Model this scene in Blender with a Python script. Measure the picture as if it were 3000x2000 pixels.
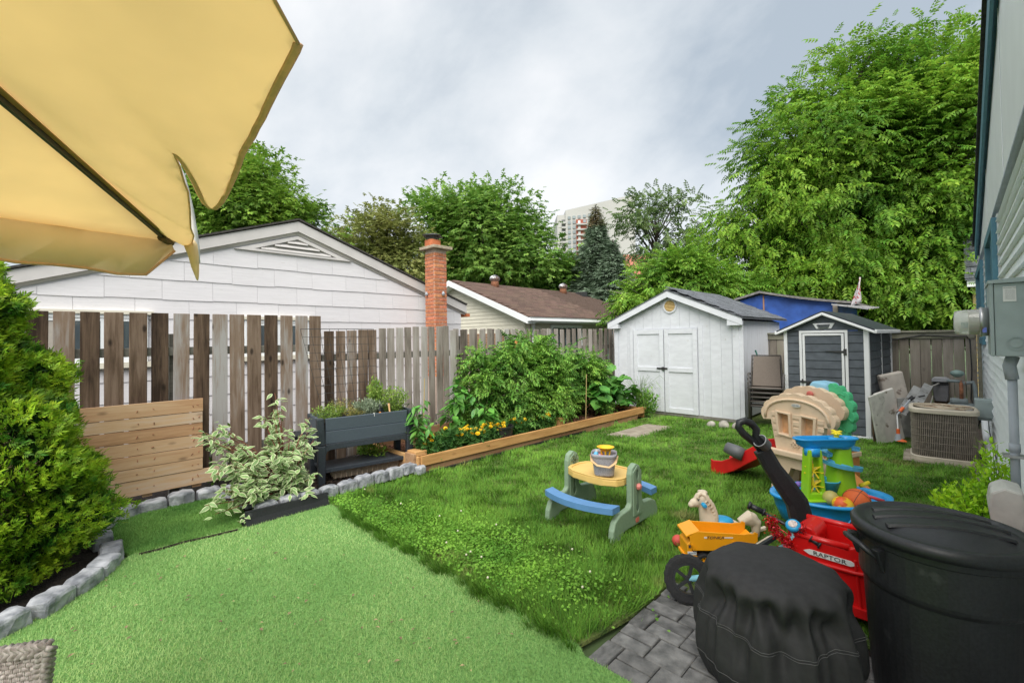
import bpy, bmesh, math, random
import numpy as np
from mathutils import Vector, Matrix, Euler
from mathutils.geometry import tessellate_polygon
random.seed(7); RNG = np.random.default_rng(11)
for o in list(bpy.data.objects): bpy.data.objects.remove(o)
S = bpy.context.scene; COL = S.collection; R = math.radians; PI = math.pi
# ------------------------------------------------------------------ camera
FP, CYP, HC = 1330.6, 964.75, 1.65          # focal length and principal row in photo pixels, eye height in metres
yaw, pit, rol = R(44.4745), R(1.0898), R(-0.8370)
_f0 = Vector((-math.sin(yaw), math.cos(yaw), 0)); _r0 = Vector((math.cos(yaw), math.sin(yaw), 0)); _u0 = Vector((0, 0, 1))
FW = _f0*math.cos(pit)+_u0*math.sin(pit); _u = _u0*math.cos(pit)-_f0*math.sin(pit)
RT = _r0*math.cos(rol)+_u*math.sin(rol); UP = _u*math.cos(rol)-_r0*math.sin(rol)
EYE = Vector((0, 0, HC))
cam = bpy.data.cameras.new('camera'); co = bpy.data.objects.new('camera', cam); COL.objects.link(co)
cam.sensor_width = 36; cam.lens = FP/3000*36; cam.shift_y = -(1000-CYP)/3000; cam.clip_start = .05; cam.clip_end = 2000
co.matrix_world = Matrix(((RT.x, UP.x, -FW.x, EYE.x), (RT.y, UP.y, -FW.y, EYE.y), (RT.z, UP.z, -FW.z, EYE.z), (0, 0, 0, 1)))
S.camera = co
def _ray(x, y): return FW*FP + RT*(x-1500) - UP*(y-CYP)
def on(x, y, ax, val):                      # where the sight line of a photo point meets a plane of the place
    d = _ray(x, y); i = 'XYZ'.index(ax); return EYE + d*((val-EYE[i])/d[i])
def G(x, y, z=0.0): return on(x, y, 'Z', z)
def dep(x, y, D): return EYE + _ray(x, y)*(D/FP)
# ------------------------------------------------------------------ sky and sun
SUN_EL, SUN_AZ = R(52), R(143)              # azimuth clockwise from +Y
W = bpy.data.worlds.new('World'); S.world = W; W.use_nodes = True
nt = W.node_tree; nt.nodes.clear(); N = nt.nodes.new; L = nt.links.new
out = N('ShaderNodeOutputWorld'); bg = N('ShaderNodeBackground'); sky = N('ShaderNodeTexSky'); sky.sky_type = 'NISHITA'; sky.sun_disc = False
sky.sun_elevation = SUN_EL; sky.sun_rotation = SUN_AZ
bg.inputs['Strength'].default_value = .052
tc = N('ShaderNodeTexCoord'); sep = N('ShaderNodeSeparateXYZ'); L(tc.outputs['Generated'], sep.inputs[0])
def mth(op, a, b=None, clamp=False):
    m = N('ShaderNodeMath'); m.operation = op; m.use_clamp = clamp
    for i, v in enumerate((a, b)):
        if v is None: continue
        if hasattr(v, 'links'): L(v, m.inputs[i])
        else: m.inputs[i].default_value = v
    return m.outputs[0]
za = mth('ADD', mth('MAXIMUM', sep.outputs[2], 0.0), .55)
cmb = N('ShaderNodeCombineXYZ'); L(mth('DIVIDE', sep.outputs[0], za), cmb.inputs[0]); L(mth('DIVIDE', sep.outputs[1], za), cmb.inputs[1])
mp = N('ShaderNodeMapping'); L(cmb.outputs[0], mp.inputs[0]); mp.inputs['Rotation'].default_value = (0, 0, R(28)); mp.inputs['Scale'].default_value = (1.5, 1.9, 1); mp.inputs['Location'].default_value = (3.1, 1.7, 0)
n1 = N('ShaderNodeTexNoise'); L(mp.outputs[0], n1.inputs[0]); n1.inputs['Scale'].default_value = 1.15; n1.inputs['Detail'].default_value = 9; n1.inputs['Roughness'].default_value = .55; n1.inputs['Distortion'].default_value = .15
n2 = N('ShaderNodeTexNoise'); L(mp.outputs[0], n2.inputs[0]); n2.inputs['Scale'].default_value = .42; n2.inputs['Detail'].default_value = 3
mixv = mth('ADD', mth('MULTIPLY', n1.outputs[0], .62), mth('MULTIPLY', n2.outputs[0], .38))
cr = N('ShaderNodeValToRGB'); L(mixv, cr.inputs[0]); e = cr.color_ramp.elements
e[0].position = .38; e[0].color = (3.0, 3.45, 3.9, 1); e[1].position = .60; e[1].color = (6.2, 6.25, 6.3, 1)
m_ = cr.color_ramp.elements.new(.48); m_.color = (4.65, 4.95, 5.2, 1)
mx = N('ShaderNodeMix'); mx.data_type = 'RGBA'; mx.inputs[0].default_value = .90
L(sky.outputs[0], mx.inputs[6]); L(cr.outputs[0], mx.inputs[7]); L(mx.outputs[2], bg.inputs[0]); L(bg.outputs[0], out.inputs[0])
sl = bpy.data.lights.new('sun', 'SUN'); so = bpy.data.objects.new('sun', sl); COL.objects.link(so)
sl.energy = 1.5; sl.angle = R(60); sl.color = (1, .96, .9)
sd = Vector((math.sin(SUN_AZ)*math.cos(SUN_EL), math.cos(SUN_AZ)*math.cos(SUN_EL), math.sin(SUN_EL)))
so.rotation_euler = sd.to_track_quat('Z', 'Y').to_euler()
S.view_settings.view_transform = 'Standard'; S.view_settings.look = 'None'; S.view_settings.exposure = 1.72; S.view_settings.gamma = 1
S.render.engine = 'CYCLES'
# ------------------------------------------------------------------ materials
def mat(name, col, rough=.6, var=.12, scale=6, stretch=(1, 1, 1), bump=.0, bscale=40, col2=None, objvar=0.0, metal=0.0, trans=0.0, alpha=1.0, detail=4, lo=.35, hi=.65, coat=0.0, island=0.0, spec=.5, world=False, spot=None, bdist=.01):
    m = bpy.data.materials.new(name); m.use_nodes = True; t = m.node_tree; n = t.nodes; l = t.links.new
    b = n['Principled BSDF']; b.inputs['Roughness'].default_value = rough; b.inputs['Metallic'].default_value = metal; b.inputs['Specular IOR Level'].default_value = spec
    if coat: b.inputs['Coat Weight'].default_value = coat
    t1 = n.new('ShaderNodeTexCoord'); oi = n.new('ShaderNodeObjectInfo'); mpn = n.new('ShaderNodeMapping'); mpn.inputs['Scale'].default_value = stretch
    if world:
        gm = n.new('ShaderNodeNewGeometry'); l(gm.outputs['Position'], mpn.inputs[0])
    else:
        va = n.new('ShaderNodeVectorMath'); va.operation = 'ADD'; mm = n.new('ShaderNodeMath'); mm.operation = 'MULTIPLY'; mm.inputs[1].default_value = 37
        l(oi.outputs['Random'], mm.inputs[0]); l(t1.outputs['Object'], va.inputs[0]); l(mm.outputs[0], va.inputs[1]); l(va.outputs[0], mpn.inputs[0])
    nz = n.new('ShaderNodeTexNoise'); nz.inputs['Scale'].default_value = scale; nz.inputs['Detail'].default_value = detail; l(mpn.outputs[0], nz.inputs[0])
    rp = n.new('ShaderNodeValToRGB'); l(nz.outputs[0], rp.inputs[0]); e = rp.color_ramp.elements; e[0].position = lo; e[1].position = hi
    c1 = tuple(max(0, c*(1-var)) for c in col); c2 = tuple(min(1, c*(1+var)) for c in (col2 or col))
    if col2: c1 = tuple(col)
    e[0].color = c1+(1,); e[1].color = c2+(1,); cur = rp.outputs[0]
    if spot:                                   # (colour, scale, threshold) worn spots with a shape of their own
        n3 = n.new('ShaderNodeTexNoise'); n3.inputs['Scale'].default_value = spot[1]; n3.inputs['Detail'].default_value = 6; l(mpn.outputs[0], n3.inputs[0])
        r3 = n.new('ShaderNodeValToRGB'); r3.color_ramp.elements[0].position = spot[2]; r3.color_ramp.elements[1].position = spot[2]+.06; l(n3.outputs[0], r3.inputs[0])
        x3 = n.new('ShaderNodeMix'); x3.data_type = 'RGBA'; l(r3.outputs[0], x3.inputs[0]); l(cur, x3.inputs[6]); x3.inputs[7].default_value = tuple(spot[0])+(1,); cur = x3.outputs[2]
    src = None
    if objvar: src = oi.outputs['Random']; amt = objvar
    if island:
        gi = n.new('ShaderNodeNewGeometry'); src = gi.outputs['Random Per Island']; amt = island
    if src is not None:
        hs = n.new('ShaderNodeHueSaturation'); mr = n.new('ShaderNodeMapRange'); l(src, mr.inputs[0]); mr.inputs[3].default_value = 1-amt; mr.inputs[4].default_value = 1+amt
        l(mr.outputs[0], hs.inputs['Value']); l(cur, hs.inputs['Color'])
        m2 = n.new('ShaderNodeMath'); m2.operation = 'MULTIPLY'; m2.inputs[1].default_value = 7.31; m3 = n.new('ShaderNodeMath'); m3.operation = 'FRACT'; l(src, m2.inputs[0]); l(m2.outputs[0], m3.inputs[0])
        mh = n.new('ShaderNodeMapRange'); l(m3.outputs[0], mh.inputs[0]); mh.inputs[3].default_value = .5-amt*.05; mh.inputs[4].default_value = .5+amt*.05; l(mh.outputs[0], hs.inputs['Hue']); cur = hs.outputs[0]
    l(cur, b.inputs['Base Color'])
    if bump:
        nb = n.new('ShaderNodeTexNoise'); nb.inputs['Scale'].default_value = bscale; nb.inputs['Detail'].default_value = 3; l(mpn.outputs[0], nb.inputs[0])
        bp = n.new('ShaderNodeBump'); bp.inputs['Strength'].default_value = bump; bp.inputs['Distance'].default_value = bdist; l(nb.outputs[0], bp.inputs['Height']); l(bp.outputs[0], b.inputs['Normal'])
    if trans:
        tr = n.new('ShaderNodeBsdfTranslucent'); l(cur, tr.inputs[0]); ms = n.new('ShaderNodeMixShader'); ms.inputs[0].default_value = trans
        l(b.outputs[0], ms.inputs[1]); l(tr.outputs[0], ms.inputs[2]); l(ms.outputs[0], n['Material Output'].inputs[0])
    return m
def wood(name, cols, rough=.85, ax=2, fine=34, knots=.35, objv=.2, bump=.25, green=None):
    """weathered timber: grain runs along axis ax, tone differs per board, a few knots"""
    m = bpy.data.materials.new(name); m.use_nodes = True; t = m.node_tree; n = t.nodes; l = t.links.new; b = n['Principled BSDF']; b.inputs['Roughness'].default_value = rough; b.inputs['Specular IOR Level'].default_value = .25
    t1 = n.new('ShaderNodeTexCoord'); oi = n.new('ShaderNodeObjectInfo'); mm = n.new('ShaderNodeMath'); mm.operation = 'MULTIPLY'; mm.inputs[1].default_value = 53; l(oi.outputs['Random'], mm.inputs[0])
    va = n.new('ShaderNodeVectorMath'); va.operation = 'ADD'; l(t1.outputs['Object'], va.inputs[0]); l(mm.outputs[0], va.inputs[1])
    st = [1, 1, 1]; st[ax] = .07; mpn = n.new('ShaderNodeMapping'); mpn.inputs['Scale'].default_value = st; l(va.outputs[0], mpn.inputs[0])
    g = n.new('ShaderNodeTexNoise'); g.inputs['Scale'].default_value = fine; g.inputs['Detail'].default_value = 6; g.inputs['Roughness'].default_value = .65; g.inputs['Distortion'].default_value = .6; l(mpn.outputs[0], g.inputs[0])
    st2 = [1, 1, 1]; st2[ax] = .25; mp2 = n.new('ShaderNodeMapping'); mp2.inputs['Scale'].default_value = st2; l(va.outputs[0], mp2.inputs[0])
    bl = n.new('ShaderNodeTexNoise'); bl.inputs['Scale'].default_value = 5; bl.inputs['Detail'].default_value = 4; l(mp2.outputs[0], bl.inputs[0])
    def mt(op, a, bb, cl=False):
        q = n.new('ShaderNodeMath'); q.operation = op; q.use_clamp = cl
        for i, v in enumerate((a, bb)):
            if hasattr(v, 'links'): l(v, q.inputs[i])
            else: q.inputs[i].default_value = v
        return q.outputs[0]
    fr = mt('FRACT', mt('MULTIPLY', oi.outputs['Random'], 17.7), 0)
    tone = mt('ADD', mt('ADD', mt('MULTIPLY', g.outputs[0], .6), mt('MULTIPLY', bl.outputs[0], .75)), mt('MULTIPLY', mt('SUBTRACT', fr, .5), objv*1.6), )
    rp = n.new('ShaderNodeValToRGB'); l(tone, rp.inputs[0]); el = rp.color_ramp.elements
    el[0].position = .36; el[0].color = tuple(cols[0])+(1,); el[1].position = 1.0; el[1].color = tuple(cols[-1])+(1,)
    for i, c in enumerate(cols[1:-1]):
        q = rp.color_ramp.elements.new(.36+.64*(i+1)/(len(cols)-1)); q.color = tuple(c)+(1,)
    cur = rp.outputs[0]
    st3 = [7, 7, 7]; st3[ax] = 3.2; mp3 = n.new('ShaderNodeMapping'); mp3.inputs['Scale'].default_value = st3; l(va.outputs[0], mp3.inputs[0])
    vo = n.new('ShaderNodeTexVoronoi'); vo.inputs['Scale'].default_value = 1; l(mp3.outputs[0], vo.inputs[0])
    kr = n.new('ShaderNodeValToRGB'); kr.color_ramp.elements[0].position = .07; kr.color_ramp.elements[0].color = (1, 1, 1, 1); kr.color_ramp.elements[1].position = .17; kr.color_ramp.elements[1].color = (0, 0, 0, 1); l(vo.outputs['Distance'], kr.inputs[0])
    x = n.new('ShaderNodeMix'); x.data_type = 'RGBA'; l(mt('MULTIPLY', kr.outputs[0], knots), x.inputs[0]); l(cur, x.inputs[6]); x.inputs[7].default_value = tuple(c*.35 for c in cols[0])+(1,); cur = x.outputs[2]
    if green:
        x2 = n.new('ShaderNodeMix'); x2.data_type = 'RGBA'; n4 = n.new('ShaderNodeTexNoise'); n4.inputs['Scale'].default_value = 2.2; l(va.outputs[0], n4.inputs[0]); l(mt('MULTIPLY', mt('SUBTRACT', n4.outputs[0], .5, True), 2.2), x2.inputs[0]); l(cur, x2.inputs[6]); x2.inputs[7].default_value = tuple(green)+(1,); cur = x2.outputs[2]
    l(cur, b.inputs['Base Color']); bp = n.new('ShaderNodeBump'); bp.inputs['Strength'].default_value = bump; bp.inputs['Distance'].default_value = .004; l(g.outputs[0], bp.inputs['Height']); l(bp.outputs[0], b.inputs['Normal'])
    return m
# ------------------------------------------------------------------ mesh helpers
class MB:
    def __init__(s): s.v = []; s.f = []
    def add(s, vs, fs):
        o = len(s.v); s.v += [tuple(v) for v in vs]; s.f += [tuple(i+o for i in f) for f in fs]; return s
    def box(s, a, b):
        x0, y0, z0 = a; x1, y1, z1 = b
        return s.add([(x0, y0, z0), (x1, y0, z0), (x1, y1, z0), (x0, y1, z0), (x0, y0, z1), (x1, y0, z1), (x1, y1, z1), (x0, y1, z1)],
                     [(0, 3, 2, 1), (4, 5, 6, 7), (0, 1, 5, 4), (1, 2, 6, 5), (2, 3, 7, 6), (3, 0, 4, 7)])
    def hexa(s, b4, t4): return s.add(list(b4)+list(t4), [(0, 3, 2, 1), (4, 5, 6, 7), (0, 1, 5, 4), (1, 2, 6, 5), (2, 3, 7, 6), (3, 0, 4, 7)])
    def tube(s, pts, r, n=8, cap=True, flat=1.0):
        pts = [Vector(p) for p in pts]; rs = r if hasattr(r, '__len__') else [r]*len(pts); vs = []; up = None
        for i, p in enumerate(pts):
            d = (pts[min(i+1, len(pts)-1)]-pts[max(i-1, 0)]).normalized()
            if up is None: up = Vector((0, 0, 1)) if abs(d.z) < .9 else Vector((1, 0, 0))
            a = d.cross(up).normalized(); b = a.cross(d); up = b
            for k in range(n):
                t = 2*PI*k/n; vs.append(p+a*(math.cos(t)*rs[i])+b*(math.sin(t)*rs[i]*flat))
        fs = [(i*n+k, i*n+(k+1) % n, (i+1)*n+(k+1) % n, (i+1)*n+k) for i in range(len(pts)-1) for k in range(n)]
        if cap: fs += [tuple(reversed(range(n))), tuple(range((len(pts)-1)*n, len(pts)*n))]
        return s.add(vs, fs)
    def bar(s, a, b, w, h, up=(0, 0, 1)):        # box bar from a to b
        a = Vector(a); b = Vector(b); d = (b-a).normalized(); u = Vector(up)
        if abs(d.dot(u)) > .99: u = Vector((0, 1, 0))
        x = d.cross(u).normalized()*(w/2); y = x.cross(d).normalized()*(h/2)
        return s.hexa([a-x-y, a+x-y, a+x+y, a-x+y], [b-x-y, b+x-y, b+x+y, b-x+y])
    def rings(s, rings, cap0=True, cap1=True):   # list of closed rings with the same count
        n = len(rings[0]); vs = [p for r_ in rings for p in r_]
        fs = [(i*n+k, i*n+(k+1) % n, (i+1)*n+(k+1) % n, (i+1)*n+k) for i in range(len(rings)-1) for k in range(n)]
        if cap0: fs.append(tuple(reversed(range(n))))
        if cap1: fs.append(tuple(range((len(rings)-1)*n, len(rings)*n)))
        return s.add(vs, fs)
    def lathe(s, prof, n=24, c=(0, 0, 0), cap0=True, cap1=True, sq=None, sx=1, sy=1):
        rr = []
        for r_, z in prof:
            ring = []
            for k in range(n):
                t = 2*PI*k/n; ct, st_ = math.cos(t), math.sin(t); q = 1
                if sq: q = 1/((abs(ct)**sq+abs(st_)**sq)**(1/sq))
                ring.append((c[0]+r_*ct*q*sx, c[1]+r_*st_*q*sy, c[2]+z))
            rr.append(ring)
        return s.rings(rr, cap0, cap1)
    def sph(s, c, r, n=14, m=9):
        r = r if hasattr(r, '__len__') else (r, r, r); rr = []
        for j in range(m+1):
            a = PI*(j/m); a = min(max(a, .02), PI-.02); rr.append([(c[0]+r[0]*math.sin(a)*math.cos(2*PI*k/n), c[1]+r[1]*math.sin(a)*math.sin(2*PI*k/n), c[2]-r[2]*math.cos(a)) for k in range(n)])
        return s.rings(rr)
    def plate(s, outer, t0, t1, holes=(), plane='xz'):   # polygon (2D) extruded between t0 and t1 along the third axis
        loops = [list(outer)]+[list(h) for h in holes]; flat = [p for lp in loops for p in lp]
        tri = tessellate_polygon([[Vector((p[0], p[1], 0)) for p in lp] for lp in loops]); n = len(flat)
        def P(p, t): return {'xz': (p[0], t, p[1]), 'yz': (t, p[0], p[1]), 'xy': (p[0], p[1], t)}[plane]
        vs = [P(p, t0) for p in flat]+[P(p, t1) for p in flat]; fs = [tuple(q) for q in tri]+[tuple(i+n for i in reversed(q)) for q in tri]; o = 0
        for lp in loops:
            k = len(lp); fs += [(o+i, o+(i+1) % k, o+(i+1) % k+n, o+i+n) for i in range(k)]; o += k
        return s.add(vs, fs)
    def mesh(s, name, mats=None, smooth=False):
        me = bpy.data.meshes.new(name); me.from_pydata(s.v, [], s.f); bm = bmesh.new(); bm.from_mesh(me); bmesh.ops.recalc_face_normals(bm, faces=bm.faces); bm.to_mesh(me); bm.free()
        if mats: me.materials.append(mats)
        if smooth: me.shade_smooth()
        return me
def obj(name, mb, m, parent=None, smooth=False, bevel=0, seg=2, kind=None, loc=None, rot=None, sub=0, remesh=0, solid=0, auto=False):
    me = mb if isinstance(mb, bpy.types.Mesh) else mb.mesh(name, m, smooth or auto)
    o = bpy.data.objects.new(name, me); COL.objects.link(o)
    if parent is not None: o.parent = parent
    if loc is not None: o.location = loc
    if rot is not None: o.rotation_euler = rot
    if kind: o['kind'] = kind
    if solid: q = o.modifiers.new('solid', 'SOLIDIFY'); q.thickness = solid; q.offset = 0
    if remesh:
        q = o.modifiers.new('remesh', 'REMESH'); q.mode = 'VOXEL'; q.voxel_size = remesh; q.use_smooth_shade = True
        q = o.modifiers.new('smooth', 'SMOOTH'); q.factor = .7; q.iterations = 6
    if bevel: q = o.modifiers.new('bevel', 'BEVEL'); q.width = bevel; q.segments = seg; q.limit_method = 'ANGLE'; q.angle_limit = R(35)
    if auto:
        for p in me.polygons: p.use_smooth = True
        q = o.modifiers.new('wn', 'WEIGHTED_NORMAL'); q.keep_sharp = False
    if sub: q = o.modifiers.new('sub', 'SUBSURF'); q.levels = sub; q.render_levels = sub
    return o
def thing(name, label, cat, loc=(0, 0, 0), rz=0, group=None):
    o = bpy.data.objects.new(name, None); COL.objects.link(o); o.location = loc; o.rotation_euler = (0, 0, rz); o.empty_display_size = .1
    o['label'] = label; o['category'] = cat
    if group: o['group'] = group
    return o
def tag(o, label, cat, group=None):
    o['label'] = label; o['category'] = cat
    if group: o['group'] = group
    return o
def struct(name, mb, m, parent=None, **k):
    o = obj(name, mb, m, parent, **k)
    if parent is None: o['kind'] = 'structure'
    return o
def inst(name, me, parent, loc=(0, 0, 0), rot=(0, 0, 0), scale=(1, 1, 1), bevel=0):
    o = bpy.data.objects.new(name, me); COL.objects.link(o); o.parent = parent; o.location = loc; o.rotation_euler = rot; o.scale = scale
    if bevel: q = o.modifiers.new('bevel', 'BEVEL'); q.width = bevel; q.segments = 1
    return o
def dup(root, loc, rz=None, label=None):
    r = root.copy(); COL.objects.link(r); r.location = loc
    if rz is not None: r.rotation_euler = (0, 0, rz)
    if label: r['label'] = label
    for ch in list(root.children):
        c = ch.copy(); COL.objects.link(c); c.parent = r
        for g in ch.children:
            d = g.copy(); COL.objects.link(d); d.parent = c
    return r
def text(name, s, size, m, parent, loc, rot, extr=.001, align='CENTER', sx=1.0, shear=0):
    cu = bpy.data.curves.new(name, 'FONT'); cu.body = s; cu.size = size; cu.extrude = extr; cu.align_x = align; cu.align_y = 'CENTER'; cu.shear = shear; cu.resolution_u = 2
    t = bpy.data.objects.new(name, cu); COL.objects.link(t); bpy.context.view_layer.update()
    me = bpy.data.meshes.new_from_object(t.evaluated_get(bpy.context.evaluated_depsgraph_get())); bpy.data.objects.remove(t); me.materials.clear(); me.materials.append(m)
    o = bpy.data.objects.new(name, me); COL.objects.link(o); o.parent = parent; o.location = loc; o.rotation_euler = rot; o.scale = (sx, 1, 1); return o
# ------- many small faces at once (leaves, blades): template copied with numpy
def fast_mesh(name, V, F, m):
    """V (n,3); F (k,c) all the same corner count"""
    me = bpy.data.meshes.new(name); me.vertices.add(len(V)); me.vertices.foreach_set('co', np.ascontiguousarray(V, dtype=np.float32).ravel())
    k, c = F.shape; me.loops.add(k*c); me.loops.foreach_set('vertex_index', np.ascontiguousarray(F, dtype=np.int32).ravel())
    me.polygons.add(k); me.polygons.foreach_set('loop_start', np.arange(0, k*c, c, dtype=np.int32)); me.polygons.foreach_set('loop_total', np.full(k, c, dtype=np.int32))
    me.update(calc_edges=True); me.materials.append(m); return me
def frames(fwd, up):
    f = fwd/np.maximum(np.linalg.norm(fwd, axis=1, keepdims=True), 1e-6); x = np.cross(f, up); x /= np.maximum(np.linalg.norm(x, axis=1, keepdims=True), 1e-6); z = np.cross(x, f)
    return np.stack([x, f, z], axis=2)            # columns: side, forward, normal
def scatter(name, tv, tf, pos, fr, sc, m, parent=None, kind=None, link=True):
    tv = np.asarray(tv, float); tf = np.asarray(tf); n = len(pos); sc = np.asarray(sc, float)
    if sc.ndim == 1: sc = sc[:, None]
    P = np.einsum('nij,kj->nki', fr, tv)*sc[:, None, :1] if sc.shape[1] == 1 else np.einsum('nij,nkj->nki', fr, tv[None]*sc[:, None, :])
    P = P+np.asarray(pos)[:, None, :]; Fc = (tf[None]+(np.arange(n)*len(tv))[:, None, None]).reshape(-1, tf.shape[1])
    me = fast_mesh(name, P.reshape(-1, 3), Fc, m)
    o = bpy.data.objects.new(name, me)
    if link: COL.objects.link(o)
    if parent is not None: o.parent = parent
    if kind: o['kind'] = kind
    return o
def unit(n): v = RNG.normal(size=(n, 3)); return v/np.linalg.norm(v, axis=1, keepdims=True)
# templates (quads): single leaf, sprig of six, drooping compound leaf
def leafq(x, y, z, L_, w, ang, droop=0):
    c, s = math.cos(ang), math.sin(ang); p = [(0, 0, 0), (w/2, L_*.45, .06*L_), (0, L_, -droop*L_), (-w/2, L_*.45, .06*L_)]
    return [(x+a*c+b*s, y-a*s+b*c, z+d) for a, b, d in p]
def mk(leaves):
    v = [p for q in leaves for p in q]; return np.array(v), np.arange(len(v)).reshape(-1, 4)
T_LEAF = mk([leafq(0, 0, 0, 1, .5, 0, .1)])
T_SPRIG = mk([leafq(.0, .0, 0, .5, .26, a, .15) for a in (-1.9, -.9, 0, .9, 1.9)]+[leafq(0, .3, .05, .5, .26, a, .2) for a in (-.6, .6)])
def compound(npairs, L_, lw, ll, droop):
    q = []
    for i in range(npairs):
        t = (i+.6)/npairs; y = t*L_; z = -droop*t*t
        for s in (-1, 1): q.append(leafq(0, y, z, ll*(1-.35*abs(t-.5)), lw, s*1.05, .45))
    q.append(leafq(0, L_, -droop, ll, lw, 0, .5)); return mk(q)
T_COMP = compound(4, 1, .20, .42, .22)
T_FERN = compound(4, 1, .22, .42, .15)
T_FAN = mk([leafq(0, .16*i, 0, .5-.06*i, .15, s*(1.0-.08*i), .1) for i in range(3) for s in (-1, 1)]+[leafq(0, .35, 0, .65, .15, 0, .1)])
# ================================================================== MATERIALS
M = {}
M['white_shingle'] = mat('white_shingle', (.76, .74, .755), .75, .035, 3, (1, 1, 14), .35, 60, objvar=.03, bdist=.003, spot=((.62, .6, .58), 7, .66))
M['trim_grey'] = mat('trim_grey', (.64, .61, .59), .6, .06, 3)
M['soffit'] = mat('soffit', (.70, .665, .63), .6, .05, 2)
M['dark_roof'] = mat('dark_roof', (.06, .055, .05), .95, .3, 20, bump=.5, bscale=150)
M['cream'] = mat('cream', (.76, .72, .60), .6, .05, 3)
M['vinyl_white'] = mat('vinyl_white', (.85, .87, .88), .45, .03, 3)
M['glass'] = mat('glass', (.07, .09, .10), .05, .2, 2, spec=1.0)
M['curtain'] = mat('curtain', (.42, .38, .33), .8, .1, 8)
M['terra'] = mat('terra', (.55, .17, .07), .85, .15, 12)
M['stone_cap'] = mat('stone_cap', (.40, .33, .24), .9, .2, 20, bump=.4)
M['brick'] = mat('brick', (.46, .155, .07), .9, .12, 22, col2=(.56, .22, .11), objvar=.16, bump=.6, bscale=90, spot=((.5, .36, .28), 14, .64))
M['mortar'] = mat('mortar', (.52, .40, .33), .95, .12, 30, bump=.5, bscale=120)
M['brick2'] = mat('brick2', (.34, .21, .12), .9, .2, 20, objvar=.15)
M['shingle_brown'] = mat('shingle_brown', (.115, .070, .052), .95, .3, 30, objvar=.22, bump=.6, bscale=200)
M['shingle_grey'] = mat('shingle_grey', (.12, .13, .145), .95, .3, 30, objvar=.2, bump=.6, bscale=200)
M['metal'] = mat('metal', (.5, .5, .5), .35, .15, 10, metal=.9)
M['alu'] = mat('alu', (.45, .45, .45), .5, .2, 8, metal=.5, spot=((.2, .19, .17), 12, .6))
M['rust'] = mat('rust', (.3, .13, .07), .9, .3, 20)
M['dark_metal'] = mat('dark_metal', (.035, .035, .035), .55, .3, 20)
M['black_plastic'] = mat('black_plastic', (.018, .019, .021), .42, .25, 90, bump=.3, bscale=260, bdist=.001, spot=((.045, .046, .048), 9, .66))
M['char_plastic'] = mat('char_plastic', (.078, .10, .125), .55, .15, 60, (1, 1, 8), bump=.3, bscale=120, bdist=.002)
M['char_dark'] = mat('char_dark', (.032, .040, .050), .5, .2, 60, bump=.2, bscale=150, bdist=.001)
M['shed_panel'] = mat('shed_panel', (.085, .099, .116), .65, .18, 8, (1, 1, 1), bump=.5, bscale=120, bdist=.002, objvar=.06)
M['shed_white'] = mat('shed_white', (.78, .79, .80), .45, .03, 5)
M['paint_shed'] = mat('paint_shed', (.66, .68, .72), .7, .05, 5, (1, 1, 2.5), bump=.5, bscale=28, bdist=.004, spot=((.50, .49, .47), 11, .68), objvar=.03)
M['paint_side'] = mat('paint_side', (.72, .74, .78), .75, .08, 60, (1, 1, .04), bump=.6, bscale=50, bdist=.004, spot=((.5, .5, .5), 40, .62))
M['blue_paint'] = mat('blue_paint', (.03, .095, .36), .6, .25, 4, bump=.2, bscale=20, spot=((.2, .3, .5), 12, .70))
M['siding'] = mat('siding', (.84, .88, .88), .55, .03, 4, (1, .3, 1), objvar=.03, spot=((.60, .64, .54), 3, .70))
M['blue_trim'] = mat('blue_trim', (.085, .22, .29), .55, .12, 8)
M['grey_box'] = mat('grey_box', (.31, .37, .365), .6, .05, 14, bump=.1, bscale=90, bdist=.001)
M['grey_pipe'] = mat('grey_pipe', (.36, .40, .44), .6, .07, 8)
M['cream_plastic'] = mat('cream_plastic', (.55, .55, .50), .5, .12, 12, spot=((.3, .3, .27), 14, .62))
M['paper'] = mat('paper', (.72, .72, .70), .7, .03, 5)
M['ink'] = mat('ink', (.05, .05, .05), .7, .0, 5)
M['yellow_wall'] = mat('yellow_wall', (.55, .42, .18), .7, .1, 5)
M['picket'] = wood('picket', [(.030, .018, .012), (.125, .082, .055), (.245, .175, .13), (.38, .36, .35)], objv=.42, knots=.8)
M['picket_grey'] = wood('picket_grey', [(.10, .08, .065), (.25, .215, .185), (.37, .33, .30), (.48, .46, .44)], objv=.25)
M['rail'] = wood('rail', [(.10, .095, .08), (.2, .19, .165), (.3, .29, .26)], ax=1, objv=.1)
M['fence_back'] = wood('fence_back', [(.13, .11, .09), (.26, .23, .19), (.38, .345, .30)], objv=.14, green=(.21, .22, .14))
M['cap_rail'] = wood('cap_rail', [(.16, .16, .12), (.27, .26, .2), (.34, .32, .26)], ax=0, objv=.1, green=(.22, .24, .14))
M['pallet'] = wood('pallet', [(.30, .16, .085), (.50, .29, .155), (.60, .40, .24), (.60, .47, .36)], ax=1, objv=.24, knots=.55, bump=.12)
M['bed_wood'] = wood('bed_wood', [(.36, .17, .055), (.56, .31, .12), (.66, .42, .2)], ax=1, objv=.12, knots=.35, bump=.1)
M['bed_wood2'] = wood('bed_wood2', [(.22, .11, .055), (.38, .22, .12), (.48, .31, .18)], ax=1, objv=.15, knots=.4, bump=.12)
M['stone'] = mat('stone', (.16, .17, .19), .9, .2, 11, col2=(.36, .37, .39), objvar=.16, bump=.9, bscale=26, bdist=.012)
M['rock'] = mat('rock', (.27, .25, .22), .85, .2, 9, col2=(.42, .39, .34), objvar=.1, bump=.5, bscale=20)
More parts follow.
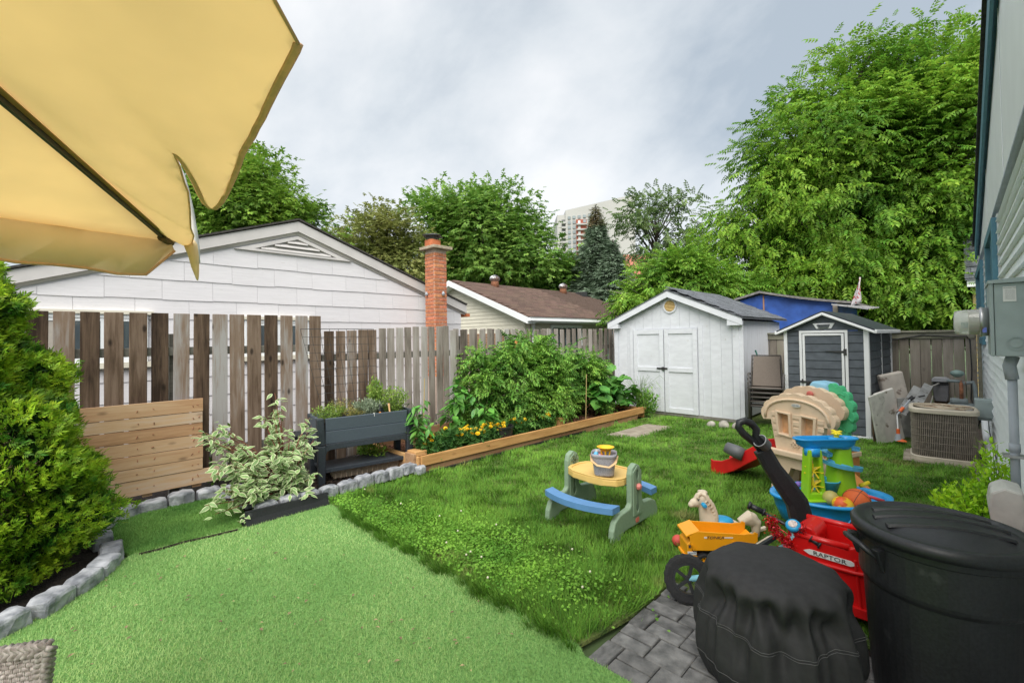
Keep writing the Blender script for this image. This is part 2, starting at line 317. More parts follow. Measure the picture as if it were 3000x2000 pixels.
M['paver'] = mat('paver', (.085, .085, .083), .9, .25, 14, col2=(.155, .153, .148), objvar=.2, bump=.7, bscale=110, bdist=.005)
M['soil'] = mat('soil', (.022, .015, .011), 1, .5, 30, bump=1, bscale=60, bdist=.03)
M['mulch'] = mat('mulch', (.10, .042, .02), 1, .3, 60, col2=(.22, .11, .06), bump=1, bscale=70, bdist=.03, island=.4)
M['lawn_soil'] = mat('lawn_soil', (.07, .14, .025), 1, .4, 8, col2=(.15, .18, .05), bump=1, bscale=80, bdist=.03, world=True)
M['turf_base'] = mat('turf_base', (.10, .24, .055), 1, .25, 60, col2=(.17, .34, .085), world=True, bump=.8, bscale=300, bdist=.01)
M['gravel'] = mat('gravel', (.16, .12, .10), .95, .3, 60, col2=(.3, .26, .22), bump=1, bscale=70, bdist=.02)
M['concrete'] = mat('concrete', (.24, .20, .155), .95, .15, 8, col2=(.32, .28, .22), bump=.3, bscale=90)
M['bark'] = mat('bark', (.06, .048, .04), .95, .3, 12, (1, 1, .3), bump=.6, bscale=30)
M['stem'] = mat('stem', (.12, .17, .05), .8, .2, 20)
def blade_mat(name, ca, cb, cdry, scale, thr, isl=.28):
    m = mat(name, ca, .7, .1, scale, col2=cb, island=isl, trans=.3, world=True, spot=(cdry, .9, thr), spec=.25); return m
M['lawn_blade'] = blade_mat('lawn_blade', (.082, .205, .021), (.195, .38, .05), (.30, .30, .105), 1.3, .635)
M['lawn_fresh'] = blade_mat('lawn_fresh', (.085, .21, .022), (.19, .38, .05), (.14, .28, .04), 1.3, .61)
M['clover'] = mat('clover', (.13, .33, .035), .6, .1, 3, col2=(.25, .49, .06), island=.2, trans=.3, world=True, spec=.3)
M['turf_blade'] = mat('turf_blade', (.215, .385, .11), .6, .1, .8, col2=(.40, .56, .205), island=.22, trans=.2, world=True, spec=.3)
M['turf_dark'] = mat('turf_dark', (.11, .26, .055), .65, .1, 1.6, col2=(.20, .38, .09), island=.22, trans=.2, world=True, spec=.25)
def leafmat(name, a, b, isl=.35, tr=.35, sc=.8): return mat(name, a, .55, .1, sc, col2=b, island=isl, trans=tr, world=True, spec=.3)
M['leaf_maple'] = leafmat('leaf_maple', (.13, .26, .035), (.27, .43, .06))
M['leaf_olive'] = leafmat('leaf_olive', (.20, .25, .065), (.37, .39, .13))
M['leaf_mid'] = leafmat('leaf_mid', (.13, .27, .045), (.27, .44, .085))
M['leaf_walnut'] = leafmat('leaf_walnut', (.10, .24, .025), (.27, .455, .05), .35, .45, .5)
M['leaf_thin'] = leafmat('leaf_thin', (.12, .20, .075), (.20, .29, .10))
M['leaf_bright'] = leafmat('leaf_bright', (.12, .27, .03), (.24, .42, .05))
M['leaf_dark'] = leafmat('leaf_dark', (.075, .17, .025), (.14, .28, .04))
M['needle'] = leafmat('needle', (.16, .23, .15), (.28, .37, .26), .3, .1, 1.2)
M['needle_top'] = leafmat('needle_top', (.30, .22, .12), (.22, .25, .14), .3, .1, 1.2)
M['cedar'] = leafmat('cedar', (.045, .15, .01), (.33, .50, .025), .35, .3, 5)
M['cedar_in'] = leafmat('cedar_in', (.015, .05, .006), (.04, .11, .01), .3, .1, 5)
M['tomato'] = leafmat('tomato', (.085, .225, .035), (.24, .44, .07), .35, .3, 2)
M['pepper'] = mat('pepper', (.07, .24, .04), .4, .1, 12, col2=(.15, .38, .06), objvar=.25, trans=.25, spec=.5)
M['squash'] = mat('squash', (.065, .22, .035), .6, .1, 12, col2=(.13, .35, .055), objvar=.25, trans=.25)
M['marigold_leaf'] = leafmat('marigold_leaf', (.04, .13, .03), (.09, .22, .04), .3, .2, 9)
M['marigold'] = mat('marigold', (.92, .50, .005), .6, .1, 60, col2=(.96, .68, .01), bump=1, bscale=120, objvar=.08)
M['herb_a'] = leafmat('herb_a', (.17, .30, .05), (.32, .44, .09), .3, .3, 9)
M['herb_b'] = leafmat('herb_b', (.2, .26, .17), (.32, .38, .26), .3, .2, 9)
M['herb_c'] = leafmat('herb_c', (.22, .20, .06), (.36, .33, .09), .4, .2, 9)
M['lime'] = leafmat('lime', (.26, .52, .02), (.42, .68, .03), .25, .3, 4)
# variegated leaf: green centre, cream margin, from the leaf's own coordinates
def varieg():
    m = mat('variegated', (.22, .36, .12), .5, .2, 30, objvar=.15, trans=.2); t = m.node_tree; n = t.nodes; l = t.links.new; b = n['Principled BSDF']
    src = b.inputs['Base Color'].links[0].from_socket; uv = n.new('ShaderNodeTexCoord'); se = n.new('ShaderNodeSeparateXYZ'); l(uv.outputs['UV'], se.inputs[0])
    nz = n.new('ShaderNodeTexNoise'); nz.inputs['Scale'].default_value = 9; l(uv.outputs['Object'], nz.inputs[0])
    ad = n.new('ShaderNodeMath'); ad.operation = 'ADD'; l(se.outputs[0], ad.inputs[0]); mu = n.new('ShaderNodeMath'); mu.operation = 'MULTIPLY_ADD'; mu.inputs[1].default_value = .25; mu.inputs[2].default_value = -.12; l(nz.outputs[0], mu.inputs[0]); l(mu.outputs[0], ad.inputs[1])
    rp = n.new('ShaderNodeValToRGB'); rp.color_ramp.elements[0].position = .62; rp.color_ramp.elements[1].position = .74; l(ad.outputs[0], rp.inputs[0])
    x = n.new('ShaderNodeMix'); x.data_type = 'RGBA'; l(rp.outputs[0], x.inputs[0]); l(src, x.inputs[6]); x.inputs[7].default_value = (.66, .70, .42, 1); l(x.outputs[2], b.inputs['Base Color'])
    for q in n:
        if q.type == 'BSDF_TRANSLUCENT': l(x.outputs[2], q.inputs[0])
    return m
M['variegated'] = varieg()
# ================================================================== GROUND
GX = -7.0
def sheet(name, pts, z, m, parent=None):
    b = MB(); b.plate(pts, z-.02, z, plane='xy'); return struct(name, b, m, parent)
b = MB(); b.add([(-900, -900, -.06), (900, -900, -.06), (900, 900, -.06), (-900, 900, -.06)], [(0, 1, 2, 3)]); struct('ground', b, mat('ground', (.07, .11, .04), 1, .3, .5))
TB = 2.0                                       # straight border between artificial turf and lawn
turf_poly = [(-4.56, TB), (-4.60, 1.2), (-4.66, .45), (-4.35, .22), (-4.05, .0), (-3.9, -.25), (-3.8, -3), (.28, -3), (.28, 1.95), (-1.42, 1.95), (-1.5, TB)]
turf2_poly = [(-4.60, 1.2), (-4.72, 1.33), (-5.3, 1.33), (-5.7, 1.2), (-5.74, .5), (-5.5, .34), (-4.9, .36), (-4.66, .45)]
lawn_poly = [(-4.72, TB), (-1.5, TB), (-1.42, 2.45), (-1.42, 2.85), (-1.1, 3.05), (.3, 3.05), (.24, 11.0), (-5.9, 11.0), (-5.9, 8.6), (-4.6, 8.6)]
sheet('lawn', lawn_poly, -.008, M['lawn_soil']); sheet('turf', turf_poly, 0, M['turf_base']); sheet('turf_corner', turf2_poly, 0, M['turf_dark'])
struct('garden_bed', MB().plate([(-8, -3), (-3.75, -3), (-3.88, -.25), (-4.05, .0), (-4.4, .25), (-4.8, .34), (-5.6, .34), (-5.74, .5), (-5.74, 1.3), (-4.72, 1.38), (-4.72, 3.2), (-4.72, 9.2), (-8, 9.2)], -.06, -.012, plane='xy'), M['soil'])
struct('gravel', MB().plate([(.05, 6.8), (.32, 6.8), (.32, 11), (-.5, 11), (-.5, 8.6), (.05, 8.4)], -.03, .004, plane='xy'), M['gravel'])
sl_ = MB().plate([(-4.25, 6.55), (-3.74, 6.65), (-3.72, 7.9), (-4.2, 7.85)], -.03, .012, plane='xy'); struct('path_slab', sl_, M['concrete'], bevel=.01)
struct('patio', MB().plate([(-1.42, 1.96), (.32, 1.96), (.32, 3.05), (-1.1, 3.05), (-1.42, 2.85)], -.06, -.03, plane='xy'), M['soil']); pat = bpy.data.objects['patio']
pv = MB().box((-.097, -.047, -.03), (.097, .047, 0)).mesh('paver', M['paver']); ps = MB().box((-.097, -.097, -.03), (.097, .097, 0)).mesh('paver_square', M['paver'])
pn = 0
def inpoly(x, y, poly):
    c = False; n = len(poly)
    for i in range(n):
        x0, y0 = poly[i]; x1, y1 = poly[i-1]
        if (y0 > y) != (y1 > y) and x < (x1-x0)*(y-y0)/(y1-y0)+x0: c = not c
    return c
patio_poly = [(-1.42, 1.97), (.32, 1.97), (.32, 3.02), (-1.12, 3.0), (-1.42, 2.85)]
for j in range(22):
    y = 3.0-.2*j+.05
    for i in range(10):
        x = -1.30+.2*i-(.1 if j % 2 else 0)
        if not inpoly(x, y, patio_poly): continue
        if x < -1.35: inst('paver', ps, pat, (-1.355, y, 0), (0, 0, 0), (.5, 1, 1), bevel=.006); continue
        if (i+j*2) % 3: 
            for s in (-.05, .05): inst('paver', pv, pat, (x, y+s, RNG.uniform(-.004, .006)), (RNG.uniform(-.01, .01), RNG.uniform(-.01, .01), RNG.uniform(-.01, .01)), bevel=.005); pn += 1
        else: inst('paver', ps, pat, (x, y, RNG.uniform(-.004, .006)), (RNG.uniform(-.01, .01), RNG.uniform(-.01, .01), 0), bevel=.006); pn += 1
# ================================================================== FENCES
def rnd(a, b): return random.uniform(a, b)
def picket_mesh(w, h, t, m, taper=0.0):
    return MB().box((-t/2, -w/2, 0), (t/2, w/2, h)).mesh('picket', m)
FX = -6.0
fence = thing('picket_fence', 'tall brown and grey weathered picket fence with wide gaps, behind the pallet board screen', 'fence', (FX, 0, 0))
pm = picket_mesh(.147, 1.86, .02, M['picket'])
for i in range(-5, 14):
    y = .092+i*.1805; top = 1.963+.001*i
    inst('picket', pm, fence, (rnd(-.004, .004), y, top-1.86), (rnd(-.006, .006), rnd(-.008, .008), rnd(-.04, .04)), (1, rnd(.96, 1.04), 1), bevel=.003)
for z in (1.56, .42): obj('rail', MB().box((-.065, -1.1, z-.045), (-.022, 2.52, z+.045)), M['rail'], fence, bevel=.003)
for y in (-.95, .95, 2.48): obj('post', MB().box((-.155, y-.045, -.05), (-.067, y+.045, 1.75)), M['rail'], fence, bevel=.004)
f2 = thing('picket_fence', 'lower grey picket fence running from the wire trellis to the white shed', 'fence', (FX, 0, 0))
pm2 = picket_mesh(.138, 1.72, .02, M['picket']); pm3 = picket_mesh(.118, 1.74, .02, M['picket_grey'])
y = 2.62; i = 0
while y < 4.6:
    inst('picket', pm2 if y < 3.4 else pm3, f2, (rnd(-.004, .004), y, .06+.005*i+rnd(-.008, .008)), (rnd(-.006, .006), rnd(-.008, .008), rnd(-.04, .04)), (1, rnd(.9, 1.05), 1), bevel=.003); y += (.157 if y < 3.4 else .145); i += 1
while y < 9.9:
    inst('picket', pm3, f2, ((i % 2)*-.064+rnd(-.003, .003), y, .07+.006*(y-4.7)+rnd(-.012, .012)), (rnd(-.006, .006), rnd(-.01, .01), rnd(-.04, .04)), (1, rnd(.92, 1.08), 1), bevel=.003); y += .104; i += 1
for z in (1.42, .40): obj('rail', MB().box((-.052, 2.53, z-.045), (-.014, 9.95, z+.045)), M['rail'], f2)
for y in (4.9, 7.3, 9.8): obj('post', MB().box((-.17, y-.045, -.05), (-.085, y+.045, 1.70)), M['rail'], f2)
# back fence
BY = 11.0
bf = thing('board_fence', 'grey vertical board fence with flat cap rail behind the air conditioner', 'fence', (0, BY, 0))
bmesh_ = MB().box((-.069, -.011, 0), (.069, .011, 1.60)).mesh('board', M['fence_back'])
for i in range(40):
    x = .15-.1435*i
    inst('board', bmesh_, bf, (x, rnd(-.004, .004), 0.0), (0, rnd(-.004, .004), 0), (rnd(.97, 1.0), 1, 1), bevel=.003)
obj('cap_rail', MB().box((-5.7, -.07, 1.645), (.2, .05, 1.68)), M['cap_rail'], bf, bevel=.004)
obj('rail', MB().box((-5.7, -.035, 1.535), (.2, -.013, 1.643)), M['cap_rail'], bf, bevel=.004)
obj('post', MB().box((.225, -.06, 0), (.275, .03, 1.68)), M['cap_rail'], bf)
# pallet board screen
ps_ = thing('board_screen', 'tan pallet board screen of seven horizontal planks in front of the brown pickets', 'wooden screen', (-5.9, 0, 0))
zs = [.13, .285, .405, .53, .66, .785, .905, 1.05]
for i in range(7):
    y1 = 1.325 if i == 0 else 1.172+rnd(-.004, .004); z0, z1 = zs[i]+.003, zs[i+1]-.003
    obj('plank', MB().box((rnd(-.003, .003), -.55, z0), (.02+rnd(-.002, .004), y1, z1)), M['pallet'], ps_, bevel=.002)
for y in (-.3, .7, 1.12): obj('batten', MB().box((-.04, y-.04, .1), (-.005, y+.04, 1.03)), M['pallet'], ps_)
b = MB()
for i in range(7):
    for y in (.62, .75, 1.08, 1.13): b.tube([(.019, y+rnd(-.02, .02), (zs[i]+zs[i+1])/2+rnd(-.03, .03))]+[(.0275, y, (zs[i]+zs[i+1])/2)], .004, 6)
obj('nail', b, M['rust'], ps_)
# wire trellis
tr = thing('wire_trellis', 'black wire mesh trellis leaning on the fence behind the elevated planter', 'trellis')
def W2(u, v):
    a0, a1 = G(0, 0), 0
    top = Vector((-5.80, 2.17, 1.80)).lerp(Vector((-5.80, 3.16, 1.80)), u); bot = Vector((-5.55, 2.36, .70)).lerp(Vector((-5.55, 3.10, .70)), u)
    p = top.lerp(bot, v); p.x += .10*(1-(2*u-1)**2)*(1 if v < .05 else .25); return p
b = MB()
for v in np.linspace(0, 1, 12): b.tube([W2(u, v) for u in np.linspace(0, 1, 9)], .0026 if 0 < v < 1 else .0045, 5)
for u in np.linspace(0, 1, 10): b.tube([W2(u, v) for v in np.linspace(0, 1, 7)], .0026, 5)
obj('wire_mesh', b, M['dark_metal'], tr)
# ================================================================== WHITE GARAGE / NEIGHBOUR HOUSE
WX = -8.0; PKY, PKZ, SL = 2.95, 3.56, .347
def roofz(y): return PKZ-SL*abs(y-PKY)
gh = thing('white_house', 'white shingle sided house gable with brick chimney behind the brown picket fence', 'house', (0, 0, 0))
YL, YR = -.75, 6.50
poly = [(YL, 0), (YR, 0), (YR, roofz(YR)), (PKY, PKZ), (YL, roofz(YL))]
obj('wall', MB().plate(poly, WX-.2, WX-.02, plane='yz'), M['white_shingle'], gh)
def clip(poly, a, b_, c):                        # keep a*y+b*z<=c
    o = []
    for i in range(len(poly)):
        p, q = poly[i-1], poly[i]; dp = a*p[0]+b_*p[1]-c; dq = a*q[0]+b_*q[1]-c
        if (dp <= 0) != (dq <= 0): t = dp/(dp-dq); o.append((p[0]+(q[0]-p[0])*t, p[1]+(q[1]-p[1])*t))
        if dq <= 0: o.append(q)
    return o
wins = [(-.35, .95, 1.40, 2.04), (2.14, 3.12, 1.42, 2.0)]
RH = .281
ven_z = 3.10
nsh = 0
for r_ in range(13):
    z0 = .02+RH*r_; off = (r_ % 2)*.3+rnd(-.05, .05); y = YL-off
    while y < YR:
        a, c = max(y, YL)+.0015, min(y+.61, YR)-.0015; zj = rnd(-.006, .006); y += .61
        if c-a < .05: continue
        P = [(a, z0+zj), (a+.2, z0+zj+rnd(-.004, .004)), (a+.42 if a+.42 < c else (a+c)/2+.1 if a+.2 < (a+c)/2+.1 < c else c-.001, z0+zj+rnd(-.004, .004)), (c, z0+zj+rnd(-.003, .003)), (c, z0+RH+.01), (a, z0+RH+.01)]
        P = clip(P, SL, 1, PKZ+SL*PKY-.13); P = clip(P, -SL, 1, PKZ-SL*PKY-.13); 
        if len(P) < 3 or max(p[1] for p in P)-min(p[1] for p in P) < .02: continue
        if z0 > ven_z-.15: P = clip(P, 0, 1, ven_z)
        if len(P) < 3: continue
        mb = MB(); n = len(P); tp = lambda z: WX+.016-.012*(z-z0)/RH
        mb.add([(tp(p[1]), p[0], p[1]) for p in P]+[(WX-.019, p[0], p[1]) for p in P], [tuple(range(n)), tuple(reversed(range(n, 2*n)))]+[(i, (i+1) % n, (i+1) % n+n, i+n) for i in range(n)])
        inside = any(w[0] < (a+c)/2 < w[1] and w[2]-.1 < z0+RH/2 < w[3] for w in wins)
        if inside: continue
        obj('siding_shingle', mb, M['white_shingle'], gh); nsh += 1
for (y0, y1, z0, z1) in wins:
    w = obj('window', MB().plate([(y0, z0), (y1, z0), (y1, z1), (y0, z1)], WX+.02, WX+.05, holes=[[(y0+.05, z0+.05), (y1-.05, z0+.05), (y1-.05, z1-.05), (y0+.05, z1-.05)]], plane='yz'), M['vinyl_white'], gh, bevel=.004)
    obj('lintel', MB().box((WX+.015, y0-.06, z1+.003), (WX+.075, y1+.06, z1+.05)), M['cream'], w); obj('sill', MB().box((WX+.015, y0-.06, z0-.07), (WX+.09, y1+.06, z0-.003)), M['cream'], w)
    nn = 3 if y1-y0 > 1.1 else 2
    for k in range(nn):
        a = y0+.05+(y1-y0-.1)*k/nn; c = y0+.05+(y1-y0-.1)*(k+1)/nn
        obj('sash', MB().plate([(a, z0+.052), (c, z0+.052), (c, z1-.052), (a, z1-.052)], WX+.022, WX+.04, holes=[[(a+.035, z0+.09), (c-.035, z0+.09), (c-.035, z1-.09), (a+.035, z1-.09)]], plane='yz'), M['vinyl_white'], w)
        obj('pane', MB().box((WX+.025, a+.036, z0+.091), (WX+.031, c-.036, z1-.091)), M['curtain'] if k == 0 and nn == 3 else M['glass'], w)
# rake boards, soffit, gable vent, roof
ov = .07
for s in (-1, 1):
    ye = YL-.25 if s < 0 else 6.62
    mb = MB(); x0, x1 = WX+ov-.025, WX+ov
    mb.hexa([(x0, PKY, PKZ-.055), (x1, PKY, PKZ-.055), (x1, PKY, PKZ+.115), (x0, PKY, PKZ+.115)], [(x0, ye, roofz(ye)-.055), (x1, ye, roofz(ye)-.055), (x1, ye, roofz(ye)+.115), (x0, ye, roofz(ye)+.115)])
    obj('rake_board', mb, M['trim_grey'], gh)
    mb = MB(); mb.hexa([(WX+.0, PKY, PKZ-.10), (x0-.001, PKY, PKZ-.02), (x0-.001, PKY, PKZ+.0), (WX, PKY, PKZ-.08)], [(WX, ye, roofz(ye)-.10), (x0-.001, ye, roofz(ye)-.02), (x0-.001, ye, roofz(ye)), (WX, ye, roofz(ye)-.08)])
    obj('soffit', mb, M['soffit'], gh)
    mb = MB(); mb.hexa([(WX-9, PKY, PKZ+.135), (x1+.03, PKY, PKZ+.135), (x1+.03, PKY, PKZ+.165), (WX-9, PKY, PKZ+.165)], [(WX-9, ye-.0, roofz(ye)+.125), (x1+.03, ye, roofz(ye)+.125), (x1+.03, ye, roofz(ye)+.155), (WX-9, ye, roofz(ye)+.155)])
    obj('roof', mb, M['dark_roof'], gh)
M['vent_shade'] = mat('vent_shade', (.34, .33, .31), .8)
gv = obj('gable_vent', MB().plate([(2.0, 3.10), (3.9, 3.10), (2.95, 3.43)], WX+.0, WX+.045, plane='yz', holes=[[(2.28, 3.135), (3.62, 3.135), (2.95, 3.375)]]), M['trim_grey'], gh)
for k in range(3):
    z = 3.15+k*.075; hw = (3.36-z)*2.7; obj('louvre', MB().hexa([(WX+.005, 2.95-hw, z), (WX+.05, 2.95-hw, z-.012), (WX+.05, 2.95-hw, z), (WX+.005, 2.95-hw, z+.05)], [(WX+.005, 2.95+hw, z), (WX+.05, 2.95+hw, z-.012), (WX+.05, 2.95+hw, z), (WX+.005, 2.95+hw, z+.05)]), M['trim_grey'], gv)
obj('vent_back', MB().plate([(2.28, 3.135), (3.62, 3.135), (2.95, 3.375)], WX-.001, WX+.004, plane='yz'), M['vent_shade'], gv)
obj('gutter_outlet', MB().box((WX-.2, 6.62, 2.15), (WX+.06, 6.72, 2.22)), M['terra'], gh)
# chimney: bricks one by one
ch = thing('brick_chimney', 'red brick chimney with stone slab cap and clay flue on the white house', 'chimney', (0, 0, 0))
cx0, cx1, cy0, cy1, ctop = -7.98, -7.42, 5.49, 5.82, 3.46
cy0 = on(1276, 975, 'X', cx1).y; cy1 = on(1311, 975, 'X', cx1).y
cx0 = min(on(1246, 850, 'Y', cy0).x, cx1-.28)
obj('mortar_core', MB().box((cx0, cy0+.008, 0), (cx1-.008, cy1-.008, ctop)), M['mortar'], ch)
bw = (cy1-cy0); half = bw/2
bA = MB().box((-.052, 0, 0), (0, .19, .062)).mesh('brick', M['brick']); bB = MB().box((0, -.0, 0), (.21, .05, .062)).mesh('brick', M['brick'])
nb = 0; z = .9
rows = int((ctop-z)/.0755)
for r_ in range(rows):
    zz = z+r_*.0755+.006
    splits = [0, .225, bw] if r_ % 2 else [0, .105, bw] 
    if bw > .42: splits = [0, .21, .42, bw] if r_ % 2 else [0, .105, .315, bw]
    for a, c in zip(splits[:-1], splits[1:]):
        if c-a > .02: inst('brick', bA, ch, (cx1+rnd(-.002, .003), cy0+a+.005, zz), (0, 0, 0), (1, (c-a-.010)/.19, 1), bevel=.003); nb += 1
    xs = [0, .215] if r_ % 2 else [0, .108]
    xs.append(max(xs[-1]+.04, cx1-.054-cx0+.005))
    xx = [cx1-.053-q for q in xs]
    for k in range(len(xs)-1):
        w_ = xs[k+1]-xs[k]; inst('brick', bB, ch, (cx1-.054-xs[k+1]+.005, cy0-.002+rnd(-.002, .002), zz), (0, 0, 0), ((w_-.01)/.21, 1, 1), bevel=.003); nb += 1
obj('slab_cap', MB().box((cx0-.07, cy0-.09, ctop+.002), (cx1+.09, cy1+.09, ctop+.065)), M['stone_cap'], ch, bevel=.01)
ccx, ccy = cx1-.27, (cy0+cy1)/2
fl = obj('clay_flue', MB().lathe([(.125, 0), (.125, .16), (.10, .16), (.10, .02)], 24, (ccx, ccy, ctop+.066), sq=8), M['terra'], ch)
cp = obj('flue_cap', MB().lathe([(.25, .30), (.26, .31), (.02, .37)], 4, (ccx, ccy, ctop), cap0=True), M['dark_metal'], ch, rot=(0, 0, 0))
b = MB()
for k in range(20): t = 2*PI*k/20; b.tube([(ccx+.12*math.cos(t), ccy+.12*math.sin(t), ctop+.2), (ccx+.13*math.cos(t), ccy+.13*math.sin(t), ctop+.31)], .004, 4)
for z in (.21, .24, .27): b.lathe([(.126, z-.003), (.126, z+.003)], 20, (ccx, ccy, ctop), False, False)
obj('flue_screen', b, M['dark_metal'], ch)
for dy, dx in ((cy0-.03, cx1-.25), (cy1-.12, cx1+.035)): obj('floodlight', MB().lathe([(.02, 0), (.035, .03), (.015, .08)], 10, (dx, dy, 2.53)), M['grey_pipe'], ch)
# ================================================================== BROWN ROOF HOUSE
bh = thing('bungalow', 'cream sided bungalow with brown shingle roof behind the grey picket fence', 'house', (0, 0, 0))
EX, EZ, RX, RZ, Y0, Y1 = -8.0, 2.19, -11.3, 3.47, 8.72, 16.6
sl2 = (RZ-EZ)/(EX-RX)
obj('roof_deck', MB().add([(EX, Y0, EZ), (EX, Y1, EZ), (RX, 15.3, RZ), (RX, Y0, RZ), (2*RX-EX, Y0, EZ), (2*RX-EX, Y1, EZ)], [(0, 1, 2, 3), (3, 2, 5, 4), (1, 5, 2)]), M['shingle_brown'], bh, solid=.02)
tab = MB().box((0, 0, 0), (.16, .298, .014)).mesh('roof_shingle', M['shingle_brown']); ang = math.atan(sl2); far_ = MB()
nc = 24; cnt = 0
for c_ in range(nc):
    t = c_/nc; x = EX+(RX-EX)*t; z = EZ+(RZ-EZ)*t+.016
    y = Y0+(c_ % 2)*.15; ymax = Y1-(Y1-15.3)*t
    while y < ymax-.1:
        if cnt < 300 and y < 12.6 and c_ < 26:
            inst('roof_shingle', tab, bh, (x, y, z+rnd(-.002, .003)), (0, ang, 0), (-1, 1, 1)) if False else inst('roof_shingle', tab, bh, (x+.0, y, z+rnd(-.001, .004)), (0, ang+PI, 0), (1, 1, -1)); cnt += 1
        else:
            dx, dz = .16*math.cos(ang), .16*math.sin(ang); q = rnd(0, .004)
            far_.hexa([(x, y, z+q), (x-dx, y, z+dz+q), (x-dx, y+.298, z+dz+q), (x, y+.298, z+q)], [(x, y, z+.014+q), (x-dx, y, z+dz+.006), (x-dx, y+.298, z+dz+.006), (x, y+.298, z+.014+q)])
        y += .302
obj('roof_shingles', far_, M['shingle_brown'], bh, kind='stuff')
# gable towards the camera with lap siding above brick
gy = Y0+.30; gx1 = EX-.38
obj('gable_wall', MB().plate([(RX*2-EX+.4, 0), (gx1, 0), (gx1, EZ+.10), (RX, RZ-.03), (RX*2-EX+.4, EZ+.1)], gy+.02, gy+.2), M['cream'], bh)
for k in range(16):
    z0 = 1.80+k*.107
    xr = gx1-max(0, (z0+.1-EZ-.06)/sl2) ; xl = -13
    xl = RX-2.2
    if xr-xl < .3 or z0+.1 > RZ-.1: continue
    mb = MB(); mb.hexa([(xl, gy, z0), (xr, gy, z0), (xr, gy+.02, z0), (xl, gy+.02, z0)], [(xl, gy+.014, z0+.105), (xr, gy+.014, z0+.105), (xr, gy+.02, z0+.105), (xl, gy+.02, z0+.105)]); obj('siding_board', mb, M['cream'], bh)
b2 = MB().box((0, 0, 0), (.205, .05, .062)).mesh('brick', M['brick2']); 
obj('brick_base', MB().box((RX-2, gy-.02, 0), (gx1+.02, gy+.01, 1.795)), M['mortar'], bh)
for r_ in range(6):
    for k in range(14): inst('brick', b2, bh, (gx1-.2-k*.215+(r_ % 2)*.1-.03, gy-.028, 1.722-r_*.073), bevel=.003)
mb = MB(); yy = Y0-.02
for (xa, za, xb, zb, m_, nm) in ((EX+.02, EZ, RX, RZ, 'vinyl_white', 'rake_board'), (RX, RZ, RX*2-EX, EZ, 'vinyl_white', 'rake_board')):
    obj(nm, MB().hexa([(xa, yy, za-.17), (xa, yy+.02, za-.17), (xa, yy+.02, za), (xa, yy, za)], [(xb, yy, zb-.17), (xb, yy+.02, zb-.17), (xb, yy+.02, zb), (xb, yy, zb)]), M[m_], bh)
    obj('soffit', MB().hexa([(xa, yy+.021, za-.165), (xa, gy, za-.165), (xa, gy, za-.15), (xa, yy+.021, za-.15)], [(xb, yy+.021, zb-.165), (xb, gy, zb-.165), (xb, gy, zb-.15), (xb, yy+.021, zb-.15)]), M['vinyl_white'], bh)
obj('front_wall', MB().box((gx1-.2, gy+.2, 0), (gx1-.02, Y1-.4, EZ)), M['cream'], bh)
for k in range(6): obj('siding_board', MB().hexa([(gx1-.02, gy+.2, 1.5+k*.107), (gx1+.0, gy+.2, 1.5+k*.107), (gx1, Y1-.4, 1.5+k*.107), (gx1-.02, Y1-.4, 1.5+k*.107)], [(gx1-.02, gy+.2, 1.605+k*.107), (gx1-.014, gy+.2, 1.605+k*.107), (gx1-.014, Y1-.4, 1.605+k*.107), (gx1-.02, Y1-.4, 1.605+k*.107)]), M['cream'], bh)
obj('fascia', MB().box((EX-.03, Y0, EZ-.14), (EX, Y1, EZ-.005)), M['vinyl_white'], bh)
g_ = MB(); 
prof = [(0, 0), (.11, 0), (.115, .02), (.10, .07), (.115, .10), (.105, .10), (.09, .07), (.09, .012), (0, .012)]
g_.plate([(a+EX+.002, c+EZ-.10) for a, c in prof], Y0, Y1); obj('gutter', g_, M['vinyl_white'], bh)
obj('downspout', MB().box((gx1+.02, gy+.25, 0), (gx1+.10, gy+.33, EZ-.1)), M['vinyl_white'], bh, bevel=.01)
for (ya, yb) in ((10.1, 11.6), (13.0, 14.2)):
    w = obj('window', MB().plate([(ya, .9), (yb, .9), (yb, 2.02), (ya, 2.02)], gx1+.005, gx1+.05, holes=[[(ya+.07, .97), (yb-.07, .97), (yb-.07, 1.93), (ya+.07, 1.93)]], plane='yz'), M['vinyl_white'], bh)
    obj('pane', MB().box((gx1+.01, ya+.07, .97), (gx1+.02, yb-.07, 1.93)), M['glass'], w); obj('mullion', MB().box((gx1+.021, (ya+yb)/2-.03, .97), (gx1+.045, (ya+yb)/2+.03, 1.93)), M['vinyl_white'], w)
def turbine(px, py):
    p = on(px, py, 'X', RX+.25); base = Vector((p.x, p.y, RZ-.25*sl2))
    t = thing('roof_turbine', 'striped metal turbine ventilator near the left of the brown roof ridge' if px < 1500 else 'striped metal turbine ventilator further right along the brown roof ridge', 'roof ventilator', base, 0, 'turbine ventilators on the brown roof')
    obj('collar', MB().lathe([(.15, -.05), (.13, .16), (.13, .17)], 18), M['rust'], t, smooth=True)
    b = MB()
    for k in range(20):
        a = 2*PI*k/20; pts = []
        for j in range(7):
            ph = PI*(.12+.76*j/6); r_ = .175*math.sin(ph); pts.append((r_*math.cos(a+j*.1), r_*math.sin(a+j*.1), .27-.12*math.cos(ph)))
        b.tube(pts, .016, 4, flat=.3)
    obj('vane', b, M['metal'], t); obj('core', MB().sph((0, 0, .27), (.14, .14, .1)), M['rust'], t, smooth=True); obj('top_cap', MB().lathe([(.07, .38), (.05, .395), (.01, .40)], 14), M['metal'], t, smooth=True)
turbine(1450, 850); turbine(1650, 862)
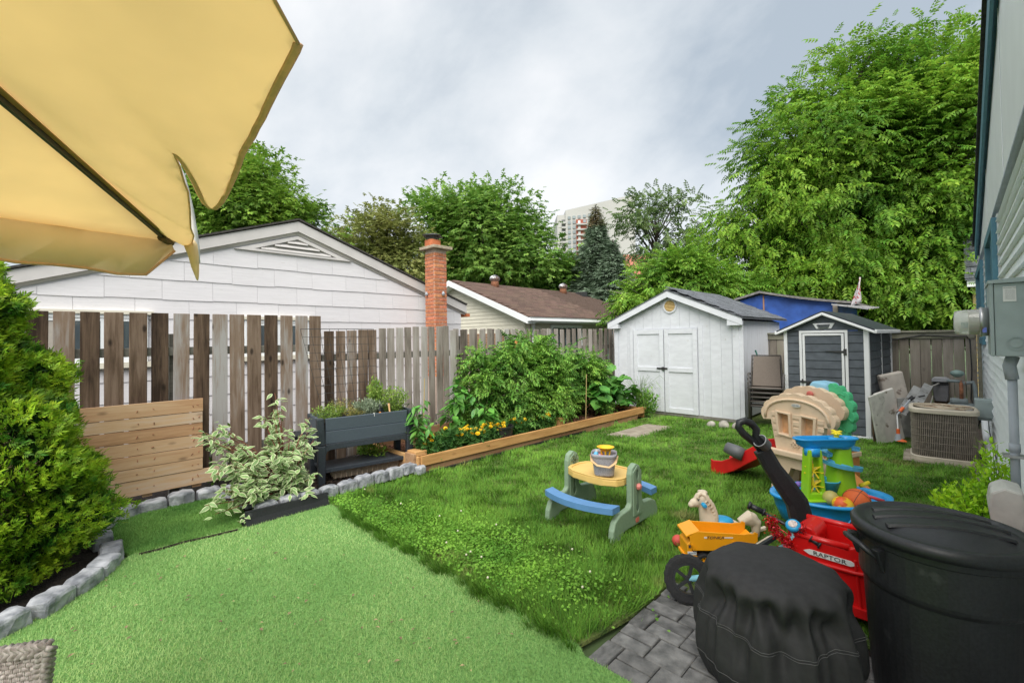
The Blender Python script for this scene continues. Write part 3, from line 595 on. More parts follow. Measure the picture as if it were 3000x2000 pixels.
p = on(1703, 862, 'X', RX+.3); t = thing('roof_vent', 'low black box vent on the brown roof right of the turbines', 'roof vent', (p.x, p.y, RZ-.12), 0); obj('hood', MB().box((-.18, -.18, -.05), (.18, .18, .14)), M['dark_metal'], t, bevel=.02); obj('flange', MB().box((-.25, -.25, -.08), (.25, .25, -.03)), M['dark_metal'], t)
# ================================================================== WHITE SHED
SX0, SX1, SY, SD = -5.60, -2.96, 9.09, 2.8; SPX, SPZ, SEZ = -4.28, 2.58, 1.93
ws = thing('white_shed', 'white painted wooden shed with double doors and round yellow gable vent', 'shed', (SPX, SY, 0))
hw = (SX1-SX0)/2; roofs = (SPZ-SEZ)/(hw+.12)
def wz(x): return SPZ-.06-roofs*abs(x)
obj('front_wall', MB().plate([(-hw, .04), (hw, .04), (hw, wz(hw)), (0, wz(0)), (-hw, wz(-hw))], 0, .03), M['paint_shed'], ws)
obj('side_wall', MB().box((hw-.03, .031, .04), (hw, SD, wz(hw))), M['paint_side'], ws); obj('side_wall', MB().box((-hw, .031, .04), (-hw+.03, SD, wz(hw))), M['paint_side'], ws)
obj('back_wall', MB().plate([(-hw+.031, .04), (hw-.031, .04), (hw-.031, wz(hw)), (0, wz(0)), (-hw+.031, wz(-hw))], SD-.03, SD), M['paint_side'], ws)
for x in np.arange(-hw+.1, hw, .203):         # grooved panel battens, each a strip of siding
    if -.86 < x < .56: z0 = 1.80
    else: z0 = .05
    obj('siding_strip', MB().box((x, -.008, z0), (x+.198, -.0005, min(wz(x), wz(x+.198))-.04)), M['paint_shed'], ws, bevel=.002)
for x0, x1 in ((-.84, -.15), (-.13, .56)):    # doors
    d = obj('door', MB().box((x0, -.03, .06), (x1, -.0095, 1.79)), M['paint_shed'], ws, bevel=.003)
    for nm, a, c in (('stile', (x0, .06), (x0+.09, 1.79)), ('stile', (x1-.09, .06), (x1, 1.79)), ('door_rail', (x0+.092, .06), (x1-.092, .16)), ('door_rail', (x0+.092, .90), (x1-.092, .99)), ('door_rail', (x0+.092, 1.69), (x1-.092, 1.79))):
        obj(nm, MB().box((a[0], -.050, a[1]), (c[0], -.031, c[1])), M['paint_shed'], d, bevel=.003)
b = MB().box((-.30, -.066, .95), (-.06, -.051, .985)).box((-.18, -.085, .93), (-.12, -.067, 1.0)); obj('hasp', b, M['dark_metal'], ws, bevel=.004)
for x0, x1 in ((-hw-.02, -hw+.07), (hw-.09, hw+.02)): obj('corner_board', MB().box((x0, -.03, .05), (x1, -.0085, wz(hw)+.01)), M['paint_shed'], ws, bevel=.003)
for x in (-.94, .58): obj('door_trim', MB().box((x, -.028, .06), (x+.08, -.0085, 1.86)), M['paint_shed'], ws, bevel=.003)
rv = obj('round_vent', MB().lathe([(.15, 0), (.15, .02), (.118, .02), (.118, .0)], 32), M['paint_shed'], ws, loc=(0, -.012, 2.27), rot=(R(90), 0, 0))
obj('vent_back', MB().lathe([(.118, .0), (.118, .004)], 32), mat('vent_gap', (.35, .2, .05), .7), rv)
for k in range(7):
    z = -.09+k*.03; w_ = math.sqrt(max(.0, .116**2-z*z)); obj('louvre', MB().box((-w_, z-.010, .004), (w_, z+.010, .019)), mat('vent_yellow', (.72, .52, .22), .6) if k == 0 else bpy.data.materials['vent_yellow'], rv, bevel=.003)
oh = .12
for s in (-1, 1):
    xe = hw+.12; mb = MB().hexa([(0, -oh-.02, SPZ-.13), (0, -oh, SPZ-.13), (0, -oh, SPZ), (0, -oh-.02, SPZ)], [(s*xe, -oh-.02, SEZ-.10), (s*xe, -oh, SEZ-.10), (s*xe, -oh, SEZ+.03), (s*xe, -oh-.02, SEZ+.03)]); obj('rake_board', mb, M['paint_shed'], ws)
    obj('return_block', MB().box((s*(xe-.02) if s < 0 else xe-.27, -oh-.015, SEZ-.10), (s*(xe-.27) if s < 0 else xe-.02, -.01, SEZ-.0)), M['paint_shed'], ws)
    mb = MB().hexa([(0, -oh-.03, SPZ+.0), (0, SD+.1, SPZ), (0, SD+.1, SPZ+.02), (0, -oh-.03, SPZ+.02)], [(s*(xe+.02), -oh-.03, SEZ+.02), (s*(xe+.02), SD+.1, SEZ+.02), (s*(xe+.02), SD+.1, SEZ+.04), (s*(xe+.02), -oh-.03, SEZ+.04)]); obj('roof_deck', mb, M['shingle_grey'], ws)
stab = MB().box((0, 0, 0), (.17, .30, .012)).mesh('roof_shingle', M['shingle_grey']); xe = hw+.14; sa = math.atan(roofs)
for c_ in range(11):
    x = xe-c_*.135; y = -oh-.03+(c_ % 2)*.15
    z = SEZ+.045+(xe-x)*roofs
    if x < .1: break
    while y < SD+.05:
        inst('roof_shingle', stab, ws, (x, y, z+.006+rnd(0, .005)), (rnd(-.01, .01), sa+PI, 0), (1, .98, -1)); y += .302
obj('ridge_cap', MB().hexa([(-.1, -.15, SPZ+.0), (0, -.15, SPZ+.045), (.1, -.15, SPZ), (0, -.15, SPZ+.02)], [(-.1, SD+.1, SPZ), (0, SD+.1, SPZ+.045), (.1, SD+.1, SPZ), (0, SD+.1, SPZ+.02)]), M['shingle_grey'], ws)
obj('sill_beam', MB().box((-hw, -.03, .0), (hw, -.001, .055)), M['rail'], ws)
# rocks by its foot
rk = MB().sph((0, 0, .05), (.11, .09, .07), 12, 8)
for (px, py, s, lb) in ((2085, 1250, .62, 'small rounded pale rock at the foot of the white shed, leftmost of three'), (2120, 1252, .80, 'largest rounded pale rock at the corner of the white shed, middle of three'), (2156, 1256, .66, 'rounded pale rock beside the shed corner nearest the stacked chairs')):
    p = G(px, py); me = MB().sph((0, 0, .04), (.12*s, .09*s, .11*s), 14, 9); 
    me.v = [(x+.012*math.sin(9*y+7*z+px), y+.012*math.sin(11*x+px), z+.008*math.sin(13*x+5*y)) for x, y, z in me.v]
    tag(obj('rock', me, M['rock'], None, smooth=True, loc=p), lb, 'rock', 'rocks by the white shed')
# ================================================================== DARK PLASTIC SHED
ds = thing('plastic_shed', 'charcoal plastic garden shed with white trim and a single door', 'shed', (-1.0, 8.9, 0), R(-3.8))
DW, DD, DE, DP = 1.16, 1.86, 1.69, 2.0
def panels(x0, x1, z0, z1, y, nm='panel', h=.131, hole=None, parent=ds, side=False, yd=0):
    z = z0
    while z < z1-.01:
        zt = min(z+h, z1)
        if not side: mb = MB().hexa([(x0, y, z), (x1, y, z), (x1, y+.03, z), (x0, y+.03, z)], [(x0, y+.008, zt-.004), (x1, y+.008, zt-.004), (x1, y+.03, zt-.004), (x0, y+.03, zt-.004)])
        else: mb = MB().hexa([(y-.03, x0, z), (y, x0, z), (y, x1, z), (y-.03, x1, z)], [(y-.03, x0, zt-.004), (y-.008, x0, zt-.004), (y-.008, x1, zt-.004), (y-.03, x1, zt-.004)])
        obj(nm, mb, M['shed_panel'], parent, bevel=.004, seg=1); z = zt
panels(-DW+.04, -.93, .05, DE, 0); panels(-.26, -.05, .05, DE, 0); panels(-DW+.15, -.15, 1.702, 1.83, 0, 'gable_panel', .13)
obj('gable_panel', MB().plate([(-DW+.03, 1.695), (-.03, 1.695), (-DW/2, DP-.06)], .01, .04), M['shed_panel'], ds)
panels(.06, 1.0, .05, DE+.0, -.0, side=True); panels(1.03, DD-.05, .05, DE+.0, -.0, side=True)
obj('back_wall', MB().box((-DW, DD-.03, .03), (0, DD, DE)), M['shed_panel'], ds); obj('left_wall', MB().box((-DW, .03, .03), (-DW+.03, DD-.031, DE)), M['shed_panel'], ds)
for x0, x1 in ((-.055, .012), (-DW-.012, -DW+.04)): obj('corner_post', MB().box((x0, -.018, .02), (x1, .055, DE+.02)), M['shed_white'], ds, bevel=.006)
obj('side_strip', MB().box((-.02, 1.002, .03), (.004, 1.028, DE)), M['shed_white'], ds); obj('corner_post', MB().box((-.03, DD-.05, .02), (.012, DD+.01, DE)), M['shed_white'], ds)
obj('base_frame', MB().box((-DW-.03, -.03, .0), (.03, DD, .035)), M['shed_white'], ds, bevel=.006)
fr = obj('door_frame', MB().plate([(-.935, .04), (-.255, .04), (-.255, 1.70), (-.935, 1.70)], -.028, .0, holes=[[(-.895, .07), (-.295, .07), (-.295, 1.66), (-.895, 1.66)]]), M['shed_white'], ds, bevel=.005)
dr = obj('door', MB().plate([(-.885, .08), (-.305, .08), (-.305, 1.65), (-.885, 1.65)], -.034, -.012, holes=[[(-.85, .115), (-.34, .115), (-.34, 1.615), (-.85, 1.615)]]), M['shed_white'], ds, bevel=.005)
panels(-.85, -.34, .115, 1.615, -.026, 'door_panel', .1365, parent=dr)
obj('hinge', MB().hexa([(-.56, -.037, 1.36), (-.30, -.037, 1.33), (-.30, -.037, 1.37), (-.56, -.037, 1.365)], [(-.56, -.03, 1.36), (-.30, -.03, 1.33), (-.30, -.03, 1.37), (-.56, -.03, 1.365)]).box((-.31, -.045, 1.30), (-.27, -.029, 1.40)), M['dark_metal'], dr)
obj('latch', MB().box((-.93, -.045, .83), (-.79, -.029, .86)).box((-.90, -.06, .82), (-.88, -.046, .89)).tube([(-.82, -.06, .85), (-.80, -.06, .82), (-.83, -.06, .80)], .009, 6).box((-.79, -.045, .835), (-.72, -.03, .85)), M['dark_metal'], dr)
gv = obj('gable_vent', MB().plate([(-.735, 1.82), (-.425, 1.82), (-.475, 1.73), (-.685, 1.73)], -.012, .009), M['shed_white'], ds, bevel=.004)
for k in range(3): obj('louvre', MB().box((-.67+.01*(2-k), -.03, 1.742+k*.022), (-.49-.01*(2-k), -.013, 1.754+k*.022)), M['char_dark'], gv)
for s in (-1, 1):
    cx = -DW/2; xe = cx+s*(DW/2+.10); ze = DE-.02
    obj('roof_trim', MB().hexa([(cx, -.10, DP-.05), (cx, -.02, DP-.05), (cx, -.02, DP-.005), (cx, -.10, DP-.005)], [(xe, -.10, ze-.03), (xe, -.02, ze-.03), (xe, -.02, ze+.01), (xe, -.10, ze+.01)]), M['shed_white'], ds, bevel=.008)
    obj('roof_panel', MB().hexa([(cx, -.085, DP-.0), (cx, DD+.06, DP), (cx, DD+.06, DP+.022), (cx, -.085, DP+.022)], [(xe+s*.01, -.085, ze+.0), (xe+s*.01, DD+.06, ze), (xe+s*.01, DD+.06, ze+.034), (xe+s*.01, -.085, ze+.034)]), M['char_dark'], ds)
    obj('eave_trim', MB().box((min(xe, xe+s*.03), -.10, ze-.03), (max(xe, xe+s*.03), DD+.06, ze+.03)), M['shed_white'], ds, bevel=.008)
# ================================================================== BLUE SHED + FLAG
M['roof_trim'] = mat('roof_trim', (.20, .19, .18), .9, .3, 12)
bs = thing('blue_shed', 'blue painted lean-to with sagging felt roof behind the two garden sheds', 'shed', (0, 12.5, 0))
obj('wall', MB().plate([(-4.0, 0), (-1.95, 0), (-1.95, 2.34), (-3.5, 2.64), (-4.0, 2.53)], 0, .04), M['blue_paint'], bs)
for x in (-3.46,): obj('batten', MB().box((x, -.02, 2.2), (x+.03, -.001, 2.62)), mat('raw_wood', (.42, .22, .12), .8), bs)
obj('side_wall', MB().box((-2.0, .041, 0), (-1.96, 3, 2.3)), M['blue_paint'], bs)
obj('roof', MB().hexa([(-4.1, -.12, 2.53), (-4.1, 3, 2.53), (-4.1, 3, 2.58), (-4.1, -.12, 2.58)], [(-3.5, -.12, 2.68), (-3.5, 3, 2.68), (-3.5, 3, 2.735), (-3.5, -.12, 2.735)]), M['roof_trim'], bs)
ro = MB(); xs = np.linspace(-3.5, -1.62, 14)
for a, c in zip(xs[:-1], xs[1:]):
    f = lambda x: 2.68-(x+3.5)*.205-.03*math.sin((x+3.5)*1.7)
    ro.hexa([(a, -.14, f(a)), (a, 3, f(a)), (a, 3, f(a)+.06), (a, -.14, f(a)+.05)], [(c, -.14, f(c)+rnd(-.006, .006)), (c, 3, f(c)), (c, 3, f(c)+.06), (c, -.14, f(c)+.05)])
obj('roof', ro, M['roof_trim'], bs)
for k in range(5): obj('slat', MB().bar((-2.0+.05*k, -.25, 2.30-.01*k), (-1.35+.03*k, -.3+.12*k, 2.16+.01*k), .05, .03), M['alu'], bs)
obj('post', MB().box((-2.0, -.15, 1.6), (-1.92, -.06, 2.3)), M['fence_back'], bs)
fl = thing('flag', 'faded red and white flag drooping on a pole beside the blue shed', 'flag', (0, 0, 0)); p0 = on(2511, 885, 'Y', 12.3); p1 = on(2520, 812, 'Y', 12.3)
obj('pole', MB().tube([p0, p1], .014, 6), mat('pole_white', (.7, .6, .6), .6), fl)
rows_ = []
for k in range(9):
    t = k/8; y_ = p1.z-(p1.z-p0.z)*t; w_ = .02+.17*t**1.3; rows_.append([(p1.x-w_*j/5*(1)-.01*math.sin(5*t+j), p1.y+.03*math.sin(j*1.4+3*t), y_-.02*j*t) for j in range(6)])
mb = MB(); mb.v = [p for r_ in rows_ for p in r_]; mb.f = [(i*6+j, i*6+j+1, i*6+j+7, i*6+j+6) for i in range(8) for j in range(5)]
obj('cloth', mb, mat('flag_cloth', (.75, .72, .74), .8, .05, 14, spot=((.55, .1, .1), 14, .5), trans=.3), fl, smooth=True, solid=.004)
# ================================================================== HOUSE ON THE RIGHT
HX = .30
hr = thing('vinyl_house', 'white lap sided house wall with blue trim along the right side of the yard', 'house', (0, 0, 0))
obj('wall', MB().box((HX+.02, .5, .0), (HX+.3, 14.0, 2.9)), M['vinyl_white'], hr)
obj('foundation', MB().box((HX+.0, .5, 0), (HX+.019, 14.0, .12)), M['concrete'], hr)
nwin = [(6.35, 7.95, 1.75, 2.74), (9.6, 11.9, 1.45, 2.70)]
for k in range(25):
    z0 = .12+k*.107; segs = [(.5, 14.0)]
    for w in nwin:
        if w[2]-.08 < z0+.05 < w[3]+.05:
            ns = []
            for a, c in segs:
                if a < w[0] < c: ns.append((a, w[0]-.04)); ns.append((w[1]+.04, c))
                else: ns.append((a, c))
            segs = ns
    for a, c in segs:
        n = max(2, int((c-a)/.35)); mb = MB(); rr = []
        for i in range(n+1):
            y = a+(c-a)*i/n; wv = .004*math.sin(y*2.1+k*1.3)+.003*math.sin(y*4+k)
            rr.append([(HX-.022+wv*.5, y, z0+wv), (HX+.019, y, z0+wv), (HX+.019, y, z0+.107), (HX+.012, y, z0+.112+wv)])
        mb.rings(rr); obj('siding_board', mb, M['siding'], hr)
obj('flashing', MB().hexa([(HX-.03, .5, 2.80), (HX+.02, .5, 2.80), (HX+.02, .5, 2.86), (HX-.02, .5, 2.86)], [(HX-.03, 14, 2.80), (HX+.02, 14, 2.80), (HX+.02, 14, 2.86), (HX-.02, 14, 2.86)]), M['grey_pipe'], hr)
# upper gable: rake falls from 5.4 at y=2 to the far end
GRZ = lambda y: on(2861, 717, 'X', HX-.02).z if y > 12.3 else on(2861, 717, 'X', HX-.02).z+(12.3-y)*.222
pA = on(2861, 717, 'X', HX-.03); pB = on(2904, 0, 'X', HX-.03); sg = (pB.z-pA.z)/(pA.y-pB.y)
gz = lambda y: pA.z+(pA.y-y)*sg
obj('gable_panel', MB().plate([(1.0, 2.86), (pA.y, 2.86), (pA.y, gz(pA.y)-.0), (1.0, gz(1.0))], HX+.0, HX+.2, plane='yz'), M['vinyl_white'], hr)
for y in (5.5, 8.3, 11.0): obj('panel_joint', MB().box((HX-.006, y-.012, 2.87), (HX-.001, y+.012, gz(y)-.12)), M['vinyl_white'], hr)
obj('rake_board', MB().hexa([(HX-.055, 1, gz(1)-.26), (HX-.03, 1, gz(1)-.26), (HX-.03, 1, gz(1)+.0), (HX-.055, 1, gz(1))], [(HX-.055, pA.y, gz(pA.y)-.26), (HX-.03, pA.y, gz(pA.y)-.26), (HX-.03, pA.y, gz(pA.y)), (HX-.055, pA.y, gz(pA.y))]), M['blue_trim'], hr)
obj('soffit', MB().hexa([(HX-.029, 1, gz(1)-.2), (HX-.001, 1, gz(1)-.2), (HX-.001, 1, gz(1)-.18), (HX-.029, 1, gz(1)-.18)], [(HX-.029, pA.y, gz(pA.y)-.2), (HX-.001, pA.y, gz(pA.y)-.2), (HX-.001, pA.y, gz(pA.y)-.18), (HX-.029, pA.y, gz(pA.y)-.18)]), M['blue_trim'], hr)
obj('roof', MB().hexa([(HX-.085, 1, gz(1)+.005), (HX+4, 1, gz(1)+.005), (HX+4, 1, gz(1)+.05), (HX-.085, 1, gz(1)+.05)], [(HX-.085, pA.y+.1, gz(pA.y+.1)+.005), (HX+4, pA.y+.1, gz(pA.y+.1)+.005), (HX+4, pA.y+.1, gz(pA.y+.1)+.05), (HX-.085, pA.y+.1, gz(pA.y+.1)+.05)]), M['dark_roof'], hr)
for (y0, y1, z0, z1) in nwin:
    w = obj('window', MB().plate([(y0, z0), (y1, z0), (y1, z1), (y0, z1)], HX-.05, HX+.019, holes=[[(y0+.12, z0+.1), (y1-.12, z0+.1), (y1-.12, z1-.1), (y0+.12, z1-.1)]], plane='yz'), M['blue_trim'], hr, bevel=.004)
    obj('outer_trim', MB().plate([(y0-.035, z0-.035), (y1+.035, z0-.035), (y1+.035, z1+.03), (y0-.035, z1+.03)], HX-.012, HX+.018, holes=[[(y0-.002, z0-.002), (y1+.002, z0-.002), (y1+.002, z1+.002), (y0-.002, z1+.002)]], plane='yz'), M['shed_white'], w)
    obj('pane', MB().box((HX-.01, y0+.12, z0+.1), (HX-.0, y1-.12, z1-.1)), M['glass'], w); obj('mullion', MB().box((HX-.03, (y0+y1)/2-.03, z0+.1), (HX-.011, (y0+y1)/2+.03, z1-.1)), M['blue_trim'], w)
obj('corner_strip', MB().box((HX-.035, 3.50, .1), (HX-.0, 3.56, 1.20)), M['shed_white'], hr)
# electric meter box, meter, conduit, lower box
mbx = thing('meter_box', 'grey steel electric meter box with glass meter and white paper label on the house wall', 'meter box', (0, 0, 0))
pa = on(2897, 832, 'Y', 3.9); pb = on(2897, 1043, 'Y', 3.9); bx0 = pa.x; zt, zb = pa.z, pb.z
obj('case', MB().box((bx0+.018, 3.9, zb), (HX-.001, 4.26, zt)), M['grey_box'], mbx, bevel=.005)
obj('cover', MB().box((bx0, 3.895, zb+.0), (bx0+.016, 4.265, zt+.004)), M['grey_box'], mbx, bevel=.003)
obj('top_hood', MB().hexa([(bx0-.006, 3.885, zt+.001), (HX, 3.885, zt+.001), (HX, 4.27, zt+.001), (bx0-.006, 4.27, zt+.001)], [(bx0-.006, 3.885, zt+.02), (HX, 3.885, zt+.03), (HX, 4.27, zt+.03), (bx0-.006, 4.27, zt+.02)]), M['grey_box'], mbx)
kx = HX-.062; obj('knockout', MB().lathe([(.040, 0), (.040, .003), (.034, .003), (.034, .0)], 28, cap0=False, cap1=False), M['grey_box'], mbx, loc=(kx, 3.899, zb+.075), rot=(R(90), 0, 0)); obj('knockout', MB().lathe([(.024, 0), (.024, .003)], 24), M['grey_box'], mbx, loc=(kx, 3.899, zb+.075), rot=(R(90), 0, 0))
lx = on(2958, 845, 'Y', 3.896); lw = .05; pl = obj('paper_label', MB().box((lx.x-lw*.55, 3.8965, lx.z-.075), (lx.x+lw*.5, 3.899, lx.z+.012)), M['paper'], mbx)
text('lettering', 'MICROELECTRIC', .0085, M['ink'], pl, (lx.x, 3.896, lx.z+.004), (R(90), 0, 0), .0002, sx=.8)
for k in range(9): text('lettering', 'suitable for use as service' if k % 2 else 'equipment when wired as', .0044, M['ink'], pl, (lx.x, 3.896, lx.z-.008-.0065*k), (R(90), 0, 0), .0001, sx=.85)
mc = on(2885, 942, 'Y', 4.05); 
obj('meter_ring', MB().lathe([(.088, 0), (.088, .02), (.094, .03), (.088, .04), (.080, .04)], 32), M['metal'], mbx, loc=(bx0-.001, 4.08, mc.z), rot=(0, R(-90), 0), smooth=True)
gl = bpy.data.materials.new('meter_glass'); gl.use_nodes = True; g0 = gl.node_tree.nodes['Principled BSDF']; g0.inputs['Transmission Weight'].default_value = .75; g0.inputs['Roughness'].default_value = .15; g0.inputs['Base Color'].default_value = (.93, .93, .85, 1)
obj('meter_glass', MB().lathe([(.080, .03), (.078, .12), (.072, .150), (.05, .155), (.01, .156)], 32, cap0=False), gl, mbx, loc=(bx0-.001, 4.08, mc.z), rot=(0, R(-90), 0), smooth=True)
obj('meter_dial', MB().lathe([(.06, .03), (.06, .085)], 24), M['cream_plastic'], mbx, loc=(bx0-.001, 4.08, mc.z), rot=(0, R(-90), 0))
obj('seal_tag', MB().box((bx0-.03, 4.0, zb+.14), (bx0-.012, 4.01, zb+.20)), mat('tag_blue', (.15, .2, .6), .5), mbx)
cxp = on(2958, 1100, 'Y', 4.02).x
cd = thing('conduit', 'grey plastic conduit running down the wall below the meter box', 'conduit', (0, 0, 0))
obj('elbow', MB().tube([(HX-.07, 4.02, zb-.001), (cxp+.0, 4.02, zb-.06), (cxp+.01, 4.02, zb-.14)], .030, 14), M['grey_pipe'], cd, smooth=True)
obj('pipe', MB().tube([(cxp+.01, 4.02, zb-.14), (cxp+.01, 4.02, .50)], .021, 16), M['grey_pipe'], cd, smooth=True)
obj('coupling', MB().lathe([(.025, 0), (.025, .05)], 16, (cxp+.01, 4.02, .93)), M['grey_pipe'], cd, smooth=True); obj('strap', MB().box((cxp-.04, 3.98, .90), (HX-.0, 4.06, .915)), M['metal'], cd)
lb = thing('junction_box', 'weathered rounded grey utility box at the foot of the conduit beside the trash can', 'utility box', (0, 0, 0))
q0 = on(2900, 1420, 'Y', 3.75)
ring = lambda s, y: [(q0.x+a*s, y, q0.z+c*s) for a, c in ((0.0, -.02), (.05, .015), (.12, .0), (.13, -.12), (.12, -.25), (.04, -.27), (0, -.2), (-.012, -.1))]
obj('lid', MB().rings([ring(1, 3.66), ring(1.04, 3.70), ring(1.0, 3.9)]), M['cream_plastic'], lb, bevel=.012)
obj('body', MB().box((q0.x+.135, 3.72, .28), (HX-.005, 3.98, .60)), M['cream_plastic'], lb, bevel=.01); obj('conduit_stub', MB().tube([(HX-.10, 3.85, .30), (HX-.10, 3.85, -.02)], .022, 12), M['grey_pipe'], lb)
obj('bracket', MB().bar((q0.x+.06, 3.64, .38), (q0.x+.16, 3.66, .46), .03, .02), M['grey_pipe'], lb)
# low drain pipe along the wall
dp = thing('drain_pipe', 'white drain pipe with cable lying along the foot of the house wall', 'pipe', (0, 0, 0))
obj('pipe', MB().tube([(HX-.08, 5.4, .10), (HX-.06, 7.0, .14), (HX-.05, 9.2, .22), (HX-.05, 9.35, .42)], .045, 14), M['vinyl_white'], dp, smooth=True)
obj('cable', MB().tube([(HX-.03, 5.5+.35*k, .17+.012*k+.025*math.sin(k*2.1)) for k in range(11)]+[(HX-.03, 9.3, .65)], .006, 5), M['dark_metal'], dp)
for y in (6.0, 6.8, 7.6, 8.4): obj('pipe_clip', MB().lathe([(.049, 0), (.049, .02)], 12), M['dark_metal'], dp, loc=(HX-.065, y, .115+.035*(y-5.4)/1.8), rot=(R(90), 0, 0))
dc = thing('disconnect_box', 'small pale grey switch box on the house wall right of the air conditioner', 'switch box', (0, 0, 0))
pd = on(2885, 1200, 'Y', 8.3); obj('case', MB().box((pd.x-.09, 8.25, pd.z-.13), (HX-.0, 8.45, pd.z+.13)), M['grey_box'], dc, bevel=.008); obj('lid', MB().box((pd.x-.085, 8.235, pd.z-.10), (pd.x+.09, 8.249, pd.z+.11)), M['grey_box'], dc, bevel=.004)
obj('small_box', MB().box((pd.x-.17, 8.2, pd.z-.15), (pd.x-.10, 8.3, pd.z+.02)), M['shed_white'], dc, bevel=.006)
for k in range(4): obj('cable', MB().tube([(pd.x-.13+.03*k, 8.3, pd.z-.13), (pd.x-.16+.02*k, 8.25, .25+.03*k), (pd.x-.02-.05*k, 8.2, .05+.05*k), (pd.x-.3, 8.1, .18)], .009, 6), M['dark_metal'], dc)
# neighbour house beyond the back fence
fh = thing('yellow_house', 'small yellow house with grey shingle roof beyond the back fence, beside the blue trimmed windows', 'house', (0, 0, 0))
a = on(2838, 715, 'Y', 18.0); c = on(2836, 822, 'Y', 16.2); e_ = on(2870, 822, 'Y', 16.2)
obj('wall', MB().box((c.x+.08, 16.5, 0), (c.x+5, 21, c.z-.1)), M['yellow_wall'], fh)
obj('fascia', MB().box((c.x-.02, 16.15, c.z-.16), (c.x+5, 16.2, c.z)), M['vinyl_white'], fh); obj('window', MB().box((c.x+.2, 16.44, 1.2), (c.x+.7, 16.49, c.z-.4)), M['vinyl_white'], fh)
sh_ = MB().box((0, 0, 0), (.30, .2, .016)).mesh('roof_shingle', M['shingle_grey']); rise = (a.z-c.z)/1.9*1.25+.2
obj('roof_deck', MB().hexa([(c.x-.05, 16.1, c.z-.0), (c.x+5, 16.1, c.z), (c.x+5, 16.1, c.z+.03), (c.x-.05, 16.1, c.z+.03)], [(c.x-.05, 18.1, c.z+rise*2), (c.x+5, 18.1, c.z+rise*2), (c.x+5, 18.1, c.z+rise*2+.03), (c.x-.05, 18.1, c.z+rise*2+.03)]), M['shingle_grey'], fh)
for r_ in range(12):
    for k in range(4): inst('roof_shingle', sh_, fh, (c.x-.06+.302*k+(r_ % 2)*.12, 16.1+r_*.165, c.z+.035+r_*.165*rise+.01), (math.atan(rise)-.06, 0, 0))
# fence: wall mounted bits near the corner
gb = thing('hose_box', 'grey plastic control box with arched lid fixed to the back board fence', 'utility box', (0, 0, 0)); p = on(2757, 1140, 'Y', 10.9)
obj('case', MB().rings([[(p.x+x*s, y, p.z+z*s) for x, z in ((-.095, -.14), (-.075, -.2), (.075, -.2), (.095, -.14), (.10, .10), (-.10, .10))] for s, y in ((.95, 10.72), (1, 10.76), (1, 10.97))]), mat('box_grey', (.17, .17, .18), .6, .1, 12), gb, bevel=.01)
obj('lid', MB().rings([[(p.x+x, y, p.z+z) for x, z in ((-.11, .145), (-.112, .19), (-.07, .215), (.07, .215), (.112, .19), (.11, .145))] for y in (10.66, 10.97)]), mat('lid_grey', (.36, .37, .39), .5), gb, bevel=.01)
obj('mouth', MB().box((p.x-.09, 10.70, p.z+.101), (p.x+.09, 10.96, p.z+.144)), M['dark_metal'], gb)
hs_ = [Vector((p.x-.02, 10.68, p.z+.12)), Vector((p.x-.2, 10.4, p.z+.02)), Vector((p.x-.45, 10.1, p.z-.13)), Vector((p.x-.72, 9.8, p.z-.16))]
obj('hose', MB().tube(hs_, .014, 7), mat('hose_grey', (.42, .41, .38), .6), gb, smooth=True); obj('wire', MB().tube([(p.x-.10, 10.7, p.z-.1), (p.x-.15, 10.6, p.z-.3), (p.x, 10.5, p.z-.52), (p.x+.15, 10.2, p.z-.62)], .010, 6), bpy.data.materials['hose_grey'], gb, smooth=True)
obj('rust_board', MB().box((p.x-.09, 10.955, p.z-.50), (p.x+.09, 10.985, p.z-.2)), mat('rust_wood', (.13, .06, .03), .9, .3, 20), gb)
gm = thing('gas_meter', 'grey gas meter with regulator dome and pipes in the corner behind the air conditioner', 'gas meter', (0, 0, 0)); p = on(2818, 1190, 'Y', 9.9)
mg = mat('meter_grey', (.22, .26, .27), .55, .12, 14, spot=((.2, .12, .08), 16, .66))
obj('body', MB().lathe([(.12, -.16), (.15, -.12), (.15, .0), (.12, .03)], 20, (p.x, 9.9, p.z+.02), sx=1.15, sy=.8), mg, gm, smooth=True)
obj('drum', MB().tube([(p.x-.12, 9.85, p.z-.13), (p.x+.13, 9.85, p.z-.13)], .12, 20), mg, gm, smooth=True)
obj('top', MB().box((p.x-.13, 9.8, p.z+.05), (p.x+.07, 10.0, p.z+.12)), mg, gm, bevel=.02)
obj('regulator', MB().lathe([(.03, -.05), (.08, -.01), (.085, .01), (.07, .04), (.03, .055), (.02, .06)], 22, (p.x-.04, 9.9, p.z+.50)), mat('reg_green', (.2, .29, .27), .5), gm, smooth=True)
obj('pipe', MB().tube([(p.x-.16, 9.88, p.z+.39), (p.x-.04, 9.88, p.z+.39), (p.x+.02, 9.88, p.z+.38)], .024, 10), mg, gm, smooth=True)
obj('pipe', MB().tube([(p.x+.0, 9.88, p.z+.40), (p.x+.0, 9.88, p.z+.10)], .025, 10), M['rust'], gm, smooth=True)
obj('pipe', MB().tube([(p.x+.02, 9.88, p.z+.36), (p.x+.13, 9.88, p.z+.38), (p.x+.15, 9.88, p.z+.28), (p.x+.15, 9.88, p.z+.05), (p.x+.3, 9.88, p.z+.04)], .028, 10), mg, gm, smooth=True)
obj('valve', MB().box((p.x+.18, 9.8, p.z-.22), (p.x+.30, 9.95, p.z-.02)), M['dark_metal'], gm, bevel=.02)
cb = thing('wall_cable', 'black cable running along the cap of the back fence and down its corner', 'cable', (0, 0, 0))
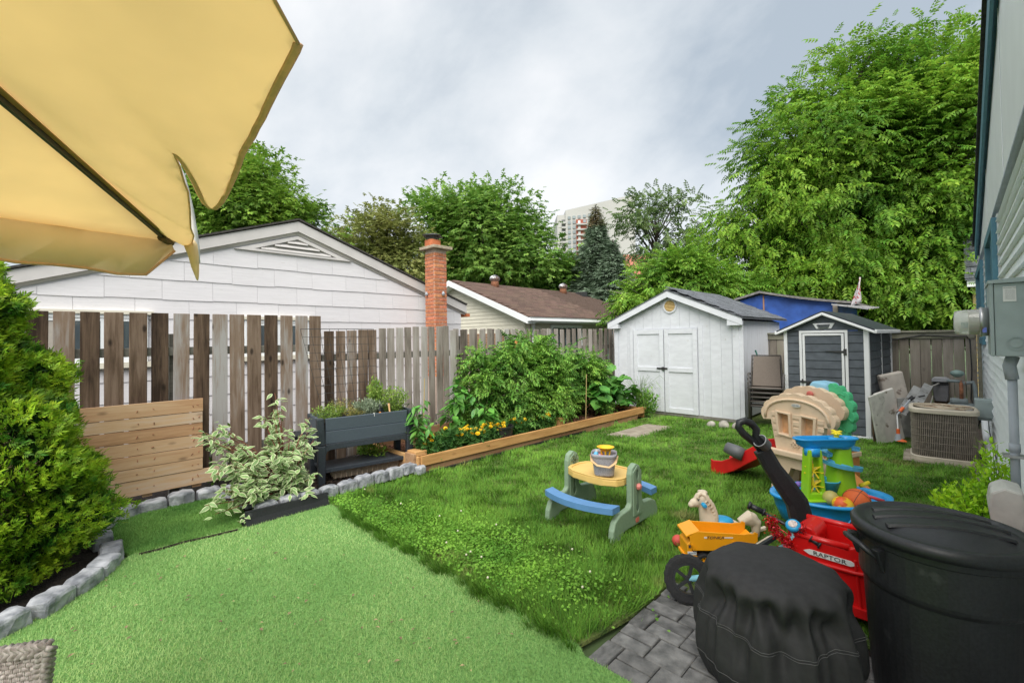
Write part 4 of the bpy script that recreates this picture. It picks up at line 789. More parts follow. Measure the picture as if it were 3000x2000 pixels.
obj('cable', MB().tube([(-1.1, 10.96, 1.46), (-.75, 10.95, 1.54), (-.45, 10.95, 1.60), (-.1, 10.95, 1.57), (.10, 10.95, 1.57), (.14, 10.95, 1.50), (.15, 10.94, 1.0), (.13, 10.93, .5), (.2, 10.5, .3)], .010, 6), M['dark_metal'], cb)
# ================================================================== TREES
def tree(name, label, D, lobes, base_px, tr, nsub, nleaf, tmpl, size, m, droop=.3, spread=.5, squash=.6, group=None, cat='tree', shell=.42, dd=1.0, bark=None, bz=0, extra=None, trunk=True):
    global RNG; RNG = np.random.default_rng(len(label)*7+int(D)); base = dep(base_px, 985, D); base.z = bz
    t = thing(name, label, cat, base, 0, group); L_ = []
    for (px, py, rx, ry) in lobes:
        c = dep(px, py, D); s = D/FP; L_.append((np.array(c), np.array([rx*s, rx*s*dd, ry*s])))
    w = np.array([np.prod(r)**.8 for c, r in L_]); w /= w.sum(); idx = RNG.choice(len(L_), nsub, p=w)
    C_ = np.array([L_[i][0] for i in idx]); Rr = np.array([L_[i][1] for i in idx])
    d = unit(nsub); rad = RNG.random(nsub)**shell; off = d*rad[:, None]; rt = np.array(_r0); fw = np.array(_f0)
    sub = C_+off[:, :1]*Rr[:, :1]*rt+off[:, 1:2]*Rr[:, 1:2]*fw+np.stack([np.zeros(nsub), np.zeros(nsub), off[:, 2]*Rr[:, 2]], 1)
    cen = np.mean([c for c, r in L_], axis=0); top = max(c[2]+r[2] for c, r in L_); low = min(c[2]-r[2] for c, r in L_)
    if trunk:
        b = MB(); axp = lambda h: Vector((base.x+(cen[0]-base.x)*min(1, h/cen[2])*.8+.25*math.sin(h*.7), base.y+(cen[1]-base.y)*min(1, h/cen[2])*.8, h))
        hh = [bz-.1, low*.5+bz*.5, low, (low+top)/2, top*.72+low*.28]; b.tube([axp(h)-base for h in hh], [tr*1.2, tr, tr*.85, tr*.5, tr*.12], 9); obj('trunk', b, bark or M['bark'], t, smooth=True)
        b = MB()
        for p in sub[:min(nsub, 130)]:
            p = Vector(p); h0 = max(low*.75, p.z-.9*(p-Vector(cen)).length*.8-.4); a = axp(min(h0, top*.7)); mid = a.lerp(p, .55)+Vector((0, 0, .12*(p-a).length*rnd(-.3, 1)))
            r0 = tr*rnd(.2, .42); b.tube([a-base, mid-base, p-base], [r0, r0*.5, r0*.12], 5, cap=False)
        obj('branches', b, bark or M['bark'], t, smooth=True)
    n = nsub*nleaf; rep = np.repeat(np.arange(nsub), nleaf); g = np.clip(RNG.normal(size=(n, 3)), -1.7, 1.7)*np.array([spread, spread, spread*squash])*np.repeat(RNG.uniform(.6, 1.3, nsub), nleaf)[:, None]
    pos = sub[rep]+g; outw = (pos-cen); outw /= np.linalg.norm(outw, axis=1, keepdims=True)+1e-6
    f = outw*.6+unit(n)*.7+g/spread*.45; f[:, 2] -= droop; up = unit(n)*.5+np.array([0, 0, 1.0])+outw*.3
    scatter('crown', *tmpl, pos-np.array(base), frames(f, up), RNG.uniform(.55, 1.25, n)*size, m, t)
    return t
tree('maple_tree', 'large rounded green maple rising behind the white house gable on the left', 17, [(720, 620, 150, 160), (640, 560, 110, 110), (830, 650, 120, 100), (600, 700, 130, 120), (900, 720, 70, 60), (740, 500, 60, 50)], 720, .22, 120, 130, T_SPRIG, .25, M['leaf_maple'], .25, .5, group='trees behind the houses')
tree('olive_tree', 'olive yellow green loose tree between the white gable and the brick chimney', 22, [(1100, 720, 100, 90), (1190, 760, 80, 90), (1020, 760, 80, 80), (1120, 660, 60, 50), (1220, 850, 60, 80), (1160, 690, 70, 60)], 1120, .16, 110, 85, T_SPRIG, .24, M['leaf_olive'], .1, .55, group='trees behind the houses')
tree('maple_tree', 'broad green tree directly behind the brick chimney and brown roof', 25, [(1400, 650, 150, 100), (1290, 620, 80, 60), (1500, 680, 90, 85), (1560, 730, 55, 60), (1340, 760, 110, 90), (1480, 780, 130, 90), (1420, 590, 70, 45)], 1420, .3, 150, 90, T_SPRIG, .34, M['leaf_mid'], .2, .68, group='trees behind the houses')
tree('young_tree', 'small dark green tree between the broad tree and the spruce', 27, [(1650, 800, 65, 45), (1610, 830, 50, 50), (1700, 830, 50, 45)], 1650, .12, 40, 80, T_SPRIG, .32, M['leaf_dark'], .2, .6, group='trees behind the houses')
tree('thin_tree', 'tall airy tree with open feathery crown beside the spruce', 28, [(1850, 620, 55, 60), (1930, 590, 80, 55), (1990, 620, 55, 50), (1900, 700, 80, 60), (2000, 700, 50, 60), (1880, 770, 60, 60), (2040, 720, 45, 50), (1960, 780, 60, 60)], 1890, .14, 75, 17, T_FERN, .46, M['leaf_thin'], .3, .55, group='trees behind the houses', squash=.5)
# spruces
def spruce(px, ptop, pbase, D, halfw, label):
    apex = dep(px, ptop, D); base = dep(px, 985, D); base.z = 0; H = apex.z; t = thing('spruce_tree', label, 'tree', base, 0, 'trees behind the houses')
    obj('trunk', MB().tube([(0, 0, -.1), (0, 0, H*.97)], [.22, .02], 8), M['bark'], t)
    rmax = halfw*D/FP; P, F_, U, SC = [], [], [], []; bb = MB(); zb = dep(px, pbase, D).z
    nb = 260
    for i in range(nb):
        u = (i+.5)/nb; z = H-(H-zb)*u**.85; rr = rmax*(u**.95)*rnd(.7, 1.15)+.06; a = i*2.39996+rnd(-.2, .2); dv = np.array([math.cos(a), math.sin(a), 0])
        bb.tube([(0, 0, z), tuple(dv*rr+np.array([0, 0, z-.28*rr]))], [.03, .008], 4, cap=False)
        n = int(10+26*rr)
        s = np.sqrt(RNG.random(n))*rr; lat = RNG.normal(size=n)*.13*(1.2+.3*rr); side = np.array([-dv[1], dv[0], 0])
        P.append(dv*s[:, None]+side*lat[:, None]+np.stack([0*s, 0*s, z-.28*s-.04+RNG.normal(size=n)*.05-np.abs(lat)*.3], 1)); f = dv+side*np.sign(lat)[:, None]*.7+RNG.normal(size=(n, 3))*.25; f[:, 2] -= .15; F_.append(f); U.append(RNG.normal(size=(n, 3))*.3+np.array([0, 0, 1.]))
    obj('branches', bb, M['bark'], t); P = np.concatenate(P); F_ = np.concatenate(F_); U = np.concatenate(U); hi = P[:, 2] > H-(H-zb)*(.22 if ptop < 650 else .0)
    sc = np.stack([RNG.uniform(.2, .34, len(P)), RNG.uniform(.3, .5, len(P)), np.ones(len(P))*.4], 1)*np.clip(.45+(H-P[:, 2:3])/3, .45, 1)
    scatter('needles', *T_FAN, P[~hi], frames(F_[~hi], U[~hi]), sc[~hi], M['needle'], t); scatter('cone_top', *T_FAN, P[hi], frames(F_[hi], U[hi]), sc[hi]*.9, M['needle_top'], t)
spruce(1752, 597, 900, 26, 115, 'tall dark spruce with a brown cone laden tip in front of the tower')
spruce(1800, 700, 915, 24.5, 120, 'lower blue green spruce just right of the tall brown tipped one')
# apartment tower and orange building
tw = thing('apartment_tower', 'pale high rise apartment tower with red balcony bays behind the spruce', 'building'); wm = mat('tower_wall', (.48, .475, .45), .8, .04, .05); tr_ = mat('tower_red', (.36, .10, .06), .8, .1, .1); tg = mat('tower_glass', (.28, .32, .33), .2, .1, .2)
TD = 150; s = TD/FP; A = dep(1638, 635, TD); B_ = dep(1690, 632, TD); q = lambda px, py: dep(px, py, TD)
ux = Vector(_r0); uy = Vector(_f0); O = dep(1638, 985, TD); O.z = 0
rotz = math.atan2(_r0.y, _r0.x); tw.location = O; tw.rotation_euler = (0, 0, rotz)
xx = lambda px: (px-1638)*s; zz = lambda py: (CYP-py)*s+HC+TD*math.sin(pit)*.0+2.5
ZZ = lambda px, py: dep(px, py, TD).z
obj('wall', MB().box((xx(1638), 0, 0), (xx(1662), 14, ZZ(1650, 628))), wm, tw); obj('wall', MB().hexa([(xx(1662), -.8, 0), (xx(1860), -3, 0), (xx(1860), 14, 0), (xx(1662), 14, 0)], [(xx(1662), -.8, ZZ(1662, 616)), (xx(1860), -3, ZZ(1860, 575)), (xx(1860), 14, ZZ(1860, 575)), (xx(1662), 14, ZZ(1662, 616))]), wm, tw)
for k in range(12):
    y0 = 642+k*14.3; zt = ZZ(1655, y0); zb_ = ZZ(1655, y0+8)
    f = obj('balcony', MB().box((xx(1651), -1.0, zb_-.55), (xx(1662.5), -.001, zb_)), wm, tw); obj('opening', MB().box((xx(1651), -.06, zb_+.05), (xx(1661), -.005, zt)), mat('opening', (.13, .14, .14), .6) if k == 0 else bpy.data.materials['opening'], f)
    for j, px in enumerate((1668, 1682, 1697, 1712, 1727)):
        if 1692 < px < 1722 and k > 1: continue
        y1 = y0-8-j*1.2; obj('window', MB().box((xx(px), -1.15-.012*(px-1662), ZZ(px, y1+9)), (xx(px+8), -.9-.012*(px-1662), ZZ(px, y1+1))), tg, tw)
obj('red_bay', MB().box((xx(1692), -1.6, 0), (xx(1722), -.9, ZZ(1700, 645))), tr_, tw)
for k in range(11):
    y0 = 652+k*15.5; b_ = obj('balcony', MB().box((xx(1692), -2.6, ZZ(1700, y0+10)), (xx(1722), -1.61, ZZ(1700, y0+6))), wm, tw); obj('window', MB().box((xx(1697), -1.7, ZZ(1700, y0+5)), (xx(1704), -1.605, ZZ(1700, y0-4))), M['paper'], tw)
obj('red_base', MB().box((xx(1662), -1.3, 0), (xx(1740), -.81, ZZ(1700, 758))), tr_, tw)
ob = thing('orange_building', 'salmon coloured building glimpsed between spruce and airy tree', 'building'); p = dep(1830, 985, 110); p.z = 0; ob.location = p; ob.rotation_euler = (0, 0, rotz); s2 = 110/FP
obj('wall', MB().box((0, 0, 0), (80*s2, 10, dep(1860, 745, 110).z)), mat('salmon', (.62, .24, .17), .8, .06, .1), ob); 
for k in range(3):
    for j in range(4): obj('window', MB().box((8*s2+18*j*s2, -.1, 6+4*k), (16*s2+18*j*s2, -.005, 8+4*k)), tg, ob)
# walnuts on the right
tree('walnut_tree', 'huge bright green walnut tree with drooping feathery leaves filling the upper right', 14.5, [(2480, 330, 95, 110), (2500, 150, 45, 85), (2400, 430, 190, 170), (2300, 470, 110, 130), (2560, 470, 200, 200), (2280, 620, 150, 110), (2450, 650, 200, 130), (2620, 700, 200, 140), (2210, 700, 110, 60), (2350, 780, 160, 60), (2670, 150, 60, 110), (2580, 230, 80, 110), (2360, 270, 45, 70), (2640, 300, 90, 110)], 2560, .33, 330, 58, T_COMP, .30, M['leaf_walnut'], .38, .52, squash=.42, group='walnut trees behind the sheds', shell=.38)
tree('walnut_tree', 'second walnut crown at the far right edge against the blue house trim', 13.0, [(2820, 330, 110, 190), (2880, 150, 60, 90), (2760, 480, 110, 130), (2850, 600, 130, 160), (2760, 700, 120, 110), (2800, 850, 120, 110), (2700, 860, 100, 80)], 2900, .28, 190, 52, T_COMP, .31, M['leaf_walnut'], .38, .50, squash=.42, group='walnut trees behind the sheds', shell=.4)
tree('walnut_tree', 'low spreading branch mass of leaves right above the blue lean-to roof', 14.0, [(2560, 820, 170, 90), (2700, 760, 120, 100), (2640, 900, 120, 70), (2420, 790, 120, 60), (2300, 830, 90, 50), (2740, 920, 110, 60)], 2700, .16, 150, 52, T_COMP, .30, M['leaf_walnut'], .4, .48, squash=.42, group='walnut trees behind the sheds', shell=.5)
tree('locust_tree', 'yellow green shrubby tree with bare twigs behind the left side of the white shed roof', 13.5, [(1950, 830, 80, 60), (2040, 800, 80, 60), (1880, 880, 70, 50), (2100, 850, 80, 50), (1840, 930, 40, 30), (2180, 860, 60, 35), (1960, 900, 90, 50)], 1990, .09, 140, 42, T_FERN, .26, M['leaf_bright'], .35, .30, group=None)
b = MB(); tw_ = thing('bare_branch', 'tangle of leafless grey twigs in front of the yellow green shrubby tree', 'branches', (0, 0, 0))
for k in range(46):
    a = dep(rnd(1880, 1980), rnd(900, 940), 13.2); c_ = a+Vector(_r0)*rnd(-1.3, 1.4)+Vector((0, 0, rnd(.2, 1.2))); mid = a.lerp(c_, .5)+Vector((0, 0, rnd(.0, .35))); b.tube([a, mid, c_], [.014, .009, .004], 4, cap=False)
b.tube([dep(1930, 985, 13.2)*1, dep(1930, 900, 13.2)], [.05, .03], 6)
obj('twigs', b, mat('grey_twig', (.25, .22, .18), .9), tw_)
tree('background_hedge', 'dark leafy shrubbery under the walnut trees behind the back fence', 15.5, [(2300, 880, 160, 70), (2500, 900, 160, 70), (2700, 900, 160, 80), (2820, 930, 80, 50)], 2500, .1, 90, 40, T_SPRIG, .42, M['leaf_dark'], .2, .5, cat='shrubbery', shell=.6)
tree('background_trees', 'line of darker trees low behind the brown roof ridge', 34, [(1330, 850, 100, 50), (1470, 850, 100, 50), (1600, 860, 90, 40), (1200, 880, 100, 50)], 1400, .1, 70, 36, T_SPRIG, .8, M['leaf_dark'], .2, 1.0, cat='trees', shell=.6)
# ================================================================== CEDAR (left foreground)
cd_ = thing('cedar_shrub', 'dense bright green cedar shrub at the left edge inside the curved stone border', 'cedar', (-4.93, -.46, 0))
obj('trunk', MB().tube([(0, 0, -.05), (0, 0, 1.4)], [.05, .01], 8), M['bark'], cd_)
CH = 2.34
def cedr(z): u = z/CH; return np.where(u < .22, .48+.30*np.sqrt(np.clip(u/.22, 0, 1)), .78*np.clip(1-(u-.22)/.78, 0, 1)**.92+.02)
n = 30000; z = RNG.random(n)**1.0*(CH-.04)+.04; a = RNG.random(n)*2*PI; lump = .07*np.sin(a*5+z*4)+.055*np.sin(a*3-z*7)+.05*np.sin(z*16+a*2)
r_ = (cedr(z)+lump)*RNG.uniform(.70, 1.0, n)**.7+RNG.normal(size=n)*.03; P = np.stack([r_*np.cos(a), r_*np.sin(a), z], 1); o_ = np.stack([np.cos(a), np.sin(a), 0*a], 1)
f = o_*.75+unit(n)*.6; f[:, 2] += .45; up = np.stack([-np.sin(a), np.cos(a), 0*a], 1)*RNG.choice([-1, 1], n)[:, None]+unit(n)*.6
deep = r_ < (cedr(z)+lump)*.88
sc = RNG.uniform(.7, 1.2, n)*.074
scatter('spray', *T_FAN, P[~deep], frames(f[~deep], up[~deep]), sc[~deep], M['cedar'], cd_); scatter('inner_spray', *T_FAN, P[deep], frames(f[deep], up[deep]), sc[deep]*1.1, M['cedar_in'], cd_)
b = MB()
for k in range(90):
    aa = rnd(0, 2*PI); zz_ = rnd(.1, 1.9); rr = float(cedr(np.array(zz_)))*.85; b.tube([(0, 0, max(.05, zz_-.3)), (rr*math.cos(aa), rr*math.sin(aa), zz_)], [.012, .003], 4, cap=False)
obj('branches', b, M['bark'], cd_)
# ================================================================== LAWN, TURF, CLOVER
from math import floor
def mask_poly(x, y, poly):
    c = np.zeros(len(x), bool); n = len(poly)
    for i in range(n):
        x0, y0 = poly[i]; x1, y1 = poly[i-1]; cond = ((y0 > y) != (y1 > y)); xi = (x1-x0)*(y-y0)/((y1-y0) if y1 != y0 else 1e-9)+x0; c ^= cond & (x < xi)
    return c
T_BLADE = (np.array([(-.5, 0, 0), (.5, 0, 0), (.36, .10, .55), (-.36, .10, .55), (.02, .42, 1.0), (-.02, .42, 1.0)]), np.array([(0, 1, 2, 3), (3, 2, 4, 5)]))
T_BLADE1 = (np.array([(-.5, 0, 0), (.5, 0, 0), (.12, .25, 1), (-.12, .25, 1)]), np.array([(0, 1, 2, 3)]))
def blades(name, poly, dens, D0, h0, w0, m, n0, tmpl, lean=.45, parent=None, hfun=None, box=None, zb=0, tip=None, excl=()):
    xs = [p[0] for p in poly]; ys = [p[1] for p in poly]; n = n0; x = RNG.uniform(min(xs), max(xs), n); y = RNG.uniform(min(ys), max(ys), n); k = mask_poly(x, y, poly)
    for e_ in excl: k &= ~mask_poly(x, y, e_)
    D = -math.sin(yaw)*x+math.cos(yaw)*y; lat = (x*math.cos(yaw)+y*math.sin(yaw)); k &= (D > .8) & (np.abs(lat) < D*1.2+.3)
    k &= RNG.random(n) < np.clip((D0/D)**1.6, .06, 1); x, y, D = x[k], y[k], D[k]; n = len(x)
    a = (RNG.random(n)*2*PI if hfun is None else RNG.normal(size=n)*1.0+5*vn(x, y, 7.0, 4)+2*vn(x, y, 19, 1)); w = w0*np.clip(D/D0, 1, 4)**.75*RNG.uniform(.7, 1.3, n); h = h0*RNG.uniform(.55, 1.25, n)
    if hfun is not None: h = h*hfun(x, y)
    le = np.abs(RNG.normal(size=n))*lean+.08; ca, sa_ = np.cos(a), np.sin(a)
    X = np.stack([ca, sa_, 0*a], 1); Y = np.stack([-sa_, ca, 0*a], 1); Z = np.stack([-sa_*le, ca*le, np.ones(n)], 1); Z /= np.linalg.norm(Z, axis=1, keepdims=True)
    fr = np.stack([X, Y, Z], 2); o = scatter(name, *tmpl, np.stack([x, y, np.full(n, zb)], 1), fr, np.stack([w, h*.6, h], 1), m, parent); print(name, n); return o
def vn(x, y, f, s):  # cheap smooth noise
    return (np.sin(x*f+s)+np.sin(y*f*1.3+s*2)+np.sin((x+y)*f*.7+s*3)+np.sin((x-y)*f*1.7+s))/4
def hl(x, y):
    edge = np.clip((y-TB)/1.4, 0, 1); g = 1.25-.45*edge+.25*vn(x, y, 3.2, 1)+.35*vn(x, y, 11, 2)+.25*vn(x, y, 23, 5); g = g*np.clip(.6+(y-TB)/.2, .6, 1)
    g = g*np.where((y > 6) | (x > -.9), .8, 1.0); return np.clip(g, .35, 1.7)
slab_p = [(-4.22, 6.58), (-3.78, 6.68), (-3.76, 7.85), (-4.17, 7.8)]; ac_p = [(-.55, 7.7), (.3, 7.7), (.3, 8.6), (-.55, 8.6)]
lg = blades('lawn_grass', [(-4.74, TB), (-1.5, TB-.02), (-1.42, 2.45), (-1.4, 2.95), (-1.15, 3.1), (.12, 3.1), (.1, 6.8), (.1, 8.4), (-.4, 8.6), (-.8, 9.1), (-1.0, 8.95), (-2.2, 9.0), (-2.3, 9.3), (-2.95, 8.9), (-4.3, 8.85), (-4.55, 8.2), (-4.72, 3.1)], 0, 3.2, .070, .0046, M['lawn_blade'], 360000, T_BLADE, .62, hfun=hl, excl=(slab_p, ac_p)); lg['kind'] = 'stuff'
n = 5000; x = RNG.uniform(-4.4, -1.5, n); y = TB+.01-np.abs(RNG.normal(size=n))*.03*(1+.8*vn(x, x*0, 6, 1)); a = RNG.normal(size=n)*.7; le = RNG.uniform(.2, .9, n); h = RNG.uniform(.04, .10, n)*(1+.4*vn(x, x*0, 9, 2)); ca, sa_ = np.cos(a), np.sin(a)
tc_ = RNG.integers(0, 90, n); tx = RNG.uniform(-4.35, -1.5, 90); ty = TB-.005-RNG.random(90)**2*.075; x = tx[tc_]+RNG.normal(size=n)*.022; y = ty[tc_]+RNG.normal(size=n)*.016; a = np.arctan2(x-tx[tc_], -(y-ty[tc_]-.02))+RNG.normal(size=n)*.4
ca, sa_ = np.cos(a), np.sin(a); Z = np.stack([sa_*le, -ca*le, np.ones(n)], 1); Z /= np.linalg.norm(Z, axis=1, keepdims=True)
scatter('border_grass', *T_BLADE, np.stack([x, y, np.zeros(n)], 1), np.stack([np.stack([ca, sa_, 0*a], 1), np.stack([sa_, -ca, 0*a], 1), Z], 2), np.stack([np.full(n, .0045), h*.6, h], 1), M['lawn_fresh'], None, 'stuff')
tg1 = blades('turf_pile', turf_poly, 0, 2.6, .019, .0024, M['turf_blade'], 460000, T_BLADE1, .8); tg1['kind'] = 'stuff'
tg2 = blades('turf_pile', turf2_poly, 0, 3.2, .020, .0026, M['turf_dark'], 70000, T_BLADE1, .7); tg2['kind'] = 'stuff'
T_CLOV = mk([[(0, 0, 0), (.42, .35, .08), (0, .62, 0), (-.42, .35, .08)]]); v0 = T_CLOV[0]; vs = []
for a in (0, 2.09, 4.19):
    for (x, y, z) in v0: vs.append((x*math.cos(a)-y*math.sin(a), x*math.sin(a)+y*math.cos(a), z))
T_CLOV = (np.array(vs), np.arange(12).reshape(-1, 4))
cl_c = [G(1100, 1560), G(1250, 1620), G(1000, 1500), G(1400, 1650), G(1500, 1680), G(1050, 1620), G(1200, 1530), G(1330, 1560), G(1620, 1700), G(1450, 1600)]
ps2 = []
for c in cl_c: k = 900; ps2.append(np.stack([c.x+RNG.normal(size=k)*.26, c.y+RNG.normal(size=k)*.17, RNG.uniform(.035, .075, k)], 1))
ps2 = np.concatenate(ps2); ps2 = ps2[(ps2[:, 1] > TB-.03) & (ps2[:, 0] > -4.7)]; n = len(ps2)
scatter('clover', *T_CLOV, ps2, frames(unit(n), unit(n)*.35+np.array([0, 0, 1.])), RNG.uniform(.010, .019, n), M['clover'], None, 'stuff')
fw_ = MB()
for k in range(20): c = random.choice(cl_c); x, y = c.x+random.gauss(0, .35), c.y+random.gauss(0, .25); (fw_.sph((x, y, rnd(.07, .10)), .008, 6, 4) if y > TB else None)
obj('clover_flowers', fw_, mat('clover_white', (.7, .66, .5), .8), None, kind='stuff')
# bits lying on the turf
lb_ = MB()
for k in range(110):
    p = G(rnd(200, 1500), rnd(1560, 1980)); a = rnd(0, 6.28); q = Vector((math.cos(a), math.sin(a), 0))*rnd(.008, .02)
    if p.y < TB-.1 and p.x > -4.3 and p.x < -1.5: lb_.add([p+q+Vector((0, 0, .02)), p+Vector((q.y*.5, -q.x*.5, .026)), p-q+Vector((0, 0, .021)), p+Vector((-q.y*.5, q.x*.5, .024))], [(0, 1, 2, 3)])
obj('fallen_leaves', lb_, mat('fallen_leaf', (.25, .2, .1), .8, .4, 30, island=.5), None, kind='stuff')
sm = MB(); pts = [G(407, 1625), G(470, 1610), G(540, 1590), G(620, 1572), G(697, 1553)]
sm.tube([p+Vector((rnd(-.006,.006), 0, .008)) for p in pts], .010, 5); tag(obj('turf_seam', sm, M['soil'], None), 'dark seam where two pieces of artificial turf meet near the black edging', 'seam')
# ================================================================== EDGING STONES, PLANTER, RAISED BED
def stone_mesh(l, w, h, s):
    random.seed(s); mb = MB(); nx, ny, nz = 5, 3, 3; rr = []
    prof = [(-.5, .0), (-.5, .8), (-.42, 1.0), (.42, 1.0), (.5, .78), (.5, .0)]
    rings = []
    for i in range(6):
        t = -.5+i/5; e = .88 if i in (0, 5) else 1.0
        rings.append([(t*l, a*w*e+rnd(-.008, .008), max(0, c)*h*(e if c > .5 else 1)+rnd(-.006, .006)) for a, c in prof])
    mb.rings(rings); return mb.mesh('stone', M['stone'])
SM = [stone_mesh(.195, .12, .115, 100+i) for i in range(6)]; random.seed(5)
def stone_run(t, pts, step=.205, z=0, sc=1.0):
    P = [Vector((x, y, 0)) for x, y in pts]; d = 0; acc = step/2
    for a, b_ in zip(P[:-1], P[1:]):
        L_ = (b_-a).length; dr = (b_-a)/L_; an = math.atan2(dr.y, dr.x)
        while acc < d+L_:
            p = a+dr*(acc-d); inst('stone', random.choice(SM), t, (p.x+rnd(-.006, .006), p.y+rnd(-.006, .006), z+rnd(-.008, .008)), (rnd(-.03, .03), rnd(-.03, .03), an+rnd(-.05, .05)+(PI if rnd(0, 1) > .5 else 0)), (rnd(.93, 1.02)*sc, rnd(.9, 1.05)*sc, rnd(.92, 1.08)), bevel=.007); acc += step
        d += L_
e1 = thing('stone_edging', 'curved grey stone border round the cedar shrub at lower left', 'stone border'); stone_run(e1, [(-3.83, -.75), (-3.90, -.30), (-4.06, -.02), (-4.28, .17), (-4.52, .31), (-4.82, .36)], .235, -.01, 1.15)
e2 = thing('stone_edging', 'grey stone border under the pallet board screen behind the turf corner', 'stone border'); stone_run(e2, [(-4.95, .30), (-5.35, .30), (-5.66, .42), (-5.76, .65), (-5.76, 1.2), (-5.6, 1.40), (-5.0, 1.42)], .235, -.01, 1.15)
e3 = thing('stone_edging', 'grey stone border from the variegated shrub past the dark planter to the raised bed', 'stone border'); stone_run(e3, [(-4.69, 1.34), (-4.74, 2.2), (-4.80, 3.10)], .203, .025, 1.0)
inst('stone', SM[0], e3, (-4.72, 3.17, .01), (0, 0, .3), (.6, .9, .9), .007); bpy.context.view_layer.update()
be = thing('lawn_edging', 'black plastic garden edging strip at the corner of the shrub bed', 'edging'); 
obj('strip', MB().rings([[(x, y, z) for x, z in ((-4.555, -.02), (-4.585, .055), (-4.600, .115), (-4.620, .115), (-4.615, .05), (-4.60, -.02))] for y in (1.235, 1.98)]), M['black_plastic'], be)
obj('lip', MB().tube([(-4.608, 1.235, .118), (-4.608, 1.99, .100)], .011, 8), M['black_plastic'], be); obj('corner', MB().hexa([(-4.62, 1.22, -.02), (-4.565, 1.235, -.02), (-4.60, 1.245, -.02), (-4.64, 1.235, -.02)], [(-4.64, 1.20, .07), (-4.60, 1.235, .085), (-4.61, 1.245, .085), (-4.65, 1.22, .07)]), M['black_plastic'], be)
obj('strip', MB().box((-4.70, 3.2, -.02), (-4.66, 8.3, .03)), M['black_plastic'], be)
# elevated planter
pl = thing('elevated_planter', 'dark grey wood look plastic planter box on legs with a lower shelf', 'planter', (-5.27, 2.20, 0), R(90)-math.atan2(.19, 1.05))
PLn, PW = 1.07, .42; LH = .76
for x in (0, PLn):
    for y in (0, PW):
        lg_ = obj('leg', MB().hexa([(x-.035, y-.035, -.03), (x+.035, y-.035, -.03), (x+.035, y+.035, -.03), (x-.035, y+.035, -.03)], [(x-.045, y-.04, .44), (x+.045, y-.04, .44), (x+.045, y+.04, .44), (x-.045, y+.04, .44)]), M['char_dark'], pl, bevel=.01)
        sx = -1 if x == 0 else 1; sy = -1 if y == 0 else 1
        obj('corner_post', MB().hexa([(x-.04, y-.04, .442), (x+.04, y-.04, .442), (x+.04, y+.04, .442), (x-.04, y+.04, .442)], [(x-.04+sx*.02, y-.04+sy*.02, LH), (x+.04+sx*.02, y-.04+sy*.02, LH), (x+.04+sx*.02, y+.04+sy*.02, LH), (x-.04+sx*.02, y+.04+sy*.02, LH)]), M['char_dark'], pl, bevel=.012)
for k, (z0, z1) in enumerate(((.455, .60), (.604, .75))):
    o0, o1 = .02*k*.5-.03, .02*(k+1)*.5-.03
    obj('board', MB().hexa([(.042, -o0-.045, z0), (PLn-.042, -o0-.045, z0), (PLn-.042, -.0, z0), (.042, 0, z0)], [(.042, -o1-.055, z1), (PLn-.042, -o1-.055, z1), (PLn-.042, -.0, z1), (.042, 0, z1)]), M['char_plastic'], pl, bevel=.004)
    obj('board', MB().box((.042, PW, z0), (PLn-.042, PW+.03, z1)), M['char_plastic'], pl, bevel=.004)
    for x0, x1 in ((-.035-.01*k, -.01), (PLn+.01, PLn+.035+.01*k)): obj('end_board', MB().box((x0, .042, z0), (x1, PW-.042, z1)), M['char_plastic'], pl, bevel=.004)
fr_ = [(.046, .40), (.10, .385), (.16, .405), (PLn-.16, .405), (PLn-.10, .385), (PLn-.046, .40)]
for y0, y1 in ((-.03, .0), (PW, PW+.03)): obj('beam', MB().plate([(.046, .453), (PLn-.046, .453), (PLn-.046, .33), (PLn-.06, .37), (PLn-.10, .385), (.10, .385), (.06, .37), (.046, .33)], y0, y1), M['char_dark'], pl, bevel=.004)
for x0 in (-.03, PLn): obj('beam', MB().box((x0, .046, .385), (x0+.03, PW-.046, .453)), M['char_dark'], pl, bevel=.004)
obj('tray_floor', MB().box((0, 0, .46), (PLn, PW, .50)), M['char_dark'], pl); obj('shelf', MB().box((.0, .02, .135), (PLn, PW-.02, .165)), M['char_dark'], pl, bevel=.005); obj('shelf_lip', MB().box((.04, -.02, .125), (PLn-.04, .018, .17)), M['char_dark'], pl, bevel=.004)
obj('potting_soil', MB().box((.0, .001, .51), (PLn, PW-.001, .70)), M['soil'], pl)
def PLw(x, y, z): a = pl.rotation_euler.z; return Vector((-5.27+x*math.cos(a)-y*math.sin(a), 2.20+x*math.sin(a)+y*math.cos(a), z))
def herb(name, label, c, r, h, n, m, size, tmpl=T_LEAF, droop=-.3, upr=.6, stems=14, grp=None, cat='herb'):
    t = thing(name, label, cat, c, 0, grp); rr = np.sqrt(RNG.random(n)); a = RNG.random(n)*2*PI; u = RNG.random(n)**.8
    P = np.stack([r[0]*rr*np.cos(a)*(.5+.6*u), r[1]*rr*np.sin(a)*(.5+.6*u), h*u*(1.1-.35*rr)*RNG.uniform(.75, 1.1, n)], 1); f = P/(np.linalg.norm(P, axis=1, keepdims=True)+.01)*.6+unit(n)*.7; f[:, 2] -= droop
    scatter('leaves', *tmpl, P, frames(f, unit(n)*.5+np.array([0, 0, 1.])), RNG.uniform(.7, 1.3, n)*size, m, t); b = MB()
    for k in range(stems): a = rnd(0, 6.28); q = rnd(.2, .9); b.tube([(0, 0, -.02), (r[0]*q*.5*math.cos(a), r[1]*q*.5*math.sin(a), h*.5), (r[0]*q*math.cos(a), r[1]*q*math.sin(a), h*rnd(.7, 1))], [.004, .003, .0015], 4, cap=False)
    obj('stems', b, M['stem'], t); return t
G_ = 'herbs growing in the elevated planter'
